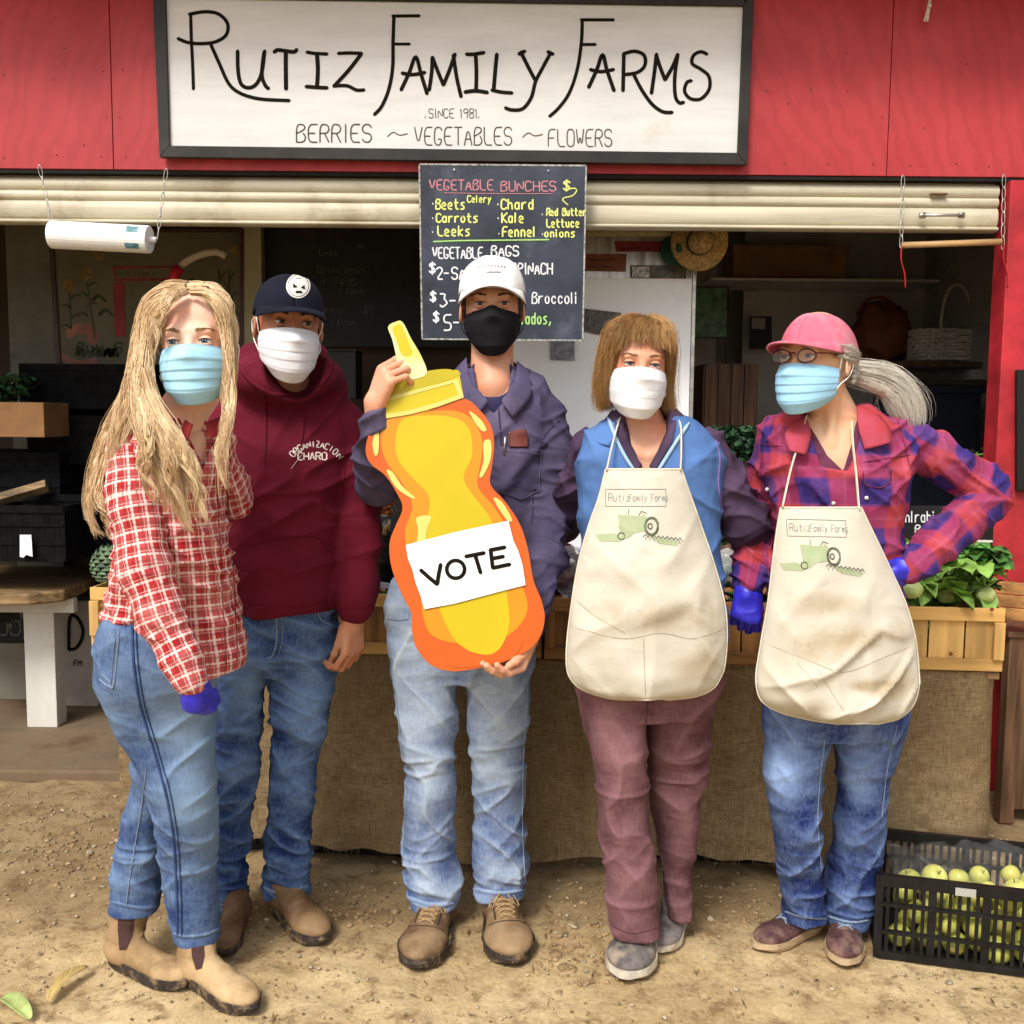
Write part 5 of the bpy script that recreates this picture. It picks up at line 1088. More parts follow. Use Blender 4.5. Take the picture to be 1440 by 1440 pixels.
class Head:
    def __init__(s, px, py, Y, yaw=0, pitch=0, roll=0, sc=1.0):
        s.M = rotz(R(yaw)) @ rotx(R(-pitch)) @ roty(R(roll)); s.sc = sc; s.c = W(px, py, Y) - s.M @ np.array([0, -.085, 0]) * sc
    def w(s, p): return s.c + (np.asarray(p, float) @ s.M.T) * s.sc
    def ell(s, c, r, rot=None): return Ell(s.w(c), np.array(r) * s.sc, s.M if rot is None else s.M @ rot)
    def cap(s, a, b, ra, rb): return Cap(s.w(a), s.w(b), ra * s.sc, rb * s.sc)
    def prims(s, fem=False, ears=True):
        j = .93 if fem else 1.0
        P = [(s.ell((0, .012, .025), (.074, .096, .092)), 'u', 0), (s.ell((0, -.028, -.042), (.060 * j, .064, .078)), 'u', .035), (s.ell((0, -.070, -.098), (.026 * j, .022, .020)), 'u', .03),
             (s.cap((-.034, -.079, .022), (.034, -.079, .022), .0125, .0125), 'u', .014), (s.cap((0, -.088, .004), (0, -.106, -.030), .007, .0115), 'u', .012), (s.ell((-.012, -.100, -.034), (.008, .009, .007)), 'u', .006), (s.ell((.012, -.100, -.034), (.008, .009, .007)), 'u', .006),
             (s.cap((-.038, -.064, -.030), (-.028, -.072, -.042), .015, .013), 'u', .02), (s.cap((.038, -.064, -.030), (.028, -.072, -.042), .015, .013), 'u', .02),
             (s.cap((-.016, -.090, -.060), (.016, -.090, -.060), .006, .006), 'u', .01), (s.cap((-.015, -.088, -.072), (.015, -.088, -.072), .0065, .0065), 'u', .01)]
        for q in (-1, 1):
            P += [(s.ell((q * .031, -.097, .002), (.0155, .013, .010)), 's', .012)]
            if ears: P += [(s.ell((q * .079, .012, -.010), (.007, .017, .031), rotz(R(q * 18)) @ rotx(R(-12))), 'u', .006), (s.ell((q * .087, .006, -.006), (.005, .009, .018), rotz(R(q * 18))), 's', .004)]
        return P
    def face(s, root, skinm, iris, browc, brow=1.0, look=(0, 0), squint=0.0, lash=.0015):
        mw = EYEW; mi = iris
        for q in (-1, 1):
            c = np.array([q * .031, -.0780, .002]); mb = MB(); prof = [(.0125 * math.sin(t), .0125 * math.cos(t)) for t in np.linspace(.02, math.pi - .02, 14)]
            mb.lathe((0, 0, 0), prof, 18); eye = obj('eyeball', s.w(np.array(mb.v) + c), mb.f, mw, root, smooth=True)
            g = rotz(R(look[0])) @ rotx(R(90 - look[1])); mi_ = MB(); mi_.lathe((0, 0, 0), [(.0001, .0130), (.0024, .01295)], 14); obj('pupil', s.w(np.array(mi_.v) @ g.T + c), mi_.f, m_dark, eye, smooth=True)
            mi_ = MB(); mi_.lathe((0, 0, 0), [(.0024, .0129), (.0045, .0124), (.0066, .0110)], 16); obj('iris', s.w(np.array(mi_.v) @ g.T + c), mi_.f, iris, eye, smooth=True)
            for up in (1, -1):
                e0 = (.36 - squint) if up > 0 else -(.34 - squint * .8)
                def fn(u, v):
                    az = (u - .5) * 2.5; el0 = e0 * math.cos(az * 1.05) + (.02 if up > 0 else -.05); el1 = up * 1.45; el = el0 + (el1 - el0) * v; r_ = .0139
                    return s.w(c + np.array([math.sin(az) * math.cos(el), -math.cos(az) * math.cos(el), math.sin(el)]) * r_)
                MB().grid(fn, 14, 6).build('eyelid', skinm, root, smooth=True, solid=.0012)
            mb = MB(); mb.tube([s.w(c + np.array([math.sin(az) * math.cos(e), -math.cos(az) * math.cos(e), math.sin(e)]) * .0146) for az in np.linspace(-1.15, 1.15, 10) for e in [(.36 - squint) * math.cos(az * 1.05) + .02]], [lash * f for f in (.4, .8, 1, 1, 1, 1, 1, 1, .8, .4)], 5); mb.build('eyelash', m_lash, root, smooth=True)
            mb = MB()
            for k in range(int(70 * brow)):
                t = k / (70 * brow); x = q * (.014 + .036 * t); z = .0215 + .007 * math.sin(t * 2.4) - .004 * t + rnd.gauss(0, .0013) * (1.2 - t); y = -.0945 + .016 * (t ** 2) ; p = np.array([x, y, z]); d = np.array([q * .008, .002 * t, .003 * (1 - 1.8 * t)])
                mb.tube([s.w(p), s.w(p + d * .5 + [0, -.001, 0]), s.w(p + d)], [.0008, .0007, .0002], 3, caps=False)
            mb.build('eyebrow', browc, root, smooth=True)
EYEW = M('eye_white', (.62, .58, .54), .2, .02, 30, 0, spec=.6); m_lash = M('dark_lash', (.015, .01, .008), .6, .1, 30, 0)
IR_BR = M('brown_iris', (.05, .022, .01), .15, .2, 300, 0, spec=.8); IR_BL = M('grey_blue_iris', (.10, .15, .2), .15, .2, 300, 0, spec=.8)
def facemask(H, root, mat, loopmat, pleats=3, A=(.073, .0765, .0745, .068, .050), B=(.101, .123, .124, .120, .100), top=(-.006, -.020), bot=(-.134, -.100), nose=.0, loops=True, span=78, piping=None, pamp=.0042, lx=1.0):
    vs = [0, .22, .5, .8, 1]
    def P(u, v, o=0):
        th = R(span) * u; a = np.interp(v, vs, A); b = np.interp(v, vs, B) + o; b += .012 * math.exp(-(u / .22) ** 2) * math.exp(-((v - .16) / .16) ** 2)
        if pleats:
            q = (v - .26) / .5 * pleats
            if 0 < q < pleats: b += pamp * ((q % 1) - .4) * (1 - abs(u) ** 3); a += pamp * .4 * ((q % 1) - .4)
        zt = top[0] + (top[1] - top[0]) * u * u + nose * math.exp(-(u / .2) ** 2); zb = bot[0] + (bot[1] - bot[0]) * abs(u) ** 2.2
        z = zt + (zb - zt) * v; b += .0035 * (float(vnoise(np.array([[u * 3 + 5 + H.c[0] * 9, v * 4 + 3, 1.5]]))[0]) - .5) + .003 * (float(vnoise(np.array([[u * 7 + 5, v * 9 + 3, H.c[0]]]))[0]) - .5) * abs(u)
        return H.w((a * math.sin(th), -b * math.cos(th) * (1 - .05 * v) - .004 + .012 * (abs(u) ** 4), z))
    nu, nv = 56, 60; mb = MB(); mb.grid(lambda x, y: P(2 * x - 1, y), nu, nv); mk = mb.build('face_mask', mat, root, smooth=True, solid=.0016)
    ed = [P(u, 0, .0012) for u in np.linspace(-1, 1, 30)]; MB().tube(ed, .0014, 5).build('mask_edge', piping or mat, mk, smooth=True)
    if loops:
        for q in (-1, 1):
            a = P(q, .04, .001); b = P(q, .93, .001); e1 = H.w((q * .081 * lx, .004, .012)); e2 = H.w((q * .086 * lx, .026, .0)); e3 = H.w((q * .082 * lx, .018, -.036))
            MB().tube(catmull([a, H.w((q * .080, -.022, .004)), e1, e2, e3, H.w((q * .076, -.020, -.062)), b], 5), .0015, 6).build('ear_loop', loopmat, mk, smooth=True)
    return mk
def ballcap(H, root, mat, brim=.072, droop=.022, tilt=.018, rx=.086, ry=.105, ht=.085, zr=.034, under=None, back=.0, btn=True, soft=.005, drop=.022, seam=None, yc=.012, sq=1.0):
    c = (0, yc, zr)
    def D(u, v):
        a = 2 * math.pi * u; f = math.cos(v * math.pi / 2) ** (.82 * sq); hh = math.sin(v * math.pi / 2) ** .92
        fr = .5 + .5 * math.cos(a); x = rx * math.sin(a) * f; y = -ry * math.cos(a) * f
        return H.w((c[0] + x, c[1] + y + .004 * hh, c[2] + ht * hh * (1 + .05 * fr * (1 - v)) - drop * (1 - fr) * (1 - v) + soft * (float(vnoise(np.array([[math.sin(a) * 2 + 7, math.cos(a) * 2 + 7, v * 3]]))[0]) - .5)))
    mb = MB(); mb.grid(D, 64, 26); cap = mb.build('cap', mat, root, smooth=True, solid=.002)
    sm = seam or mat
    for k in range(6): a = (k + .5) / 6 if False else k / 6; MB().tube([np.array(D(a, v)) for v in np.linspace(.02, .985, 16)], .0012, 5).build('panel_seam', sm, cap, smooth=True)
    MB().lathe(D(0, 1), [(.0075, -.002), (.0065, .003), (.001, .0045)], 10, H.M).build('cap_button', sm, cap, smooth=True)
    A0 = R(64)
    def Bm(u, v):
        a = (2 * u - 1) * A0; L = brim * max(0, math.cos(a * 90 / 64)) ** .55; x0 = rx * math.sin(a); y0 = -ry * math.cos(a); x1 = x0 * (1 + .10 * v); y1 = y0 - L * v
        z = c[2] + .004 - tilt * v * v - droop * ((x1 / .08) ** 2) * (.35 + .65 * v) + .0
        return H.w((c[0] + x1, c[1] + y1, z))
    mb = MB(); mb.grid(Bm, 40, 12); b = mb.build('cap_brim', mat, cap, smooth=True, solid=.004)
    MB().tube([np.array(Bm(u, 1)) for u in np.linspace(0, 1, 40)], .0028, 6).build('brim_edge', sm, cap, smooth=True)
    if under:
        mb = MB(); mb.grid(lambda u, v: Bm(u, v * .97) - H.M @ np.array([0, 0, .0032]) * 1.0, 40, 8); mb.build('brim_underside', under, cap, smooth=True)
    return cap, D
def strands(name, guides, mat, parent, n, w=.0011, m=22, wave=(.006, 26), frizz=.002, taper=.75, seed=1, label=None, spread=1.0):
    """guides: (points world, radii, weight). one mesh of fine tubes"""
    rg = np.random.default_rng(seed); V = []; F = []; RN = []; base = 0
    tot = sum(g[2] for g in guides)
    for pts, rad, wt in guides:
        k = max(2, int(n * wt / tot)); C = np.array(catmull(pts, 12)); t = np.linspace(0, 1, len(C)); tt = np.linspace(0, 1, m); P = np.stack([np.interp(tt, t, C[:, i]) for i in range(3)], 1); rr = np.interp(tt, np.linspace(0, 1, len(rad)), rad)
        T = np.gradient(P, axis=0); T /= np.linalg.norm(T, axis=1, keepdims=True) + 1e-9; S = np.cross(T, [0, 1.0, 0.02]); S /= np.linalg.norm(S, axis=1, keepdims=True) + 1e-9; B = np.cross(T, S)
        nc = max(3, k // 14); clump = rg.integers(0, nc, k); ac = rg.random(nc) * 2 * np.pi; qc = np.sqrt(rg.random(nc)); tight = .34
        xy = np.stack([qc[clump] * np.cos(ac[clump]), qc[clump] * np.sin(ac[clump])], 1) + rg.normal(0, tight, (k, 2)); a = np.arctan2(xy[:, 1], xy[:, 0]); q = np.minimum(1.15, np.hypot(xy[:, 0], xy[:, 1])) * spread * np.where(rg.random(k) < .05, 1.7, 1.0); end = 1 - .30 * rg.random(nc)[clump] - .12 * rg.random(k) ** 2; ph = clump * 1.7 + rg.random(k) * .35; cl = rg.random(nc)
        s = tt[None, :] * end[:, None]; Pi = np.stack([np.interp(s, tt, P[:, i]) for i in range(3)], 2); Si = np.stack([np.interp(s, tt, S[:, i]) for i in range(3)], 2); Bi = np.stack([np.interp(s, tt, B[:, i]) for i in range(3)], 2); ri = np.interp(s, tt, rr)
        an = a[:, None] + .6 * s * (cl[clump] - .5)[:, None] * 4; u = ri * q[:, None]
        off = Si * (u * np.cos(an))[..., None] + Bi * (u * np.sin(an))[..., None]
        wv = wave[0] * np.clip(s * 2.2 - .25, 0, 1) * np.sin(s * wave[1] * .35 + ph[:, None] * 2); off += Si * wv[..., None] + Bi * (wv * .6)[..., None]
        fz = rg.normal(0, 1, (k, 4, 3)).cumsum(1); sw = [np.cos(np.pi * s * f) for f in (1, 2, 3, 4)]; fi = sum(fz[:, i, None, :] * sw[i][..., None] for i in range(4)) * frizz * .5 * np.clip(s * 2.2, .12, 1)[..., None]; Q = Pi + off + fi
        Tq = np.gradient(Q, axis=1); Tq /= np.linalg.norm(Tq, axis=2, keepdims=True) + 1e-9; Sq = np.cross(Tq, [0.1, 1.0, 0.1]); Sq /= np.linalg.norm(Sq, axis=2, keepdims=True) + 1e-9; Bq = np.cross(Tq, Sq)
        ww = w * (1 - taper * np.linspace(0, 1, m) ** 2)[None, :] * (.7 + .6 * rg.random(k))[:, None]
        rings = np.stack([Q + (Sq * math.cos(x) + Bq * math.sin(x)) * ww[..., None] for x in (0, 2.094, 4.189)], 2)  # k,m,3,3
        V.append(rings.reshape(-1, 3)); RN.append(np.repeat(np.clip(.35 * rg.random(k) + .65 * cl[clump], 0, 1), m * 3))
        ii = base + (np.arange(k)[:, None, None] * m * 3 + np.arange(m - 1)[None, :, None] * 3 + np.arange(3)[None, None, :]); jn = base + (np.arange(k)[:, None, None] * m * 3 + np.arange(m - 1)[None, :, None] * 3 + (np.arange(3)[None, None, :] + 1) % 3)
        F.append(np.stack([ii, jn, jn + 3, ii + 3], 3).reshape(-1, 4)); base += k * m * 3
    o = obj(name, np.concatenate(V), np.concatenate(F), mat, parent, smooth=True, attrs={'rnd': np.concatenate(RN)}, kind='stuff'); 
    return o
def hairbase(name, prims, mat, parent, vox=.004, amp=.004):
    V, F = sdf(prims, vox); V = smoothmesh(V, F, 1); N = vnormals(V, F); V = V + N * ((ridge(V, (90, 90, 14), 3, .6) - .4) * amp)[:, None]
    return obj(name, V, F, mat, parent, smooth=True, attrs={'rnd': .15 + .35 * vnoise(V * np.array([120, 120, 16]))})
def garment(name, prims, vox, mat, parent, disp=None, fade=None, wear=26, sm=2, attrs=None, label=None):
    V, F = sdf(prims, vox); V = smoothmesh(V, F, sm); N = vnormals(V, F); A = {}
    us = [p[0] for p in prims if p[1] == 'u']
    D = np.stack([s.d(V[:, 0], V[:, 1], V[:, 2]) for s in us], 1); w = D.argmin(1); uv = np.zeros((len(V), 3))
    for i, s in enumerate(us):
        k = w == i
        if k.any() and hasattr(s, 'uv'): uv[k, :2] = s.uv(V[k], getattr(s, 'v0', 0))
    A['puv'] = uv
    dd_ = 0
    if disp is not None:
        dd_ = disp(V, N)
        for s_, o_, k_ in prims:
            if o_ == 's': dd_ = dd_ * np.clip((s_.d(V[:, 0], V[:, 1], V[:, 2]) + .002) / .03, 0, 1)
        V = V + N * dd_[:, None]
    if fade is not None: A['fade'] = fade(V) + wear * dd_
    o = obj(name, V, F, mat, parent, smooth=True, attrs=A, label=label); o['_q'] = 0; del o['_q']
    return o, bvh(V, F), V, F
def spots(L):   # L: (px, py, Y, rx, rz, amp)
    C = [(W(a, b, Y), rx, rz, am) for a, b, Y, rx, rz, am in L]
    def f(V):
        r = np.zeros(len(V))
        for c, rx, rz, am in C: r += am * np.exp(-((V[:, 0] - c[0]) / rx) ** 2 - ((V[:, 2] - c[2]) / rz) ** 2) / (1 + np.exp((V[:, 1] - c[1] - .10) / .012))
        return r
    return f
def limb(nodes, k=.01, sy=1.0):
    """nodes (px, py, Y, rpx)"""
    P = [W(a, b, Y) for a, b, Y, r in nodes]; Rr = [r / FPX * Y for a, b, Y, r in nodes]; out = []; v = 0
    for i in range(len(P) - 1):
        c = Cap(P[i], P[i + 1], Rr[i], Rr[i + 1], sy); c.v0 = v; v += np.linalg.norm(P[i + 1] - P[i]); out.append((c, 'u', k))
    return out
def foldz(V, c, w, amp, sc=(9, 9, 42), seed=0, warp=1.2):   # horizontal rumples around height band
    return (ridge(V, sc, seed, warp) ** 1.3 - .42) * amp * 1.05 * gauss(V[:, 2], c, w)
def crease(V, seed=0, amp=.008, tilt=.5, sc=(7, 7, 24)):       # sharp slanting creases, both ways
    A = V @ roty(tilt).T; B = V @ roty(-tilt).T
    return (ridge(A, sc, seed, 1.2) ** 2 * vnoise(V * 5 + seed) + ridge(B, sc, seed + 7, 1.2) ** 2 * (1 - vnoise(V * 5 + seed)) - .38) * amp * 1.6
def hand(wrist, d, n, sc=1.0, curl=(20, 25, 15), spread=4, thumb=(35, 20, 10), side=1, glove=0.0, indiv=None):
    """returns prims. d finger direction, n palm normal, side +1 puts the thumb along d x n"""
    d = unit(d); n = unit(np.asarray(n, float) - d * (np.asarray(n) @ d)); s = np.cross(d, n) * side; wr = np.array(wrist, float); g = glove; P = []
    fr = [(.090, .031, .0095, (.043, .026, .021)), (.093, .010, .0098, (.048, .030, .022)), (.088, -.011, .0093, (.045, .028, .021)), (.080, -.030, .0082, (.036, .021, .019))]
    T = lambda a, b, c: wr + (d * a + s * b + n * c) * sc
    for (l, o, r, seg), ow in zip(fr, (.017, .006, -.006, -.016)): P.append((Cap(T(.008, ow, 0), T(l - .006, o * .92, -.002), (.0155 + g) * sc, (.0125 + g) * sc), 'u', .012))
    P.append((Ell(T(.045, .0, .006), (.034 * sc, .034 * sc, .030 * sc)), 'u', .02)) if False else None
    P.append((Cap(T(.02, .020, .010), T(.055, .024, .008), (.016 + g) * sc, (.013 + g) * sc), 'u', .014))
    for i, (l, o, r, seg) in enumerate(fr):
        cu = curl if indiv is None else indiv[i]; p = T(l, o, -.001); ang = 0; sp = R(spread * (1.5 - i)); dd0 = unit(d * math.cos(sp) + s * math.sin(sp))
        for j in range(3):
            ang += R(cu[j]); dd = dd0 * math.cos(ang) + n * math.sin(ang); q = p + dd * seg[j] * sc; P.append((Cap(p, q, (r - .0007 * j + g) * sc, (r - .0007 * (j + 1) + g) * sc), 'u', .004)); p = q
    p = T(.026, .026, .010); a0 = R(thumb[0]); dd = unit(d * math.cos(a0) + s * math.sin(a0) + n * .25)
    for j, (L, r0, r1) in enumerate(((.040, .0145, .0115), (.031, .0112, .0103), (.025, .0102, .0085))):
        if j: a = R(thumb[j]); dd = unit(dd * math.cos(a) + unit(n * .75 - s * .45) * math.sin(a))
        q = p + dd * L * sc; P.append((Cap(p, q, (r0 + g) * sc, (r1 + g) * sc), 'u', .006)); p = q
    return P
def join(parts):
    V = []; F = []; b = 0
    for v, f in parts: V.append(v); F.append(f + b); b += len(v)
    return np.concatenate(V), np.concatenate(F)
def body(root, mat, fine, hands, hidden):
    V0, F0 = sdf(fine, .003); V0 = smoothmesh(V0, F0, 1); parts = [(V0, F0)]
    for h in hands: v, f = sdf(h, .0023); parts.append((smoothmesh(v, f, 1), f))
    hp = []
    for p, o, k in hidden:
        if o != 'u': continue
        if isinstance(p, Cap): hp.append((Cap(p.a, p.b, max(.012, p.ra - .014), max(.012, p.rb - .014)), 'u', .01))
        elif isinstance(p, Loft):
            q = Loft.__new__(Loft); q.q = p.q.copy(); q.q[:, 3:] = np.maximum(q.q[:, 3:] - .022, .02); q.n = p.n; q.z0 = p.z0 + .01; q.z1 = p.z1 - .03; q.lo = p.lo; q.hi = p.hi; hp.append((q, 'u', .01))
    parts.append(sdf(hp, .009)); V, F = join(parts)
    return obj('body', V, F, mat, root, smooth=True), bvh(V0, F0)
m_sole_d = M('dark_rubber_sole', (.045, .032, .025), .7, .3, 30, .3, 60, dirt=(.28, .19, .09), dscale=30, dth=(.5, .7)); m_sole_l = M('pale_foam_sole', (.52, .46, .36), .7, .15, 30, .3, 60, dirt=(.3, .2, .1), dscale=20, dth=(.5, .8))
m_seamd = M('dark_shoe_seam', (.045, .025, .014), .8, .2, 60)
def shoe(root, heel, toe, mat, sole, kind='boot', name='boot', lace=None, shaft=.16, hpx=None, lift=0, wd=1.0, elastic=None, lean=(0, 0), toecap=None):
    h = G(*heel); t = G(*toe); L = np.linalg.norm(t - h); s = L / .295; f = unit(t - h); r = np.array([-f[1], f[0], 0]); o = h + f * .045 * s
    sh = empty  # parent is the shoe mesh itself
    T = lambda a, b, c: o + f * a * s + r * b * s * wd + np.array([0, 0, c * s])
    MM = np.stack([f, r, [0, 0, 1.0]], 1)
    lean = f * lean[0] + r * lean[1]
    low = kind == 'sneaker'
    P = [(Ell(T(-.002, 0, .052), np.array([.044, .036 * wd, .046]) * s, MM), 'u', 0), (Cap(T(.03, 0, .044), T(.10, 0, .038), .035 * s * wd, .036 * s * wd), 'u', .02), (Ell(T(.165, -.0, .036), np.array([.082, .047 * wd, (.034 if not low else .031)]) * s, MM), 'u', .025), (Cap(T(.0, 0, .085), T(.100, 0, .046), (.036 if not low else .031) * s, .028 * s), 'u', .025)]
    if hpx is not None: P.append((Cap(T(-.004, 0, .055), W(*hpx[:3]), (.044 if not low else .038) * s, hpx[3]), 'u', .025))
    elif not low: P.append((Cap(T(.0, 0, .07), T(-.004, 0, shaft), .044 * s, .046 * s), 'u', .025))
    else: P.append((Cap(T(-.004, 0, .06), T(-.004, 0, .095), .040 * s, .039 * s), 'u', .02))
    P.append((Ell(T(.08, 0, -.30), (.6, .6, .318)), 's', 0)) if False else None
    lo = Loft(None, world=[(-.2, o[0] + .0, o[1], .5, .5), (.020 * s, o[0], o[1], .5, .5)], n=8) ; P.append((lo, 's', 0))
    V, F = sdf(P, .0035); V = smoothmesh(V, F, 1); N = vnormals(V, F); q = (V - o) @ MM / s
    cr = gauss(q[:, 0], .105, .03) * (q[:, 2] > .04); V = V + N * ((ridge(V @ MM, (50, 12, 30), 4, .8) - .4) * .003 * cr + (vnoise(V * 45) - .5) * .0018 + ((ridge(V, (14, 14, 50), 8, 1) - .35) * .005 * (q[:, 2] > .09)))[:, None]
    S = obj(name, V, F, mat, root, smooth=True); bv = bvh(V, F)
    out = []
    for a in np.linspace(0, 2 * math.pi, 44, endpoint=False):
        x = .10 + .152 * math.cos(a); wdt = .047 if x > .13 else .047 - .012 * math.sin(math.pi * (min(x, .13) + .05) / .18) ** 1.0
        wdt = np.interp(x, [-.052, .0, .05, .10, .16, .22, .252], [.036, .038, .034, .039, .049, .047, .03]); out.append((x, wdt * math.copysign(abs(math.sin(a)) ** .7, math.sin(a)) * 1.06))
    hi = .030 if not low else .024
    def sole_fn(z0, z1, grow): 
        def f_(x, y, t): return T(x, y * grow, z0 + (z1 - z0) * t) + np.array([0, 0, lift])
        return f_
    so = MB(); n_ = len(out); rings = [(0, .96), (.003, 1.0), (hi * .8, 1.02), (hi, 1.0)] if not low else [(0, .93), (.004, 1.0), (hi * .6, 1.05), (hi + .006, 1.02)]
    for z, g_ in rings:
        for x, y in out:
            zz = z + (.010 * max(0, (x - .19) / .06) ** 2 if z < .01 else 0) + (.006 * (x < .02) if (low and z > .015) else 0); so.v.append(tuple(T(x + (x - .1) * (g_ - 1), y * g_, zz)))
    for i in range(len(rings) - 1):
        for j in range(n_): so.f.append((i * n_ + j, i * n_ + (j + 1) % n_, (i + 1) * n_ + (j + 1) % n_, (i + 1) * n_ + j))
    so.f.append(tuple(range(n_))[::-1]); so.f.append(tuple((len(rings) - 1) * n_ + j for j in range(n_))); so.build('sole', sole, S, smooth=False)
    if not low:
        w_ = MB(); w_.tube([T(x, y * 1.04, hi + .001) for x, y in out], .0022, 6, closed=True); w_.build('welt', sole, S, smooth=True)
    if lace:
        mb = MB()
        def SP(a, b, up=.002):
            r_ = bv.ray_cast(Vector(T(a, b, .135 if not low else .12) ), Vector((0, 0, -1)))
            return (np.array(r_[0]) if r_[0] is not None else T(a, b, .06)) + np.array([0, 0, up])
        for k in range(5):
            x = .060 + .0165 * k; w_ = .026 - .0012 * k
            for q_ in (-1, 1): mb.tube(catmull([SP(x, q_ * w_ / wd, .001), SP(x + .004, q_ * w_ * .5 / wd, .003), SP(x + .009, -q_ * w_ * .5 / wd, .003), SP(x + .013, -q_ * w_ / wd, .001)], 3),   .0028 * s, 5)
        for q_ in (-1, 1):
            mb.tube(catmull([SP(.062, 0, .004), SP(.066, q_ * .018, .012), SP(.078, q_ * .030, .004), SP(.070, q_ * .010, .006)], 5), .002 * s, 5); mb.tube(catmull([SP(.062, 0, .005), SP(.075, q_ * .012, .008), SP(.095, q_ * .026, .003)], 4), .0018 * s, 5)
        mb.build('laces', lace, S, smooth=True, kind='stuff')
        mb = MB()
        for q_ in (-1, 1): mb.tube([SP(x, q_ * .030 / wd, .0005) for x in np.linspace(.05, .135, 8)], .0026 * s, 5)
        mb.tube([SP(.150 - .012 * (b / .036) ** 2, b, .0005) for b in np.linspace(-.036, .036, 11)], .0018 * s, 5)
        mb.build('eyestay_seam', m_seamd, S, smooth=True, kind='stuff')
    return S, bv, T
# ---------------------------------------------------------------- blond woman
m_glove = M('blue_nitrile_glove', (.035, .03, .52), .35, .15, 40, .5, 60, .003); m_blueM = fabric('pale_blue_mask', (.38, .66, .82), .06, 300, .3, 6, crumple=.35); m_blueM2 = fabric('blue_mask_two', (.34, .62, .82), .08, 300, .3, 6, crumple=.35); m_whiteM = fabric('white_mask', (.74, .75, .78), .04, 300, .3, 6, crumple=.4); m_loop = fabric('white_elastic', (.78, .77, .74), .05)
m_thread = M('pale_denim_thread', (.20, .26, .36), .9, .2, 200, 0); m_tanboot = M('pale_tan_suede', (.34, .215, .10), .85, .2, 10, .4, 120, .002, crumple=.5, dirt=(.52, .37, .20), dscale=8, dth=(.45, .7)); m_elastic = M('dark_brown_elastic', (.055, .02, .018), .8, .2, 100, .5, 200, stretch=(6, 6, 1))
p = empty('person', (*G(255, 1375)[:2], 0), 'woman with long wavy blond hair in a red and white plaid shirt and blue jeans', 'person', 'five masked people posing in front of the farm stand')
H1 = Head(266, 482, 2.20, yaw=5, pitch=2, roll=-3, sc=1.07); sk = skin('fair_skin', (.84, .59, .46))
neck1 = [(Cap(H1.w((0, .03, -.07)), W(243, 600, 2.30), .050, .056), 'u', .03)]
sh1 = [(Loft([(588, 205, 290, 2.31, .07), (615, 172, 312, 2.33, .095), (650, 158, 318, 2.35, .115), (700, 160, 316, 2.36, .125), (760, 165, 320, 2.37, .115), (810, 160, 327, 2.39, .115), (860, 147, 335, 2.42, .125), (900, 150, 341, 2.43, .13), (945, 168, 345, 2.44, .13)], 2.3, ov=.004), 'u', 0)]
arm1 = limb([(183, 628, 2.30, 33), (188, 700, 2.26, 36), (205, 800, 2.22, 36), (226, 868, 2.20, 33), (256, 930, 2.18, 27), (266, 955, 2.17, 25)], .02)
far1 = limb([(300, 625, 2.40, 30), (325, 700, 2.55, 34)], .02)
hem1 = [(Wedge([(90, 893), (160, 866), (293, 948), (293, 1080), (90, 1080)], 2.43, 2.0, 2.9), 's', .003), (Wedge([(291, 947), (430, 917), (430, 1080), (291, 1080)], 2.43, 2.0, 2.9), 's', .003)]
sleeves = arm1
leg1a = Loft([(845, 165, 305, 2.42, .115), (880, 142, 300, 2.42, .128), (930, 138, 300, 2.43, .135), (960, 141, 303, 2.44, .13), (1000, 155, 302, 2.46, .112), (1050, 178, 301, 2.46, .098), (1100, 205, 303, 2.46, .088), (1150, 218, 305, 2.47, .08), (1200, 224, 304, 2.50, .072), (1250, 231, 306, 2.51, .068), (1300, 240, 311, 2.52, .064), (1318, 243, 312, 2.52, .064)], 2.2, ov=.004)
leg1b = Loft([(1040, 190, 262, 2.52, .09), (1100, 188, 245, 2.56, .08), (1160, 172, 236, 2.58, .075), (1220, 161, 230, 2.59, .07), (1277, 153, 226, 2.59, .066)], 2.2, ov=.004)
j1 = [(leg1a, 'u', 0), (leg1b, 'u', .012)]
def d1(V, N): 
    z = V[:, 2]; return crease(V, 2, .006, .7, (6, 6, 15)) + foldz(V, .30, .10, .008, (8, 8, 30), 3) + foldz(V, .62, .10, .005, (8, 8, 26), 5) + (vnoise(V * 13) - .5) * .006
jm = denim('washed_blue_denim', (.022, .045, .15), (.22, .33, .48))
o, b1j, *_ = garment('jeans', j1, .0048, jm, p, d1, lambda V: .30 + spots([(275, 1050, 2.4, .07, .16, .55), (285, 1130, 2.4, .05, .07, .3), (270, 960, 2.4, .1, .08, .2), (290, 1200, 2.4, .04, .12, .2), (160, 920, 2.4, .05, .06, .1)])(V)); jn = o
mb = MB(); drape(mb, b1j, [(186, 880), (188, 930), (197, 990), (215, 1050), (232, 1110), (243, 1170), (248, 1240), (250, 1316)], .006, .002); drape(mb, b1j, [(192, 880), (194, 930), (203, 990), (221, 1050), (238, 1110), (249, 1170), (254, 1240), (256, 1316)], .0022, .003)
mb.build('side_seam', denim('dark_seam_denim', (.03, .055, .15), (.16, .24, .38)), jn, smooth=True, kind='stuff')
mb = MB(); drape(mb, b1j, [(240, 1311), (260, 1317), (290, 1314), (312, 1304)], .010, .0015); mb.build('leg_hem', denim('frayed_hem_denim_two', (.10, .15, .26), (.5, .56, .62)), jn, smooth=True); mb = MB(); drape(mb, b1j, [(152, 1266), (180, 1274), (205, 1277), (226, 1274)], .010, .0015); mb.build('leg_hem', denim('frayed_hem_denim', (.10, .15, .26), (.5, .56, .62)), jn, smooth=True)
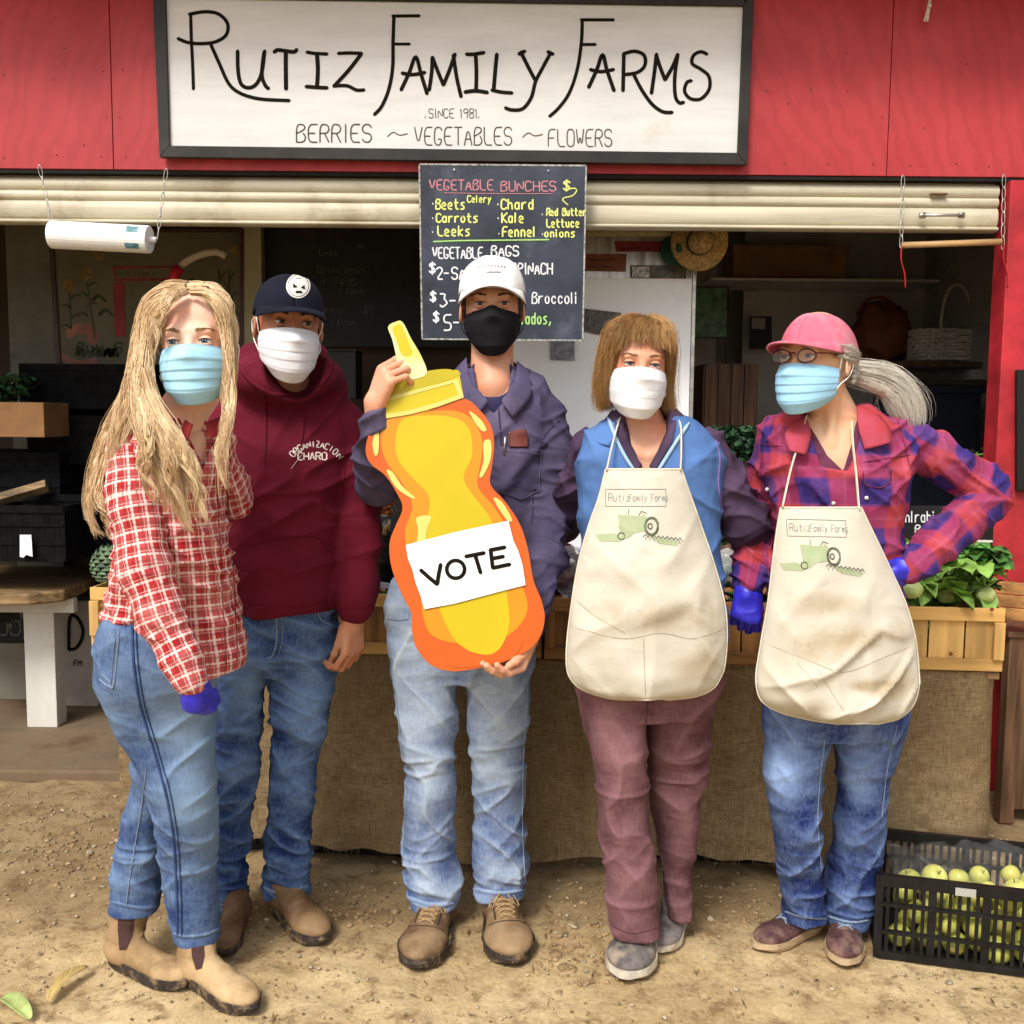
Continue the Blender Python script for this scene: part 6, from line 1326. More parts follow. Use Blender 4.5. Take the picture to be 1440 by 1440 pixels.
mb = MB(); drape(mb, b1j, [(140, 955), (154, 965), (161, 960), (168, 884)], .003, .002); drape(mb, b1j, [(143, 948), (154, 957), (157, 955), (163, 886)], .0016, .002); drape(mb, b1j, [(206, 1080), (200, 1130), (190, 1190), (182, 1240), (178, 1272)], .003, .002); mb.build('pocket_stitching', m_thread, jn, smooth=True, kind='stuff')
P1 = plaid_fine()
def s1(V, N): return foldz(V, 1.10, .25, .005, (9, 9, 20), 4) + crease(V, 3, .010, .5, (6, 6, 20)) + (vnoise(V * 20) - .5) * .004 + .006 * ridge(V @ rotz(.3), (16, 16, 5), 9, 1) * (V[:, 2] < 1.2) - .002
o, b1s, *_ = garment('plaid_shirt', sh1 + far1 + hem1 + [(Wedge([(232, 560), (300, 560), (270, 665)], 2.2, 1.9, 2.30), 's', .004)], .0048, P1, p, s1); st1 = o
o2, b1a, *_ = garment('shirt_sleeve', arm1, .0048, P1, p, lambda V, N: (ridge(V @ rotx(.2), (12, 12, 26), 7, 1.3) - .35) * .007 + (vnoise(V * 18) - .5) * .005)
mb = MB(); drape(mb, b1s, [(318, 668), (325, 760), (330, 850), (334, 930)], .003, .002); drape(mb, b1s, [(303, 668), (309, 760), (313, 850), (318, 935)], .002, .002); mb.build('button_placket', P1, st1, smooth=True)
for q in (-1, 1): mb = MB(); mb.grid(lambda u, v: H1.w((q * (.012 + .034 * u + .010 * v), -.045 + .055 * u ** 1.5 - .010 * v, -.160 - .032 * v + .02 * u)), 10, 5); mb.build('shirt_collar', fabric('dark_red_collar', (.28, .03, .03)), st1, smooth=True, solid=.003)
gl = hand(W(269, 958, 2.18), (.12, .35, -.93), (.05, .95, .2), .85, (85, 90, 60), 1, (10, 40, 40), 1, .0012) + [(Cap(W(272, 962, 2.17), W(274, 985, 2.18),   .029, .029), 'u', .01)]
V, F = sdf(gl, .003); V = smoothmesh(V, F, 1); N = vnormals(V, F); V += N * ((ridge(V, (30, 30, 80), 5, 1) - .4) * .002)[:, None]; obj('glove', V, F, m_glove, p, smooth=True)
bd, bf1 = body(p, sk, H1.prims(True, False) + neck1 + [(Ell(W(248, 625, 2.36), (.11, .08, .06)), 'u', .03)], [], sh1 + arm1 + j1 + far1)
H1.face(p, sk, IR_BL, M('blond_brow', (.30, .17, .07), .7, .2, 30, 0), .8, (-4, 0), .04, .0011)
facemask(H1, p, m_blueM, m_loop, bot=(-.124, -.094), lx=.9)
shoe(p, (262, 1372), (360, 1428), m_tanboot, m_sole_d, wd=1.02, hpx=(280, 1300, 2.52, .044)); B1 = shoe(p, (158, 1352), (264, 1392), m_tanboot, m_sole_d, wd=.95, hpx=(193, 1265, 2.585, .042))
for (hl, te), pl in ((((262, 1372), (360, 1428)), [(268, 1316), (286, 1316), (288, 1345), (284, 1362), (276, 1364), (270, 1345)]), (((158, 1352), (264, 1392)), [(166, 1286), (190, 1290), (186, 1318), (178, 1336), (168, 1336), (166, 1310)])):
    ch = [c for c in p.children if c.name.startswith('boot')]; bt_ = ch[0] if hl[0] > 200 else ch[1]; me = bt_.data; Vw = np.empty(len(me.vertices) * 3); me.vertices.foreach_get('co', Vw); Vw = Vw.reshape(-1, 3) + worldloc(bt_); Fq = np.array([list(q.vertices) for q in me.polygons]); bb = bvh(Vw, Fq)
    mb = MB(); drape_poly(mb, bb, pl, .0012, 3); mb.build('elastic_gusset', m_elastic, bt_, smooth=True)
    mb = MB(); a = G(*hl); MB().tube([a + [0.0, .03, .19], a + [.02, -.03, .215]], .004, 5)
HM1 = hairmat('blond_hair', (.34, .165, .05), (.98, .79, .50))
def GD(L, rad, wt): return ([W(a, b, Y) for a, b, Y in L], [r / FPX * L[0][2] for r in rad], wt)
g1 = [GD([(262, 411, 2.22), (240, 413, 2.20), (218, 434, 2.20), (206, 480, 2.21), (205, 540, 2.19), (222, 600, 2.14), (244, 660, 2.14), (264, 738, 2.15)], (2, 3, 4, 5, 7, 9, 8, 4), 2.6),
      GD([(261, 409, 2.25), (236, 412, 2.24), (212, 436, 2.23), (200, 490, 2.22), (196, 550, 2.20), (210, 620, 2.16), (230, 680, 2.15), (242, 722, 2.16)], (3, 5, 6, 7, 9, 10, 8, 4), 2.4),
      GD([(261, 407, 2.29), (234, 411, 2.29), (209, 438, 2.28), (196, 510, 2.28), (182, 570, 2.27), (162, 630, 2.25), (152, 680, 2.25)], (5, 8, 8, 9, 9, 6, 2.5), 1.8),
      GD([(264, 406, 2.33), (232, 414, 2.36), (208, 470, 2.38), (184, 550, 2.39), (150, 615, 2.38), (131, 680, 2.38), (127, 722, 2.38), (143, 758, 2.37)], (6, 10, 11, 9, 6, 5, 4, 2.5), 2.0),
      GD([(268, 411, 2.22), (291, 413, 2.21), (310, 434, 2.21), (319, 480, 2.22), (322, 545, 2.20), (318, 600, 2.16), (311, 645, 2.13), (318, 705, 2.14)], (2, 3, 3, 2, 2, 2.5, 2, 1), .8),
      GD([(269, 409, 2.25), (297, 412, 2.24), (314, 440, 2.25), (320, 500, 2.25), (323, 565, 2.23), (315, 622, 2.20)], (3, 4, 4, 4, 4, 2), .9),
      GD([(268, 405, 2.26), (300, 410, 2.26), (317, 438, 2.27), (322, 490, 2.27), (323, 556, 2.26), (316, 608, 2.22)], (4, 5, 4, 3, 3, 2), 1.0), GD([(268, 403, 2.29), (298, 407, 2.29), (316, 436, 2.30), (321, 500, 2.29), (320, 570, 2.28)], (5, 6, 6, 5, 3), .9),
      GD([(210, 550, 2.15), (236, 600, 2.12), (262, 645, 2.12), (277, 692, 2.14), (285, 742, 2.15)], (4, 6, 5, 4, 1.5), .7),
      GD([(204, 520, 2.18), (222, 585, 2.14), (236, 640, 2.12), (246, 690, 2.13), (268, 752, 2.15)], (4, 7, 5, 4, 1.5), .8),
      GD([(266, 406, 2.26), (292, 409, 2.25), (311, 436, 2.24), (320, 490, 2.24), (322, 560, 2.24)], (5, 7, 7, 6, 5), 1.2),
      GD([(264, 407, 2.33), (290, 411, 2.35), (308, 445, 2.36), (313, 500, 2.36), (306, 570, 2.36)], (7, 10, 10, 9, 7), 1.0),
      GD([(198, 560, 2.16), (212, 612, 2.12), (202, 655, 2.12), (222, 708, 2.13)], (3, 4, 3, 1), .35), GD([(150, 640, 2.34), (138, 690, 2.33), (153, 730, 2.33), (156, 766, 2.34)], (3, 4, 3, 1), .35), GD([(262, 412, 2.215), (248, 414, 2.185), (231, 430, 2.165), (219, 462, 2.155), (214, 505, 2.15)], (1.5, 2, 2, 2, 1.5), .4)]
hp = [(H1.ell((0, .026, .038), (.077, .090, .083)), 'u', 0)]
for P_, rad, w_ in g1[:7] + g1[8:9]:
    C = catmull(P_, 2); rr = np.interp(np.linspace(0, 1, len(C)), np.linspace(0, 1, len(rad)), rad)
    for i in range(1, len(C) - 3): hp.append((Cap(C[i], C[i + 1], rr[i] * .8, rr[i + 1] * .8), 'u', .012))
hp.append((H1.ell((0, -.085, -.010), (.064, .085, .092)), 's', .008))
hb_ = hairbase('hair', hp, HM1, p); strands('hair_strands', g1, HM1, hb_, 4200, .00095, 28, (.012, 44), .0034, seed=5)
# ---------------------------------------------------------------- man in the maroon hoodie
p = empty('person', (*G(385, 1310)[:2], 0), 'man in a maroon hooded sweatshirt, navy cap with a round patch and white mask', 'person', 'five masked people posing in front of the farm stand')
H2 = Head(413, 455, 2.62, yaw=20, pitch=-3, roll=3, sc=1.05); sk2 = skin('brown_skin', (.47, .225, .125))
t2 = [(Loft([(548, 345, 470, 2.80, .08), (575, 308, 497, 2.81, .105), (610, 290, 500, 2.81, .125), (660, 285, 490, 2.80, .14), (720, 290, 484, 2.80, .145), (780, 300, 481, 2.80, .145), (825, 315, 478, 2.80, .14), (845, 326, 474, 2.80, .132), (856, 334, 470, 2.80, .125)], 2.3), 'u', 0)]
ar2 = limb([(485, 598, 2.82, 30), (497, 665, 2.83, 35), (502, 745, 2.82, 34), (503, 815, 2.78, 31), (499, 838, 2.76, 28), (498, 852, 2.76, 25)], .022)
al2 = limb([(315, 600, 2.82, 32), (290, 680, 2.80, 34), (250, 740, 2.70, 32), (200, 760, 2.60, 28)], .022)
hd2 = [(Ell(W(400, 528, 2.74), (.145, .12, .075), rotx(.25)), 'u', .03), (Cap(W(338, 540, 2.78), W(352, 500, 2.82), .045, .040), 'u', .03), (Cap(W(460, 545, 2.78), W(446, 512, 2.84), .045, .035), 'u', .03), (Ell(W(405, 520, 2.92), (.12, .07, .10)), 'u', .03)]
cut2 = [(Ell(W(412, 498, 2.64), (.078, .18, .118), rotx(.15)), 's', .012)]
def s2(V, N):
    z = V[:, 2]; return foldz(V, 1.16, .12, .010, (5, 5, 22), 4, 1.5) + crease(V, 13, .012, .6, (5, 5, 12)) + (vnoise(V * 16) - .5) * .004
mh = fabric('maroon_fleece', (.125, .008, .021), .16, 200, .6, 5)
o, b2, *_ = garment('hooded_sweatshirt', t2 + ar2 + al2 + hd2 + cut2, .0048, mh, p, s2); h2 = o
mb = MB()
drape(mb, b2, [(332, 846), (370, 851), (420, 853), (474, 842)], .003, .001); drape(mb, b2, [(472, 850), (500, 856), (524, 850)], .003, .001); drape(mb, b2, [(352, 768), (400, 756), (450, 758), (468, 800), (476, 836)], .004, .001); drape(mb, b2, [(478, 590), (485, 640), (481, 700)], .004, .0005)
mb.build('sweatshirt_seam', fabric('maroon_seam', (.12, .006, .02)), h2, smooth=True, kind='stuff')
mb = MB(); drape(mb, b2, [(336, 512), (352, 535), (378, 552), (398, 556), (430, 552), (456, 535), (468, 512)], .012, .003, .003); mb.build('hood_edge', mh, h2, smooth=True)
mb = MB(); drape(mb, b2, [(372, 555), (374, 600), (372, 652)], .007, .003, .003); mb.build('drawstring', mh, h2, smooth=True); mb = MB(); drape(mb, b2, [(424, 556), (426, 600), (424, 622)], .007, .003, .003); mb.build('drawstring', mh, h2, smooth=True)
mb = MB()
def arc_text(mb, bv, tx, cx, cy, r, a0, a1, h, wd, w, off=.0015):
    n = len(tx)
    for i, ch in enumerate(tx):
        a = a0 + (a1 - a0) * i / (n - 1); ca, sa = math.cos(a), math.sin(a); bx, by = cx + r * sa, cy - r * ca
        for g in GL.get(ch, '').split('|'):
            if not g: continue
            q = [((int(t[0]) - 2) * wd / 4, gy(t[1]) * h / 6) for t in g.split()]; q = [(bx + x * ca + y * sa, by + x * sa - y * ca) for x, y in q]
            drape(mb, bv, [tuple(z) for z in chaikin(q, 1)], w, off, .0005, 2.0, False)
arc_text(mb, b2, 'ORGANIZACI', 443, 668, 39, -.82, .55, 8.5, 5.0, .0028); arc_text(mb, b2, 'ON', 443, 668, 39, .72, .92, 8.5, 5.0, .0028)
st, _ = strokes('CHARO', 419, 647, 10.5, 6.6, 1.28)
for s in st: drape(mb, b2, [tuple(q) for q in s], .0034, .0015, .0005, 2.0, False)
drape(mb, b2, [(424, 640), (416, 650), (409, 660)], .0012, .0016, .0004, 2, False); mb.build('chest_lettering', M('cream_print', (.72, .62, .55), .7, .2, 200, 0), h2, kind='stuff')
l2 = [(Loft([(838, 336, 474, 2.82, .115), (880, 325, 474, 2.83, .125), (915, 315, 472, 2.83, .12), (940, 308, 470, 2.83, .10)], 2.3, ov=.004), 'u', 0),
      (Loft([(900, 305, 392, 2.82, .10), (960, 302, 375, 2.82, .088), (1020, 300, 367, 2.82, .076), (1080, 300, 363, 2.82, .070), (1140, 302, 356, 2.83, .068), (1200, 303, 350, 2.84, .062), (1276, 305, 346, 2.85, .058)], 2.2, ov=.004), 'u', .012),
      (Loft([(900, 378, 473, 2.83, .10), (960, 379, 468, 2.83, .088), (1020, 382, 461, 2.83, .076), (1070, 380, 447, 2.84, .070), (1130, 377, 442, 2.85, .066), (1190, 373, 438, 2.86, .062), (1254, 371, 433, 2.87, .058)], 2.2, ov=.004), 'u', .012)]
def d2(V, N): return foldz(V, .15, .12, .010, (8, 8, 38), 3) + foldz(V, .52, .10, .008, (8, 8, 30), 5) + foldz(V, .80, .09, .006, (8, 8, 30), 6) + crease(V, 2, .009) + (vnoise(V * 13) - .5) * .005
o, b2j, *_ = garment('jeans', l2, .0048, denim('mid_blue_denim', (.012, .030, .12), (.19, .31, .52)), p, d2, lambda V: .22 + spots([(340, 980, 2.7, .05, .13, .42), (425, 990, 2.7, .05, .14, .5), (415, 1090, 2.7, .05, .06, .3), (335, 1100, 2.7, .05, .06, .2), (410, 1180, 2.7, .05, .08, .1)])(V)); jn = o
mb = MB(); drape(mb, b2j, [(388, 858), (389, 900), (383, 922), (376, 926)], .004, .002); drape(mb, b2j, [(396, 858), (397, 900), (389, 926)], .0018, .002); drape(mb, b2j, [(446, 858), (452, 872), (468, 880)], .003, .002); drape(mb, b2j, [(306, 1270), (325, 1276), (346, 1270)], .006, .0015); drape(mb, b2j, [(371, 1248), (395, 1256), (433, 1246)], .006, .0015); mb.build('jeans_stitching', m_thread, jn, smooth=True, kind='stuff')
for x in (357, 436): mb = MB(); drape(mb, b2j, [(x, 853), (x + 1, 862)], .012, .003, .001, 3, False); mb.build('belt_loop', M('pale_tag', (.6, .6, .56), .8), jn)
hnd2 = hand(W(497, 872, 2.76), (-.02, -.12, -1), (-.72, .55, 0), 1.02, (38, 48, 30), 2, (8, 22, 18), -1)
bd, bf = body(p, sk2, H2.prims() + [(Cap(H2.w((0, .03, -.07)), W(402, 575, 2.80), .058, .064), 'u', .03), (Ell(W(402, 590, 2.83), (.12, .08, .05)), 'u', .03)], [hnd2 + [(Cap(W(498, 850, 2.76), W(497, 878, 2.76), .027, .027), 'u', .01)]], t2 + ar2 + al2 + l2)
H2.face(p, sk2, IR_BR, M('black_brow', (.012, .008, .006), .7, .2, 30, 0), 1.5, (12, -2), .05, .0014)
facemask(H2, p, m_whiteM, m_loop, top=(-.012, -.026), bot=(-.142, -.104), pamp=.0022)
m_navy = fabric('navy_cotton_twill', (.009, .010, .020), .2, 300, .3); cap2, D2 = ballcap(H2, p, m_navy, brim=.070, droop=.012, tilt=.012, ht=.086, zr=.034, under=m_navy)
sh_h = [(H2.ell((0, .03, -.005), (.079, .075, .055)), 'u', 0), (H2.ell((0, -.06, -.03), (.07, .085, .09)), 's', .008)]
hairbase('hair', sh_h, M('short_black_hair', (.01, .008, .007), .6, .3, 90, .5, 120), p, .004, .002)
me = cap2.data; Vw = np.empty(len(me.vertices) * 3); me.vertices.foreach_get('co', Vw); Vw = Vw.reshape(-1, 3) + worldloc(cap2); bcap2 = bvh(Vw, np.array([list(q.vertices) for q in me.polygons]))
el = lambda cx, cy, a, b, rot=0, n=26: [(cx + a * math.cos(t) * math.cos(rot) - b * math.sin(t) * math.sin(rot), cy + a * math.cos(t) * math.sin(rot) + b * math.sin(t) * math.cos(rot)) for t in np.linspace(0, 2 * math.pi, n, endpoint=False)]
mb = MB(); drape_poly(mb, bcap2, el(419, 403, 16.5, 17, .2), .003, 2.5); mb.build('round_patch', m_whitewood, cap2, smooth=True)
mb = MB(); drape_poly(mb, bcap2, [(412, 400), (418, 405), (412, 406)], .0042, 3); drape_poly(mb, bcap2, [(427, 402), (422, 406), (428, 408)], .0042, 3); drape_poly(mb, bcap2, [(416, 410), (423, 410), (425, 413), (415, 413)], .0042, 3); drape(mb, bcap2, el(419, 403, 14, 14.5, .2) + [(432.7, 405.8)], .0009, .0038, .0004, 3, False); drape(mb, bcap2, [(415, 393), (423, 393)], .002, .004, .0003, 2, False); mb.build('patch_emblem', m_ink, cap2, kind='stuff')
m_bb = M('worn_brown_leather', (.17, .09, .038), .7, .3, 8, .4, 80, .002, crumple=.6, dirt=(.28, .18, .09), dscale=7, dth=(.45, .7))
shoe(p, (388, 1272), (456, 1332), m_bb, m_sole_d, wd=1.1, hpx=(402, 1240, 2.86, .045)); shoe(p, (338, 1290), (312, 1350), m_bb, m_sole_d, wd=1.0, hpx=(327, 1262, 2.85, .045))
# ---------------------------------------------------------------- man holding the cutout
p = empty('person', (*G(655, 1320)[:2], 0), 'man in a white cap and black cloth mask holding the bottle shaped VOTE cutout', 'person', 'five masked people posing in front of the farm stand')
H3 = Head(692, 428, 2.74, yaw=1, pitch=-2, roll=-1, sc=1.05); sk3 = skin('tanned_skin', (.66, .35, .22))
t3 = [(Loft([(516, 664, 724, 2.82, .055), (530, 628, 758, 2.83, .085), (562, 592, 780, 2.83, .11), (620, 580, 778, 2.82, .135), (690, 582, 772, 2.82, .14), (760, 570, 760, 2.82, .14), (830, 552, 750, 2.82, .135), (850, 548, 748, 2.82, .13)], 2.3), 'u', 0)]
ar3r = limb([(770, 585, 2.82, 26), (776, 650, 2.80, 33), (768, 740, 2.76, 33), (762, 790, 2.68, 31), (752, 845, 2.60, 25), (745, 880, 2.57, 20)], .02)
ar3l = limb([(598, 570, 2.82, 28), (560, 630, 2.78, 32), (530, 682, 2.72, 31), (522, 640, 2.62, 26), (528, 600, 2.52, 21), (529, 588, 2.50, 19)], .02)
def s3(V, N): return crease(V, 5, .012, .6, (7, 7, 20)) + (ridge(V, (10, 10, 38), 3, 1.2) ** 1.5 - .25) * .008 * (V[:, 0] > .05) * (V[:, 2] < 1.35) + (vnoise(V * 18) - .5) * .004
m_sh3 = fabric('faded_indigo_cotton', (.082, .068, .125), .18, 260, .5, 7, dirt=(.15, .12, .19), dscale=6, dth=(.5, .8))
o, b3, *_ = garment('work_shirt', t3 + ar3r + ar3l + [(Wedge([(662, 500), (722, 500), (712, 560), (694, 582), (674, 560)], 2.7, 2.4, 2.84), 's', .004)], .0048, m_sh3, p, s3); s3o = o
for q in (-1, 1):
    mb = MB()
    def cf(u, v): a = R(q * (10 + 140 * u)); r_ = .066 + .030 * v; zz = .028 * (1 - v) * 1.0; return H3.w((r_ * math.sin(a), .035 - r_ * 1.0 * math.cos(a), -.178 + zz * (.6 + .4 * u) - .028 * (1 - u) - .012 * v + .02 * u))
    mb.grid(cf, 18, 6); mb.build('shirt_collar', m_sh3, s3o, smooth=True, solid=.003)
o, bt3, *_ = garment('undershirt', [(Cap(W(692, 534, 2.80), W(692, 556, 2.81), .066, .085), 'u', .0), (Ell(W(692, 585, 2.82), (.14, .09, .07)), 'u', .03), (Cap(W(692, 480, 2.745), W(692, 528, 2.745), .066, .058), 's', .004)], .004, fabric('navy_jersey', (.04, .035, .085), .1), p)
def flap(name, inner, outer, mat, parent):
    a = catmull([W(*q) for q in inner], 6); b = catmull([W(*q) for q in outer], 6); n = min(len(a), len(b)) - 1
    mb = MB(); mb.grid(lambda u, v: a[round(u * n)] * (1 - v) + b[round(u * n)] * v + np.array([0, -.006 * math.sin(math.pi * v), 0]), n, 5); mb.build(name, mat, parent, smooth=True, solid=.003)
flap('collar_point', [(656, 503, 2.80), (662, 534, 2.735), (687, 564, 2.70)], [(640, 520, 2.81), (642, 556, 2.735), (668, 586, 2.692)], m_sh3, s3o)
flap('collar_point', [(727, 508, 2.80), (724, 534, 2.735), (705, 564, 2.70)], [(746, 524, 2.81), (748, 556, 2.735), (722, 588, 2.692)], m_sh3, s3o)
mb = MB(); drape(mb, b3, [(700, 560), (706, 640), (708, 720), (706, 830)], .004, .001); drape(mb, b3, [(788, 590), (762, 620), (752, 680), (748, 740)], .0035, .0005); mb.build('shirt_seam', fabric('dark_indigo_seam', (.045, .036, .075)), s3o, smooth=True, kind='stuff')
mb = MB(); drape_poly(mb, b3, [(704, 628), (760, 632), (758, 690), (732, 702), (702, 690)], .003, 4); mb.build('chest_pocket', m_sh3, s3o, smooth=True, solid=.001)
mb = MB(); drape(mb, b3, [(704, 628), (702, 690), (732, 702), (758, 690), (760, 632)], .002, .0045, .0006, 4, False); drape(mb, b3, [(703, 634), (760, 638)], .002, .0045, .0006, 4, False); mb.build('pocket_stitching', fabric('pale_indigo_thread', (.14, .12, .2)), s3o, smooth=True, kind='stuff')
mb = MB(); drape_poly(mb, b3, [(714, 608), (738, 605), (741, 613), (741, 630), (716, 629)], .006, 4); wl = mb.build('wallet', M('red_brown_leather', (.16, .04, .03), .4), s3o, smooth=True, solid=.004)
mb = MB(); a_, n_ = hit(b3, 709, 630); mb.tube([a_ + n_ * .008 + [0, 0, -.02], a_ + n_ * .009 + [.002, 0, .028]], .0028, 6); mb.build('pen', m_metal, s3o, smooth=True)
l3 = [(Loft([(820, 552, 748, 2.80, .11), (850, 545, 748, 2.80, .12), (890, 544, 749, 2.80, .122), (925, 545, 748, 2.80, .115), (950, 548, 747, 2.80, .10)], 2.3, ov=.004), 'u', 0),
      (Loft([(900, 544, 646, 2.79, .10), (960, 551, 645, 2.78, .09), (1020, 562, 642, 2.77, .08), (1080, 569, 640, 2.77, .076), (1140, 570, 640, 2.78, .074), (1200, 565, 640, 2.79, .072), (1240, 568, 646, 2.78, .068), (1272, 575, 644, 2.77, .066)], 2.2, ov=.004), 'u', .012),
      (Loft([(900, 648, 749, 2.79, .10), (960, 652, 746, 2.79, .09), (1020, 659, 742, 2.79, .08), (1080, 665, 739, 2.80, .076), (1140, 668, 737, 2.81, .074), (1190, 663, 741, 2.82, .072), (1230, 667, 742, 2.82, .068), (1258, 667, 736, 2.81, .066)], 2.2, ov=.004), 'u', .012)]
def d3(V, N): return foldz(V, .16, .08, .013, (7, 7, 34), 3) + foldz(V, .50, .07, .012, (6, 6, 26), 15, 1.8) + foldz(V, .78, .09, .005, (8, 8, 30), 6) + crease(V, 22, .009, .8, (6, 6, 16)) + (vnoise(V * 13) - .5) * .006
o, b3j, *_ = garment('jeans', l3, .0048, denim('faded_light_denim', (.035, .075, .23), (.42, .50, .57), (.28, .26, .20)), p, d3, lambda V: .34 + spots([(595, 1000, 2.7, .06, .14, .5), (700, 990, 2.7, .06, .14, .5), (605, 1085, 2.7, .05, .05, .35), (700, 1085, 2.7, .05, .05, .3), (560, 900, 2.7, .08, .1, .35), (600, 1240, 2.7, .06, .05, .15), (705, 1230, 2.7, .06, .05, .15)])(V)); jn = o
mb = MB(); drape(mb, b3j, [(574, 1262), (605, 1272), (645, 1270)], .012, .0015); mb.build('leg_hem', denim('pale_hem_denim_two', (.2, .27, .4), (.6, .66, .7)), jn, smooth=True); mb = MB(); drape(mb, b3j, [(666, 1250), (700, 1256), (738, 1252)], .012, .0015); mb.build('leg_hem', denim('pale_hem_denim', (.2, .27, .4), (.6, .66, .7)), jn, smooth=True)
mb = MB(); drape(mb, b3j, [(553, 960), (568, 1060), (570, 1140), (566, 1210), (574, 1262)], .0025, .002); drape(mb, b3j, [(742, 960), (736, 1060), (734, 1150), (738, 1240)], .0025, .002); drape(mb, b3j, [(545, 868), (560, 872), (575, 870)], .003, .002); mb.build('jeans_stitching', m_thread, jn, smooth=True, kind='stuff')
handU = hand(W(527, 572, 2.50), (.38, -.20, .90), (.80, .55, .10), 1.0, (30, 35, 20), 3, (20, 25, 20), 1, indiv=((48, 46, 22), (52, 50, 25), (55, 52, 28), (58, 55, 30)))
handU += [(Cap(W(529, 600, 2.51), W(527, 566, 2.50), .026, .026), 'u', .012)]
handL = hand(W(742, 896, 2.50), (-.42, -.55, -.72), (-.55, -.40, .70), 1.0, (42, 30, 18), 3, (15, 12, 10), -1) + [(Cap(W(748, 868, 2.56), W(742, 899, 2.50), .024, .026), 'u', .012)]
body(p, sk3, H3.prims() + [(Cap(H3.w((0, .03, -.06)), W(692, 545, 2.80), .056, .060), 'u', .03), (Ell(W(692, 565, 2.83), (.11, .07, .05)), 'u', .03), (H3.cap((-.02, -.028, -.10), (-.028, -.010, -.19), .010, .010), 'u', .015), (H3.cap((.02, -.028, -.10), (.028, -.010, -.19), .010, .010), 'u', .015)], [handU, handL], t3 + ar3r + ar3l + l3)
H3.face(p, sk3, IR_BR, M('greying_brow', (.06, .04, .03), .7, .2, 30, 0), 1.0, (2, 0), .06)
m_blackM = fabric('black_cotton_mask', (.012, .012, .014), .2, 200, .4)
facemask(H3, p, m_blackM, m_blackM, 0, A=(.070, .076, .073, .064, .046), B=(.101, .123, .123, .118, .098), top=(-.014, -.026), bot=(-.128, -.094), nose=.010)
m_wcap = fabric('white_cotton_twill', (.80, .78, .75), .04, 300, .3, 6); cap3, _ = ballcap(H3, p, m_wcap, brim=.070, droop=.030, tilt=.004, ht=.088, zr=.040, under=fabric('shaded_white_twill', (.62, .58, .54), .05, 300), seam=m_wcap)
me = cap3.data; Vw = np.empty(len(me.vertices) * 3); me.vertices.foreach_get('co', Vw); Vw = Vw.reshape(-1, 3) + worldloc(cap3); bc3 = bvh(Vw, np.array([list(q.vertices) for q in me.polygons]))
mb = MB()
for k in range(9):
    x = 673 + k * 4.3; y = 376 + ((k - 4) / 4) ** 2 * 1.5; drape(mb, bc3, [(x, y), (x + 1.5, y - 2.5), (x + 3, y)], .0011, .003, .0004, 1.5, False)
drape(mb, bc3, [(684, 383), (704, 383)], .0014, .003, .0004, 2, False); mb.build('embroidered_line', m_ink, cap3, kind='stuff')
hairbase('hair', [(H3.ell((0, .035, -.012), (.078, .072, .058)), 'u', 0), (H3.ell((-.071, -.018, .004), (.009, .016, .034)), 'u', .004), (H3.ell((.071, -.018, .004), (.009, .016, .034)), 'u', .004), (H3.ell((0, -.07, -.03), (.066, .07, .12)), 's', .004)], M('greying_dark_hair', (.07, .045, .03), .6, .5, 90, .5, 120), p, .004, .002)
m_wb = M('dusty_work_leather', (.17, .092, .042), .75, .3, 8, .5, 70, .002, crumple=.7, dirt=(.32, .22, .115), dscale=9, dth=(.42, .7)); m_lace = M('tan_bootlace', (.34, .22, .10), .8, .2, 200)
shoe(p, (622, 1288), (583, 1368), m_wb, m_sole_d, lace=m_lace, wd=1.32, hpx=(608, 1258, 2.775, .050)); shoe(p, (700, 1281), (722, 1362), m_wb, m_sole_d, lace=m_lace, wd=1.32, hpx=(701, 1246, 2.815, .047))
# ---------------------------------------------------------------- aprons
def apron_mat():
    m, nt, b = newmat('stained_cream_canvas'); co = coords(nt); f = attr(nt, 'fade'); n = noise(nt, co, 7, 6, .65, .6); n2 = noise(nt, co, 30, 4)
    c = ramp(nt, noise(nt, co, 5, 3), [(.3, (.52, .475, .38)), (.7, (.62, .58, .49))]); c = mixc(nt, ramp(nt, f + (n - .5) * 1.5, [(.28, 0), (1.0, .75)]), c, (.33, .24, .12)); c = mixc(nt, ramp(nt, n2 + f * .12, [(.72, 0), (.80, .5)]), c, (.28, .20, .11))
    nt.links.new(c.so, b.inputs['Base Color']); b.inputs['Roughness'].default_value = .9; b.inputs['Specular IOR Level'].default_value = .15; setbump(nt, b, noise(nt, co, 300, 2) + noise(nt, coords(nt, (1, 1, 1)), 22, 5, .7) * 1.2, .45, .003); crump(nt, b, noise(nt, co, 300, 2), 1.5, 11); return m
m_apron = apron_mat(); m_binding = fabric('cream_binding', (.68, .62, .49), .08)
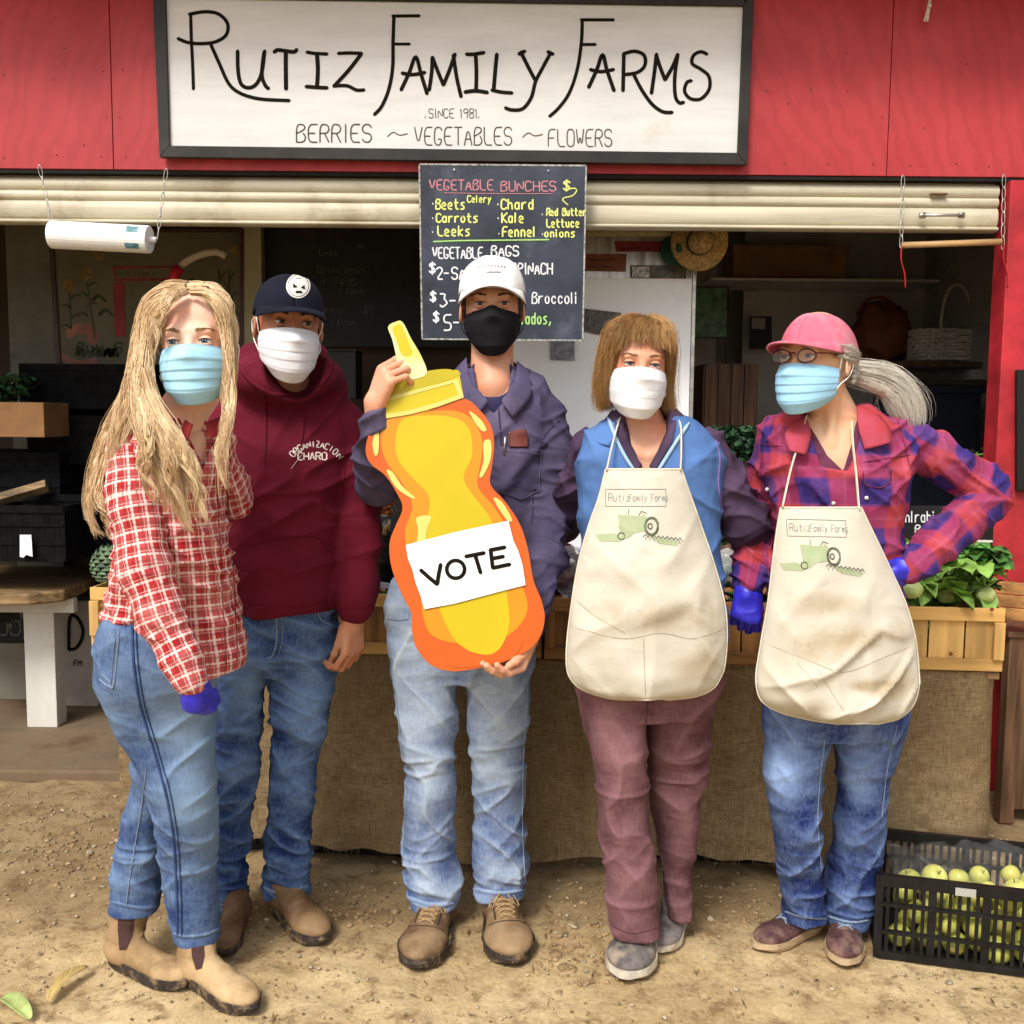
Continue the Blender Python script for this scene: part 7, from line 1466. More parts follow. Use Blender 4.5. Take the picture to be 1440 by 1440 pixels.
def apron(root, rows, seed, stains, straps, pocket, neck=()):
    Rw = np.array(catmull([np.array(r, float) for r in rows], 9)); nv = len(Rw) - 1; nu = 84; V = []; st = np.zeros((nv + 1) * (nu + 1))
    for j, (y, l, r, Y0, dp) in enumerate(Rw):
        for i in range(nu + 1):
            u = 2 * i / nu - 1; V.append(W((l + r) / 2 + u * (r - l) / 2, y, Y0 - dp * (math.sqrt(max(0, 1 - .92 * u * u)) - .28)))
    V = np.array(V); low = np.clip((1.25 - V[:, 2]) / .5, 0, 1)
    dsp = crease(V, seed, .016, .75, (5, 5, 13)) * (.3 + low) + (ridge(V, (11, 5, 2.2), seed + 3, 1.0) - .4) * .014 * low ** 2 + (vnoise(V * 16 + seed) - .5) * .006; uu = np.tile(np.linspace(-1, 1, nu + 1), nv + 1); V[:, 1] -= dsp * (1 - .8 * np.abs(uu) ** 5)
    ii = (np.arange(nu)[None] + (nu + 1) * np.arange(nv)[:, None]).ravel(); F = np.stack([ii, ii + nu + 1, ii + nu + 2, ii + 1], 1)
    ap = obj('apron', V, F, m_apron, root, smooth=True, attrs={'fade': spots(stains)(V)}, solid=.0022); bv = bvh(V, F)
    g = V.reshape(nv + 1, nu + 1, 3); edge = list(g[:, 0]) + list(g[-1, 1:]) + list(g[::-1, -1][1:]); MB().tube(edge, .0030, 6).build('binding', m_binding, ap, smooth=True); MB().tube(list(g[0]), .0030, 6).build('top_hem', m_binding, ap, smooth=True)
    for s in straps: MB().tube(catmull([W(*q) for q in s], 6), .0065, 8, flat=.35).build('neck_strap', m_binding, ap, smooth=True)
    mb = MB()
    for q in pocket: drape(mb, bv, q, .0016, .0018, .0005, 5)
    mb.build('pocket_stitching', M('apron_thread', (.44, .38, .27), .9), ap, smooth=True, kind='stuff'); return ap, bv
m_pgrey = M('faded_grey_print', (.25, .25, .24), .9, .2, 200, 0); m_pgreen = M('faded_green_print', (.23, .29, .15), .9, .35, 70, 0, c2=(.38, .40, .27)); m_pdark = M('faded_dark_print', (.13, .15, .10), .9, .3, 90, 0)
def apron_print(ap, bv, x0, y0, sc_, sk=0):   # the box of lettering, the tractor and the row of plants
    T = lambda x, y: (x0 + x * sc_ + y * sk * .1, y0 + y * sc_ + x * sk * .04)
    mb = MB(); bx = [T(0, 0), T(84, 0), T(84, 24), T(0, 24), T(0, 0)]; drape(mb, bv, bx, .0012, .0022, .0003, 4, False)
    st, _ = strokes('Rutiz', 4, 17, 11, 5.4, 1.28); s2_, _ = strokes('Family Farms', 33, 17, 10, 4.0, 1.25)
    for s in st + s2_: drape(mb, bv, [T(*q) for q in s], .0011, .0022, .0003, 2.5, False)
    mb.build('printed_lettering', m_pgrey, ap, kind='stuff')
    mb = MB(); drape_poly(mb, bv, [T(*q) for q in ((17, 36), (50, 38), (52, 34), (58, 40), (58, 58), (40, 62), (28, 70), (20, 62))], .0022, 3); drape_poly(mb, bv, [T(*q) for q in ((-14, 64), (10, 62), (30, 68), (18, 74), (-8, 73))], .0022, 4); drape_poly(mb, bv, [T(*q) for q in ((62, 66), (84, 70), (104, 74), (100, 80), (74, 76))], .0022, 4); mb.build('printed_tractor', m_pgreen, ap, smooth=True, kind='stuff')
    mb = MB(); drape(mb, bv, [T(64 + 9 * math.cos(t), 52 + 12 * math.sin(t)) for t in np.linspace(0, 6.3, 16)], .0055, .0026, .0003, 3, False); drape(mb, bv, [T(62 + 3 * math.cos(t), 52 + 4 * math.sin(t)) for t in np.linspace(0, 6.3, 9)], .003, .0026, .0003, 3, False); drape(mb, bv, [T(22 + 5 * math.cos(t), 66 + 5 * math.sin(t)) for t in np.linspace(0, 6.3, 9)], .003, .0026, .0003, 3, False); drape(mb, bv, [T(32, 36), T(32, 28)], .0014, .0026, .0003, 3, False); drape(mb, bv, [T(46, 37), T(50, 31), T(58, 34)], .0016, .0026, .0003, 3, False)
    for k in range(9): x = 56 + k * 6; y = 72 + k * .7; drape(mb, bv, [T(x, y), T(x - 1, y - 5)], .0010, .0026, .0003, 2, False); drape(mb, bv, [T(x - 4, y - 5), T(x, y - 9), T(x + 3, y - 4)], .0018, .0026, .0003, 2, False)
    mb.build('printed_wheel_and_plants', m_pdark, ap, smooth=True, kind='stuff')
# ---------------------------------------------------------------- woman in the blue vest
p = empty('person', (*G(905, 1340)[:2], 0), 'woman with short light brown hair in a blue vest, white mask, apron and mauve trousers', 'person', 'five masked people posing in front of the farm stand')
H4 = Head(903, 514, 2.44, yaw=2, pitch=0, roll=4, sc=.97); sk4 = skin('rosy_tanned_skin', (.64, .33, .21))
t4 = [(Loft([(582, 862, 958, 2.56, .06), (600, 830, 992, 2.57, .09), (630, 812, 1015, 2.58, .115), (680, 812, 1018, 2.58, .13), (730, 815, 1014, 2.58, .13), (790, 818, 1015, 2.58, .125), (860, 812, 1022, 2.58, .135), (900, 810, 1022, 2.58, .135)], 2.3), 'u', 0)]
cut4 = [(Wedge([(868, 560), (950, 560), (940, 610), (906, 672), (880, 620)], 2.5, 2.2, 2.60), 's', .006)]
ar4 = limb([(997, 628, 2.59, 26), (1020, 680, 2.60, 31), (1048, 735, 2.62, 32), (1075, 765, 2.70, 30), (1115, 790, 2.84, 26)], .02); al4 = limb([(822, 625, 2.60, 24), (812, 680, 2.68, 26), (790, 740, 2.86, 26)], .02)
m_vest = fabric('blue_fleece', (.085, .175, .40), .10, 160, .8, 10); m_pur = fabric('dark_purple_cotton', (.075, .045, .085), .2, 260, .4, 9)
o, b4, *_ = garment('fleece_vest', t4 + cut4, .0048, m_vest, p, lambda V, N: crease(V, 31, .010, .5, (6, 6, 14)) + (vnoise(V * 60) - .5) * .0018 + (vnoise(V * 15) - .5) * .004); v4 = o
for q in (-1, 1):
    mb = MB()
    def vf(u, v): a = R(q * (34 + 125 * u)); r_ = .075 + .024 * v; return H4.w((r_ * math.sin(a) * 1.05, .04 - r_ * math.cos(a), -.172 + .045 * (1 - v) * (.45 + .55 * u) - .030 * (1 - u)))
    mb.grid(vf, 18, 6); mb.build('vest_collar', m_vest, v4, smooth=True, solid=.006)
for pl in ([(856, 588), (864, 610), (878, 640), (894, 664)], [(968, 596), (950, 622), (934, 648), (924, 664)]): mb = MB(); drape(mb, b4, pl, .009, .004, .003); mb.build('zip_edge', fabric('pale_blue_trim', (.36, .50, .68), .05), v4, smooth=True)
for L_ in ([(866, 596), (872, 622), (896, 664), (902, 650), (886, 620), (878, 596)], [(950, 592), (944, 622), (920, 664), (914, 650), (930, 622), (940, 596)]): mb = MB(); drape_poly(mb, [b4], L_, .006, 4); mb.build('shirt_lapel', m_pur, v4, smooth=True, solid=.003)
mb = MB(); drape(mb, b4, [(1000, 604), (1012, 640), (1010, 680), (1016, 720)], .006, .001, .002); mb.build('armhole_binding', fabric('violet_binding', (.22, .13, .34)), v4, smooth=True)
o, b4s, *_ = garment('shirt_sleeves', ar4 + al4 + [(Loft([(575, 868, 952, 2.555, .055), (600, 846, 975, 2.565, .075), (640, 836, 985, 2.57, .098), (700, 836, 985, 2.57, .10)], 2.3), 'u', 0), (Wedge([(876, 560), (946, 560), (934, 620), (908, 668), (888, 625)], 2.5, 2.2, 2.60), 's', .005)], .0048, m_pur, p, lambda V, N: crease(V, 41, .012, .6, (8, 8, 24)) + (vnoise(V * 18) - .5) * .004)
for q in (-1, 1):
    mb = MB(); mb.grid(lambda u, v: H4.w((q * (.030 + .038 * u + .016 * v), -.030 + .07 * u - .006 * v, -.190 - .040 * v * (1.2 - u) + .045 * u)), 12, 6); mb.build('shirt_collar', m_pur, o, smooth=True, solid=.003)
l4 = [(Loft([(880, 814, 1020, 2.58, .12), (940, 811, 1014, 2.59, .128), (975, 813, 1007, 2.60, .12), (1000, 817, 1004, 2.60, .11)], 2.3, ov=.004), 'u', 0),
      (Loft([(950, 811, 914, 2.58, .11), (1010, 820, 910, 2.58, .095), (1060, 829, 908, 2.58, .085), (1110, 836, 912, 2.59, .078), (1160, 841, 917, 2.60, .075), (1220, 850, 923, 2.61, .068), (1270, 856, 928, 2.62, .064), (1310, 860, 930, 2.62, .062)], 2.2, ov=.004), 'u', .012),
      (Loft([(950, 906, 1012, 2.62, .11), (1010, 908, 1002, 2.65, .095), (1060, 910, 997, 2.67, .085), (1110, 914, 988, 2.70, .078), (1160, 922, 982, 2.72, .072), (1220, 930, 974, 2.74, .064), (1282, 935, 970, 2.75, .058)], 2.2, ov=.004), 'u', .012)]
def d4(V, N): return foldz(V, .2, .12, .007, (6, 6, 20), 33) + foldz(V, .50, .08, .008, (5, 5, 18), 35, 1.6) + crease(V, 37, .008, 1.0, (6, 6, 13)) + (vnoise(V * 13) - .5) * .005
o, b4j, *_ = garment('trousers', l4, .0048, denim('mauve_corduroy', (.075, .028, .035), (.30, .15, .165)), p, d4, lambda V: .35 + spots([(868, 1040, 2.5, .07, .12, .35), (880, 1100, 2.5, .05, .05, .15), (890, 1240, 2.5, .05, .12, .12)])(V))
mb = MB(); drape(mb, b4j, [(858, 1300), (890, 1312), (930, 1302)], .004, .001); drape(mb, b4j, [(912, 985), (906, 1040), (908, 1090), (918, 1160), (926, 1250)], .003, .001); mb.build('trouser_seam', fabric('mauve_seam', (.12, .05, .06)), o, smooth=True, kind='stuff')
body(p, sk4, H4.prims(True) + [(Cap(H4.w((0, .03, -.06)), W(905, 610, 2.56), .050, .060), 'u', .03), (Loft([(600, 860, 958, 2.565, .058), (625, 835, 985, 2.57, .085), (665, 830, 990, 2.57, .100), (700, 835, 985, 2.57, .09)], 2.3), 'u', .03), (Cap(W(874, 629, 2.485), W(898, 640, 2.482), .008, .007), 'u', .02), (Cap(W(938, 631, 2.485), W(914, 641, 2.482), .008, .007), 'u', .02)], [], t4 + ar4 + al4 + l4)
H4.face(p, sk4, IR_BL, M('light_brown_brow', (.20, .11, .05), .7, .2, 30, 0), .8, (0, 0), .07)
mk = facemask(H4, p, m_whiteM, m_loop, bot=(-.130, -.100), pamp=.0008)
MB().lathe(H4.w((.083, .004, -.044)), [(.001, -.003), (.003, 0), (.001, .003)], 8).build('earring', m_metal, p, smooth=True)
ap4, ba4 = apron(p, [(660, 852, 958, 2.44, .02), (700, 842, 972, 2.445, .05), (740, 828, 986, 2.45, .08), (790, 814, 1003, 2.45, .10), (850, 804, 1019, 2.45, .11), (900, 798, 1022, 2.45, .12), (935, 797, 1019, 2.45, .12), (955, 803, 1012, 2.45, .12), (970, 820, 1000, 2.45, .11), (980, 852, 975, 2.45, .10), (984, 885, 940, 2.45, .09)], 50,
    [(905, 850, 2.5, .13, .04, .7), (965, 920, 2.5, .08, .05, .8), (860, 900, 2.5, .07, .04, .45), (990, 870, 2.5, .05, .08, .3)], [[(853, 662, 2.435), (860, 630, 2.45), (868, 600, 2.485), (872, 588, 2.52)], [(957, 662, 2.435), (958, 630, 2.45), (957, 600, 2.485), (952, 590, 2.52)]],
    [[(800, 880), (830, 888), (880, 898), (930, 890), (975, 898), (1018, 882)], [(905, 897), (906, 930), (908, 982)], [(812, 845), (840, 868), (880, 890)]])
apron_print(ap4, ba4, 852, 688, 1.0)
shoe(p, (908, 1305), (878, 1382), M('grey_mesh_trainer', (.15, .13, .12), .8, .25, 30, .8, 200, dirt=(.38, .30, .2), dscale=14, dth=(.5, .75)), m_sole_l, 'sneaker', 'shoe', lace=M('pale_lace', (.66, .62, .56), .8, .1), wd=1.35, hpx=(893, 1296, 2.62, .044)); shoe(p, (957, 1288), (925, 1343), M('grey_mesh_trainer_two', (.22, .19, .18), .8, .25, 30, .8, 200), m_sole_l, 'sneaker', 'shoe', wd=1.2, hpx=(951, 1270, 2.75, .040))
HM4 = hairmat('light_brown_hair', (.12, .048, .012), (.66, .38, .14))
g4 = []
for q, sx in ((-1, 1), (1, 1)):
    for k in range(7):
        t = k / 6; a = R(20 + 150 * t) * q      # round the head from front to back
        r1 = .078; xx, yy = math.sin(a), -math.cos(a)
        top = H4.w((q * .012, -.02 + .03 * t, .118)); mid = H4.w((xx * .062, .012 + yy * .065, .096)); m2 = H4.w((xx * .078, .016 + yy * .088, .035)); m3 = H4.w((xx * .085, .020 + yy * .080, -.040)); en = H4.w((xx * (.084 + .016 * (q > 0)), .022 + yy * .072, -.082 - .018 * math.sin(t * 3))); e2 = H4.w((xx * (.074 + .050 * (q > 0)), .020 + yy * .062, -.104 - .02 * math.sin(t * 3)))
        if t > .25: g4.append(([top, mid, m2, m3, en, e2], (.010, .016, .017, .016, .014, .005), 1.2))
for x in np.linspace(-.060, .055, 11): g4.append(([H4.w((.018 + x * .2, .0, .119)), H4.w((.008 + x * .7, -.055, .106)), H4.w((x * .98, -.086, .078)), H4.w((x * 1.2 - .004, -.097, .050 - abs(x) * .42 + .010 * math.sin(x * 170)))], (.006, .007, .005, .0015), .30))
g4.append(([H4.w((.02, -.02, .118)), H4.w((.055, -.055, .098)), H4.w((.074, -.062, .045)), H4.w((.078, -.036, .0)), H4.w((.082, .0, -.03))], (.008, .011, .010, .007, .004), .8)); g4.append(([H4.w((.0, -.02, .118)), H4.w((-.050, -.055, .098)), H4.w((-.074, -.062, .045)), H4.w((-.080, -.046, -.02)), H4.w((-.080, -.036, -.075)), H4.w((-.066, -.03, -.108))], (.008, .011, .012, .011, .010, .004), 1.2))
hp = [(H4.ell((0, .022, .036), (.080, .092, .085)), 'u', 0), (H4.ell((0, .048, -.025), (.078, .048, .075)), 'u', .03), (H4.ell((-.070, .012, -.035), (.013, .038, .055)), 'u', .02), (H4.ell((.072, .03, -.035), (.013, .032, .055)), 'u', .02), (H4.ell((0, -.085, -.030), (.064, .10, .095)), 's', .008)]
hb_ = hairbase('hair', hp, HM4, p); strands('hair_strands', g4, HM4, hb_, 7000, .0005, 15, (.004, 20), .0026, seed=8)
# ---------------------------------------------------------------- woman in the pink cap
p = empty('person', (*G(1150, 1330)[:2], 0), 'woman in a pink cap and glasses with one gloved hand on her hip', 'person', 'five masked people posing in front of the farm stand')
H5 = Head(1122, 503, 2.45, yaw=-44, pitch=2, roll=0, sc=1.0); sk5 = skin('pale_skin', (.72, .46, .29))
t5 = [(Loft([(570, 1120, 1222, 2.57, .055), (585, 1092, 1255, 2.58, .085), (610, 1072, 1280, 2.58, .105), (650, 1070, 1287, 2.58, .12), (700, 1082, 1276, 2.58, .125), (750, 1088, 1268, 2.58, .12), (800, 1085, 1262, 2.58, .12), (850, 1080, 1268, 2.58, .125), (900, 1076, 1274, 2.58, .13)], 2.3), 'u', 0)]
ar5 = limb([(1258, 612, 2.58, 30), (1315, 640, 2.60, 33), (1375, 683, 2.63, 33), (1392, 695, 2.63, 30)], .012) + limb([(1386, 700, 2.63, 31), (1352, 735, 2.58, 31), (1310, 775, 2.54, 27), (1282, 798, 2.51, 24)], .006)
al5 = limb([(1085, 612, 2.60, 24), (1074, 680, 2.66, 29), (1062, 745, 2.68, 29), (1058, 785, 2.64, 27), (1053, 812, 2.61, 24)], .02)
P5 = plaid_big()
o, b5, *_ = garment('plaid_shirt', t5 + ar5 + al5 + [(Wedge([(1132, 560), (1214, 560), (1204, 620), (1186, 662), (1150, 655), (1135, 600)], 2.5, 2.2, 2.60), 's', .006)], .0048, P5, p, lambda V, N: crease(V, 61, .013, .6, (8, 8, 24)) + (ridge(V @ roty(.7).T, (30, 12, 12), 5, 1) - .4) * .008 * (V[:, 0] > 1.02) + (vnoise(V * 18) - .5) * .004); s5 = o
o, bt5, *_ = garment('tee_shirt', [(Loft([(585, 1125, 1220, 2.565, .055), (610, 1100, 1245, 2.57, .082), (650, 1095, 1250, 2.57, .100), (730, 1098, 1245, 2.57, .10)], 2.3), 'u', 0), (Wedge([(1136, 560), (1210, 560), (1200, 612), (1182, 662), (1160, 640), (1142, 600)], 2.5, 2.2, 2.62), 's', .006)], .004, fabric('plum_jersey', (.13, .035, .07), .15), p, lambda V, N: crease(V, 71, .006, .5))
mb = MB()
for q, (x0, x1) in ((-1, (1130, 1096)), (1, (1210, 1262))):
    pass
def lapel(L): 
    mb = MB(); drape_poly(mb, [b5], L, .006, 4); return mb
flap('collar_point', [(1205, 572, 2.51), (1207, 600, 2.470), (1216, 632, 2.456)], [(1226, 574, 2.53), (1250, 600, 2.485), (1254, 622, 2.468)], P5, s5)
flap('collar_point', [(1134, 586, 2.51), (1140, 610, 2.475), (1134, 640, 2.460)], [(1112, 594, 2.52), (1104, 612, 2.480), (1110, 634, 2.462)], P5, s5)
mb = MB(); drape(mb, b5, [(1066, 690), (1080, 702), (1094, 690)], .0025, .002); drape(mb, b5, [(1214, 664), (1216, 680), (1232, 686), (1250, 680), (1252, 662)], .0025, .002); drape(mb, b5, [(1070, 624), (1100, 628)], .0025, .001); drape(mb, b5, [(1215, 650), (1280, 640)], .0025, .001); drape(mb, b5, [(1262, 590), (1272, 625), (1280, 660)], .0025, .0005); mb.build('shirt_seam', fabric('dark_plaid_seam', (.12, .02, .05)), s5, smooth=True, kind='stuff')
mb = MB()
for x, y in ((1081, 688), (1218, 700), (1171, 708)):
    a_, n_ = hit([b5, bt5], x, y)
    if a_ is not None: mb.lathe(a_ + n_ * .004, [(.0001, .002), (.005, .001), (.005, -.002)], 10, rotx(math.pi / 2))
mb.build('snap_button', m_whitewood, s5, smooth=True, kind='stuff')
g5 = hand(W(1284, 797, 2.51), (-.80, -.10, -.50), (-.45, .75, .35), .95, (22, 25, 15), 3, (30, 15, 10), -1, .0014) + [(Cap(W(1300, 785, 2.53), W(1278, 801, 2.505), .030, .030), 'u', .01)]
V, F = sdf(g5, .003); V = smoothmesh(V, F, 1); N = vnormals(V, F); V += N * ((ridge(V, (40, 40, 60), 5, 1) - .4) * .0025)[:, None]; obj('glove', V, F, m_glove, p, smooth=True)
g5 = hand(W(1051, 826, 2.59), (-.06, -.15, -1), (.2, .95, 0), .92, (55, 75, 40), 5, (15, 30, 25), 1, .0016) + [(Cap(W(1053, 824, 2.61), W(1051, 838, 2.59), .029, .029), 'u', .01)]
V, F = sdf(g5, .003); V = smoothmesh(V, F, 1); N = vnormals(V, F); V += N * ((ridge(V, (60, 40, 30), 5, 1) - .4) * .002)[:, None]; obj('glove', V, F, m_glove, p, smooth=True)
l5 = [(Loft([(880, 1080, 1270, 2.58, .115), (950, 1074, 1275, 2.59, .125), (1000, 1073, 1273, 2.60, .115), (1030, 1074, 1268, 2.60, .10)], 2.3, ov=.004), 'u', 0),
      (Loft([(980, 1073, 1174, 2.60, .105), (1040, 1074, 1163, 2.60, .09), (1090, 1076, 1155, 2.61, .08), (1140, 1082, 1151, 2.62, .075), (1190, 1090, 1154, 2.65, .07), (1240, 1096, 1159, 2.70, .064), (1290, 1103, 1161, 2.73, .062)], 2.2, ov=.004), 'u', .012),
      (Loft([(980, 1172, 1274, 2.62, .105), (1040, 1173, 1264, 2.63, .09), (1090, 1175, 1250, 2.64, .08), (1140, 1176, 1245, 2.66, .075), (1190, 1169, 1242, 2.69, .07), (1240, 1163, 1236, 2.72, .066), (1297, 1162, 1222, 2.74, .062)], 2.2, ov=.004), 'u', .012)]
def d5(V, N): return foldz(V, .16, .12, .010, (7, 7, 30), 63) + foldz(V, .50, .07, .008, (5, 5, 18), 65, 1.6) + crease(V, 67, .008, .9, (6, 6, 15)) + (vnoise(V * 13) - .5) * .005
o, b5j, *_ = garment('jeans', l5, .0048, denim('deep_blue_denim', (.012, .026, .13), (.24, .35, .58)), p, d5, lambda V: .22 + spots([(1110, 1050, 2.5, .06, .10, .42), (1108, 1095, 2.5, .04, .05, .5), (1215, 1060, 2.5, .05, .10, .32), (1215, 1120, 2.5, .05, .04, .4)])(V)); jn = o
mb = MB(); drape(mb, b5j, [(1104, 1282), (1130, 1290), (1161, 1292)], .008, .001); drape(mb, b5j, [(1163, 1288), (1195, 1297), (1222, 1294)], .008, .001); drape(mb, b5j, [(1160, 1040), (1153, 1100), (1150, 1160), (1157, 1240)], .003, .001); drape(mb, b5j, [(1262, 1020), (1248, 1080), (1240, 1150)], .003, .001); mb.build('jeans_stitching', m_thread, jn, smooth=True, kind='stuff')
body(p, sk5, H5.prims(True) + [(Cap(H5.w((0, .035, -.06)), W(1180, 600, 2.57), .050, .058), 'u', .03), (Loft([(590, 1118, 1228, 2.57, .058), (620, 1096, 1250, 2.575, .082), (665, 1092, 1252, 2.575, .096), (700, 1095, 1250, 2.575, .09)], 2.3), 'u', .03), (H5.cap((.040, .02, -.06), W(1172, 620, 2.495) * 0 + H5.M.T @ (W(1168, 622, 2.50) - H5.c), .012, .008), 'u', .02)], [], t5 + ar5 + al5 + l5)
H5.face(p, sk5, IR_BL, M('grey_brow', (.35, .30, .25), .7, .2, 30, 0), .7, (-8, 0), .06)
facemask(H5, p, m_blueM2, m_loop, top=(-.016, -.024), pamp=.0035)
# glasses
gl_ = None; mb = MB()
for q in (-1, 1):
    c = np.array([q * .032, -.1075, .001]); ring = [H5.w(c + np.array([.0235 * math.cos(t) * (1.0), .006 * (math.cos(t) * q) ** 2,   .0160 * math.sin(t) + .001])) for t in np.linspace(0, 2 * math.pi, 26, endpoint=False)]; mb.tube(ring, .0018, 6, closed=True); mb.tube([H5.w((q * .0555, -.100, .008)), H5.w((q * .074, -.074, .009)), H5.w((q * .080, -.0, .006)), H5.w((q * .082, .022, -.006))], .0017, 6)
mb.tube(catmull([H5.w((-.009, -.109, .006)), H5.w((0, -.112, .010)), H5.w((.009, -.109, .006))], 4), .0017, 6)
gl_ = mb.build('glasses', M('dark_tortoise_frame', (.06, .012, .012), .25, .4, 90, 0), p, smooth=True)
m_lens = M('clear_lens', (.9, .9, .92), .03, .02, 10, 0, alpha=.05, spec=1)
for q in (-1, 1): MB().prism([(math.cos(t) * .0228, math.sin(t) * .0155) for t in np.linspace(0, 2 * math.pi, 24, endpoint=False)], lambda x, y, t, q=q: H5.w((q * .032 + x, -.1065 + t, y + .002)), 0, .0012).build('lens', m_lens, gl_)
m_pink = M('faded_pink_twill', (.60, .14, .20), .85, .14, 14, .4, 300, .001, crumple=.5, dirt=(.66, .32, .35), dscale=11, dth=(.5, .8), spec=.2)
cap5, D5 = ballcap(H5, p, m_pink, brim=.078, droop=.012, tilt=.010, ht=.080, zr=.034, ry=.112, rx=.086, yc=.020, drop=.052, under=fabric('rose_underside', (.50, .06, .07), .1), btn=True)
HM5 = hairmat('silver_hair', (.34, .28, .20), (.86, .82, .72))
B_ = H5.w((0.0, .112, -.012))
gp = [([H5.w((.0, .105, .02)), B_, W(1240, 530, 2.60), W(1262, 550, 2.60), W(1276, 575, 2.58), W(1284, 606, 2.56)], (.016, .015, .026, .034, .034, .020), 4)]
for a in (-.012, .0, .012): gp.append(([H5.w((.074, -.040, .018 + a)), H5.w((.081, .0, .016 + a)), H5.w((.080, .040, .006 + a)), H5.w((.055, .090, .006)), H5.w((.01, .112, .013))], (.002, .003, .005, .006, .005), .5)); gp.append(([H5.w((.078, .040, -.040 + a)), H5.w((.066, .070, -.022 + a)), H5.w((.04, .100, .0)), H5.w((.008, .114, .013))], (.002, .005, .006, .005), .5))
hp = [(H5.ell((0, .030, .010), (.079, .086, .070)), 'u', 0), (H5.ell((0, -.06, -.03), (.080, .075, .12)), 's', .006), (Cap(B_, W(1250, 545, 2.60), .016, .028), 'u', .01), (Cap(W(1250, 545, 2.60), W(1272, 580, 2.58), .026, .018), 'u', .01)]
hb_ = hairbase('hair', hp, HM5, p, .004, .003); strands('hair_strands', gp, HM5, hb_, 5000, .00048, 14, (.006, 22), .003, seed=12)
MB().tube([B_ + .017 * (H5.M @ np.array([math.cos(t), 0, math.sin(t)])) for t in np.linspace(0, 6.28, 16, endpoint=False)], .004, 6, closed=True).build('hair_tie', m_navy, hb_, smooth=True)
ap5, ba5 = apron(p, [(714, 1098, 1211, 2.43, .02), (750, 1092, 1228, 2.435, .05), (800, 1086, 1252, 2.44, .08), (850, 1080, 1274, 2.44, .10), (900, 1071, 1287, 2.44, .11), (945, 1064, 1292, 2.44, .12), (970, 1065, 1291, 2.44, .12), (988, 1074, 1286, 2.44, .12), (1002, 1100, 1275, 2.44, .11), (1012, 1140, 1258, 2.44, .10), (1018, 1180, 1235, 2.44, .09)], 56,
    [(1150, 835, 2.5, .09, .035, .95), (1180, 880, 2.5, .11, .03, .95), (1240, 950, 2.5, .07, .05, .95), (1130, 900, 2.5, .08, .04, .7), (1190, 945, 2.5, .05, .015, .9), (1250, 900, 2.5, .04, .06, .3)], [[(1100, 714, 2.425), (1112, 660, 2.45), (1124, 620, 2.475), (1134, 585, 2.51)], [(1208, 718, 2.425), (1204, 670, 2.45), (1199, 620, 2.475), (1197, 585, 2.52)]],
    [[(1078, 905), (1130, 925), (1185, 945), (1240, 925), (1288, 905)], [(1150, 940), (1180, 990), (1200, 1016)], [(1120, 930), (1150, 965)]])
apron_print(ap5, ba5, 1106, 730, .98, .6)
m_mar = M('maroon_mesh_trainer', (.105, .045, .045), .8, .3, 30, .8, 200, dirt=(.26, .17, .12), dscale=14, dth=(.5, .75)); m_sole_t = M('tan_foam_sole', (.40, .28, .16), .7, .15, 30)
shoe(p, (1152, 1302), (1063, 1338), m_mar, m_sole_t, 'sneaker', 'shoe', lace=m_thread, wd=1.1, hpx=(1135, 1278, 2.73, .042)); shoe(p, (1190, 1298), (1186, 1362), m_mar, m_sole_t, 'sneaker', 'shoe', lace=m_thread, wd=1.2, hpx=(1192, 1284, 2.74, .044))
# ---------------------------------------------------------------- the cutout: a plain squeeze bottle of syrup colours, and its card
YB = 2.46
bc_ = empty('bottle_cutout', W(672, 944, YB), 'flat yellow and orange squeeze bottle cutout carrying a white card that reads VOTE', 'cutout')
def fb(x, y, t): return W(x, y, YB + (y - 700) * -.00022) + np.array([0, -t, 0])
m_org = M('orange_board_paint', (.54, .095, .006), .45, .05, 4, 0); m_orgd = M('light_orange_paint', (.60, .235, .004), .45, .04, 4, 0); m_yel = M('golden_yellow_paint', (.52, .395, .003), .45, .04, 4, 0); m_yell = M('pale_yellow_paint', (.62, .55, .14), .45, .05, 4, 0); m_cly = M('cap_yellow_paint', (.54, .43, .004), .45, .05, 4, 0); m_lem = M('lemon_white_paint', (.62, .62, .34), .5, .25, 14, 0, c2=(.54, .5, .02))
outl = catmull([(533, 578), (521, 604), (514, 632), (521, 652), (541, 668), (556, 690), (566, 714), (556, 740), (548, 762), (549, 790), (556, 815), (566, 838), (578, 862), (579, 886), (586, 912), (606, 935), (634, 944), (665, 941), (700, 934), (734, 920), (757, 900), (766, 872), (762, 846), (750, 815), (742, 770), (730, 735), (710, 705), (690, 682), (692, 655), (695, 625), (690, 598), (672, 574), (650, 560), (600, 562)], 5, True)
MB().prism([tuple(q) for q in outl], fb, -.010, 0).build('bottle_board', m_org, bc_, bevel=.0015)
def lay(name, pts, mat, t, cl=True, n=5): MB().prism([tuple(q) for q in (catmull(pts, n, True) if cl else pts)], fb, t - .0002, t).build(name, mat, bc_)
lay('amber_shape', [(545, 590), (536, 620), (544, 650), (566, 680), (580, 712), (570, 745), (574, 780), (590, 830), (596, 870), (610, 895), (650, 905), (700, 900), (730, 880), (742, 850), (726, 800), (716, 750), (694, 712), (672, 684), (676, 650), (678, 620), (666, 592), (640, 578), (590, 580)], m_orgd, .0006)
lay('golden_shape', [(566, 590), (556, 622), (562, 650), (584, 676), (604, 700), (600, 740), (602, 790), (616, 850), (640, 900), (672, 922), (700, 915), (716, 880), (712, 830), (704, 780), (690, 730), (668, 700), (652, 672), (664, 640), (660, 604), (640, 588), (600, 584)], m_yel, .0011)
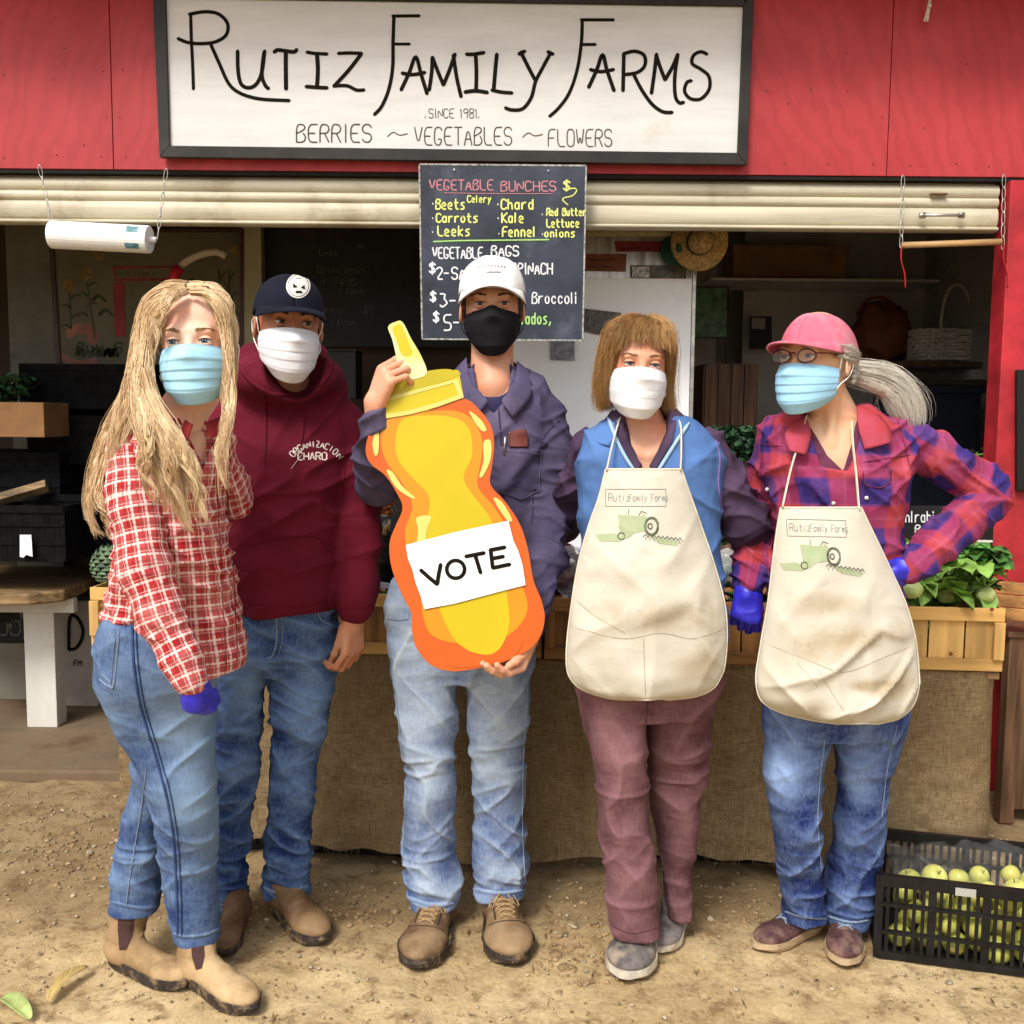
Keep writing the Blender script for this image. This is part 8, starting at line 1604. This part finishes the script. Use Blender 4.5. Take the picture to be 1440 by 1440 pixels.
lay('highlight', [(524, 622), (530, 604), (533, 612), (532, 636), (527, 640)], m_yell, .0016); lay('highlight', [(544, 662), (556, 684), (574, 698), (584, 700), (566, 684), (552, 664)], m_yell, .0017); lay('highlight', [(680, 622), (690, 620), (690, 645), (680, 668), (674, 670), (680, 648)], m_yell, .0016); lay('highlight', [(694, 700), (706, 706), (720, 730), (714, 732), (702, 716)], m_yell, .0016)
lay('highlight', [(586, 728), (606, 726), (600, 745), (598, 765), (587, 765), (588, 745)], m_yell, .0018); lay('highlight', [(660, 578), (676, 590), (684, 604), (678, 606), (668, 594)], m_yell, .0016)
lay('base_shape', [(640, 905), (662, 916), (690, 920), (712, 905), (735, 900), (720, 925), (680, 936), (640, 938), (625, 925)], m_org, .0016)
lay('lid', [(528, 558), (568, 540), (640, 520), (645, 521), (652, 558), (600, 578), (532, 590)], m_cly, .0022, False); lay('lid_top', [(528, 558), (540, 545), (568, 531), (600, 522), (628, 519), (643, 523), (645, 528), (600, 545), (560, 556)], M('deep_lid_yellow', (.45, .36, .003), .45, .05, 4, 0), .0028)
lay('lid_band', [(529, 563), (570, 552), (642, 533), (643, 537), (571, 557), (530, 568)], m_yell, .0032, False); lay('lid_band', [(532, 584), (575, 577), (615, 566), (651, 553), (652, 559), (616, 572), (576, 583), (533, 590)], m_yell, .0032, False); lay('lid_band', [(529, 563), (536, 562), (541, 583), (533, 590)], m_yell, .0036, False); lay('lid_band', [(637, 535), (643, 533), (652, 556), (646, 558)], m_yell, .0036, False)
nz = [(546, 460), (556, 453), (566, 453), (578, 476), (592, 500), (600, 526), (576, 534), (562, 530), (557, 500), (552, 478)]
MB().prism([tuple(q) for q in catmull(nz, 4, True)], fb, -.010, .0042).build('nozzle', m_lem, bc_, bevel=.001)
lay('nozzle_tip_shade', [(552, 462), (564, 457), (574, 478), (580, 498), (566, 500), (558, 480)], m_cly, .0046)
card = [(571, 766), (640, 748), (715, 732), (719, 748), (722, 760), (729, 775), (735, 795), (739, 822), (700, 832), (640, 848), (597, 856), (592, 838), (585, 820), (580, 800), (574, 785)]
vc = MB().prism(card, fb, .0045, .0055).build('vote_card', m_paper, bc_)
mb = MB()
for pl in ([(592, 801), (603, 811), (615, 821)], [(615, 821), (617, 808), (620, 793)], [(655, 782), (681, 777)], [(668, 779), (676, 805)], [(690, 773), (693, 798)], [(689, 773), (710, 769)], [(692, 785), (708, 782)], [(693, 798), (717, 793)]): ribbon(mb, pl, 5.6, fb, .0066 + .0002 * (len(mb.v) % 5), False)
ribbon(mb, [(641 + 12.5 * math.cos(t) , 800 + 12.5 * math.sin(t)) for t in np.linspace(0, 6.6, 28)], 5.4, fb, .0067, False); mb.build('vote_lettering', m_ink, vc, kind='stuff')
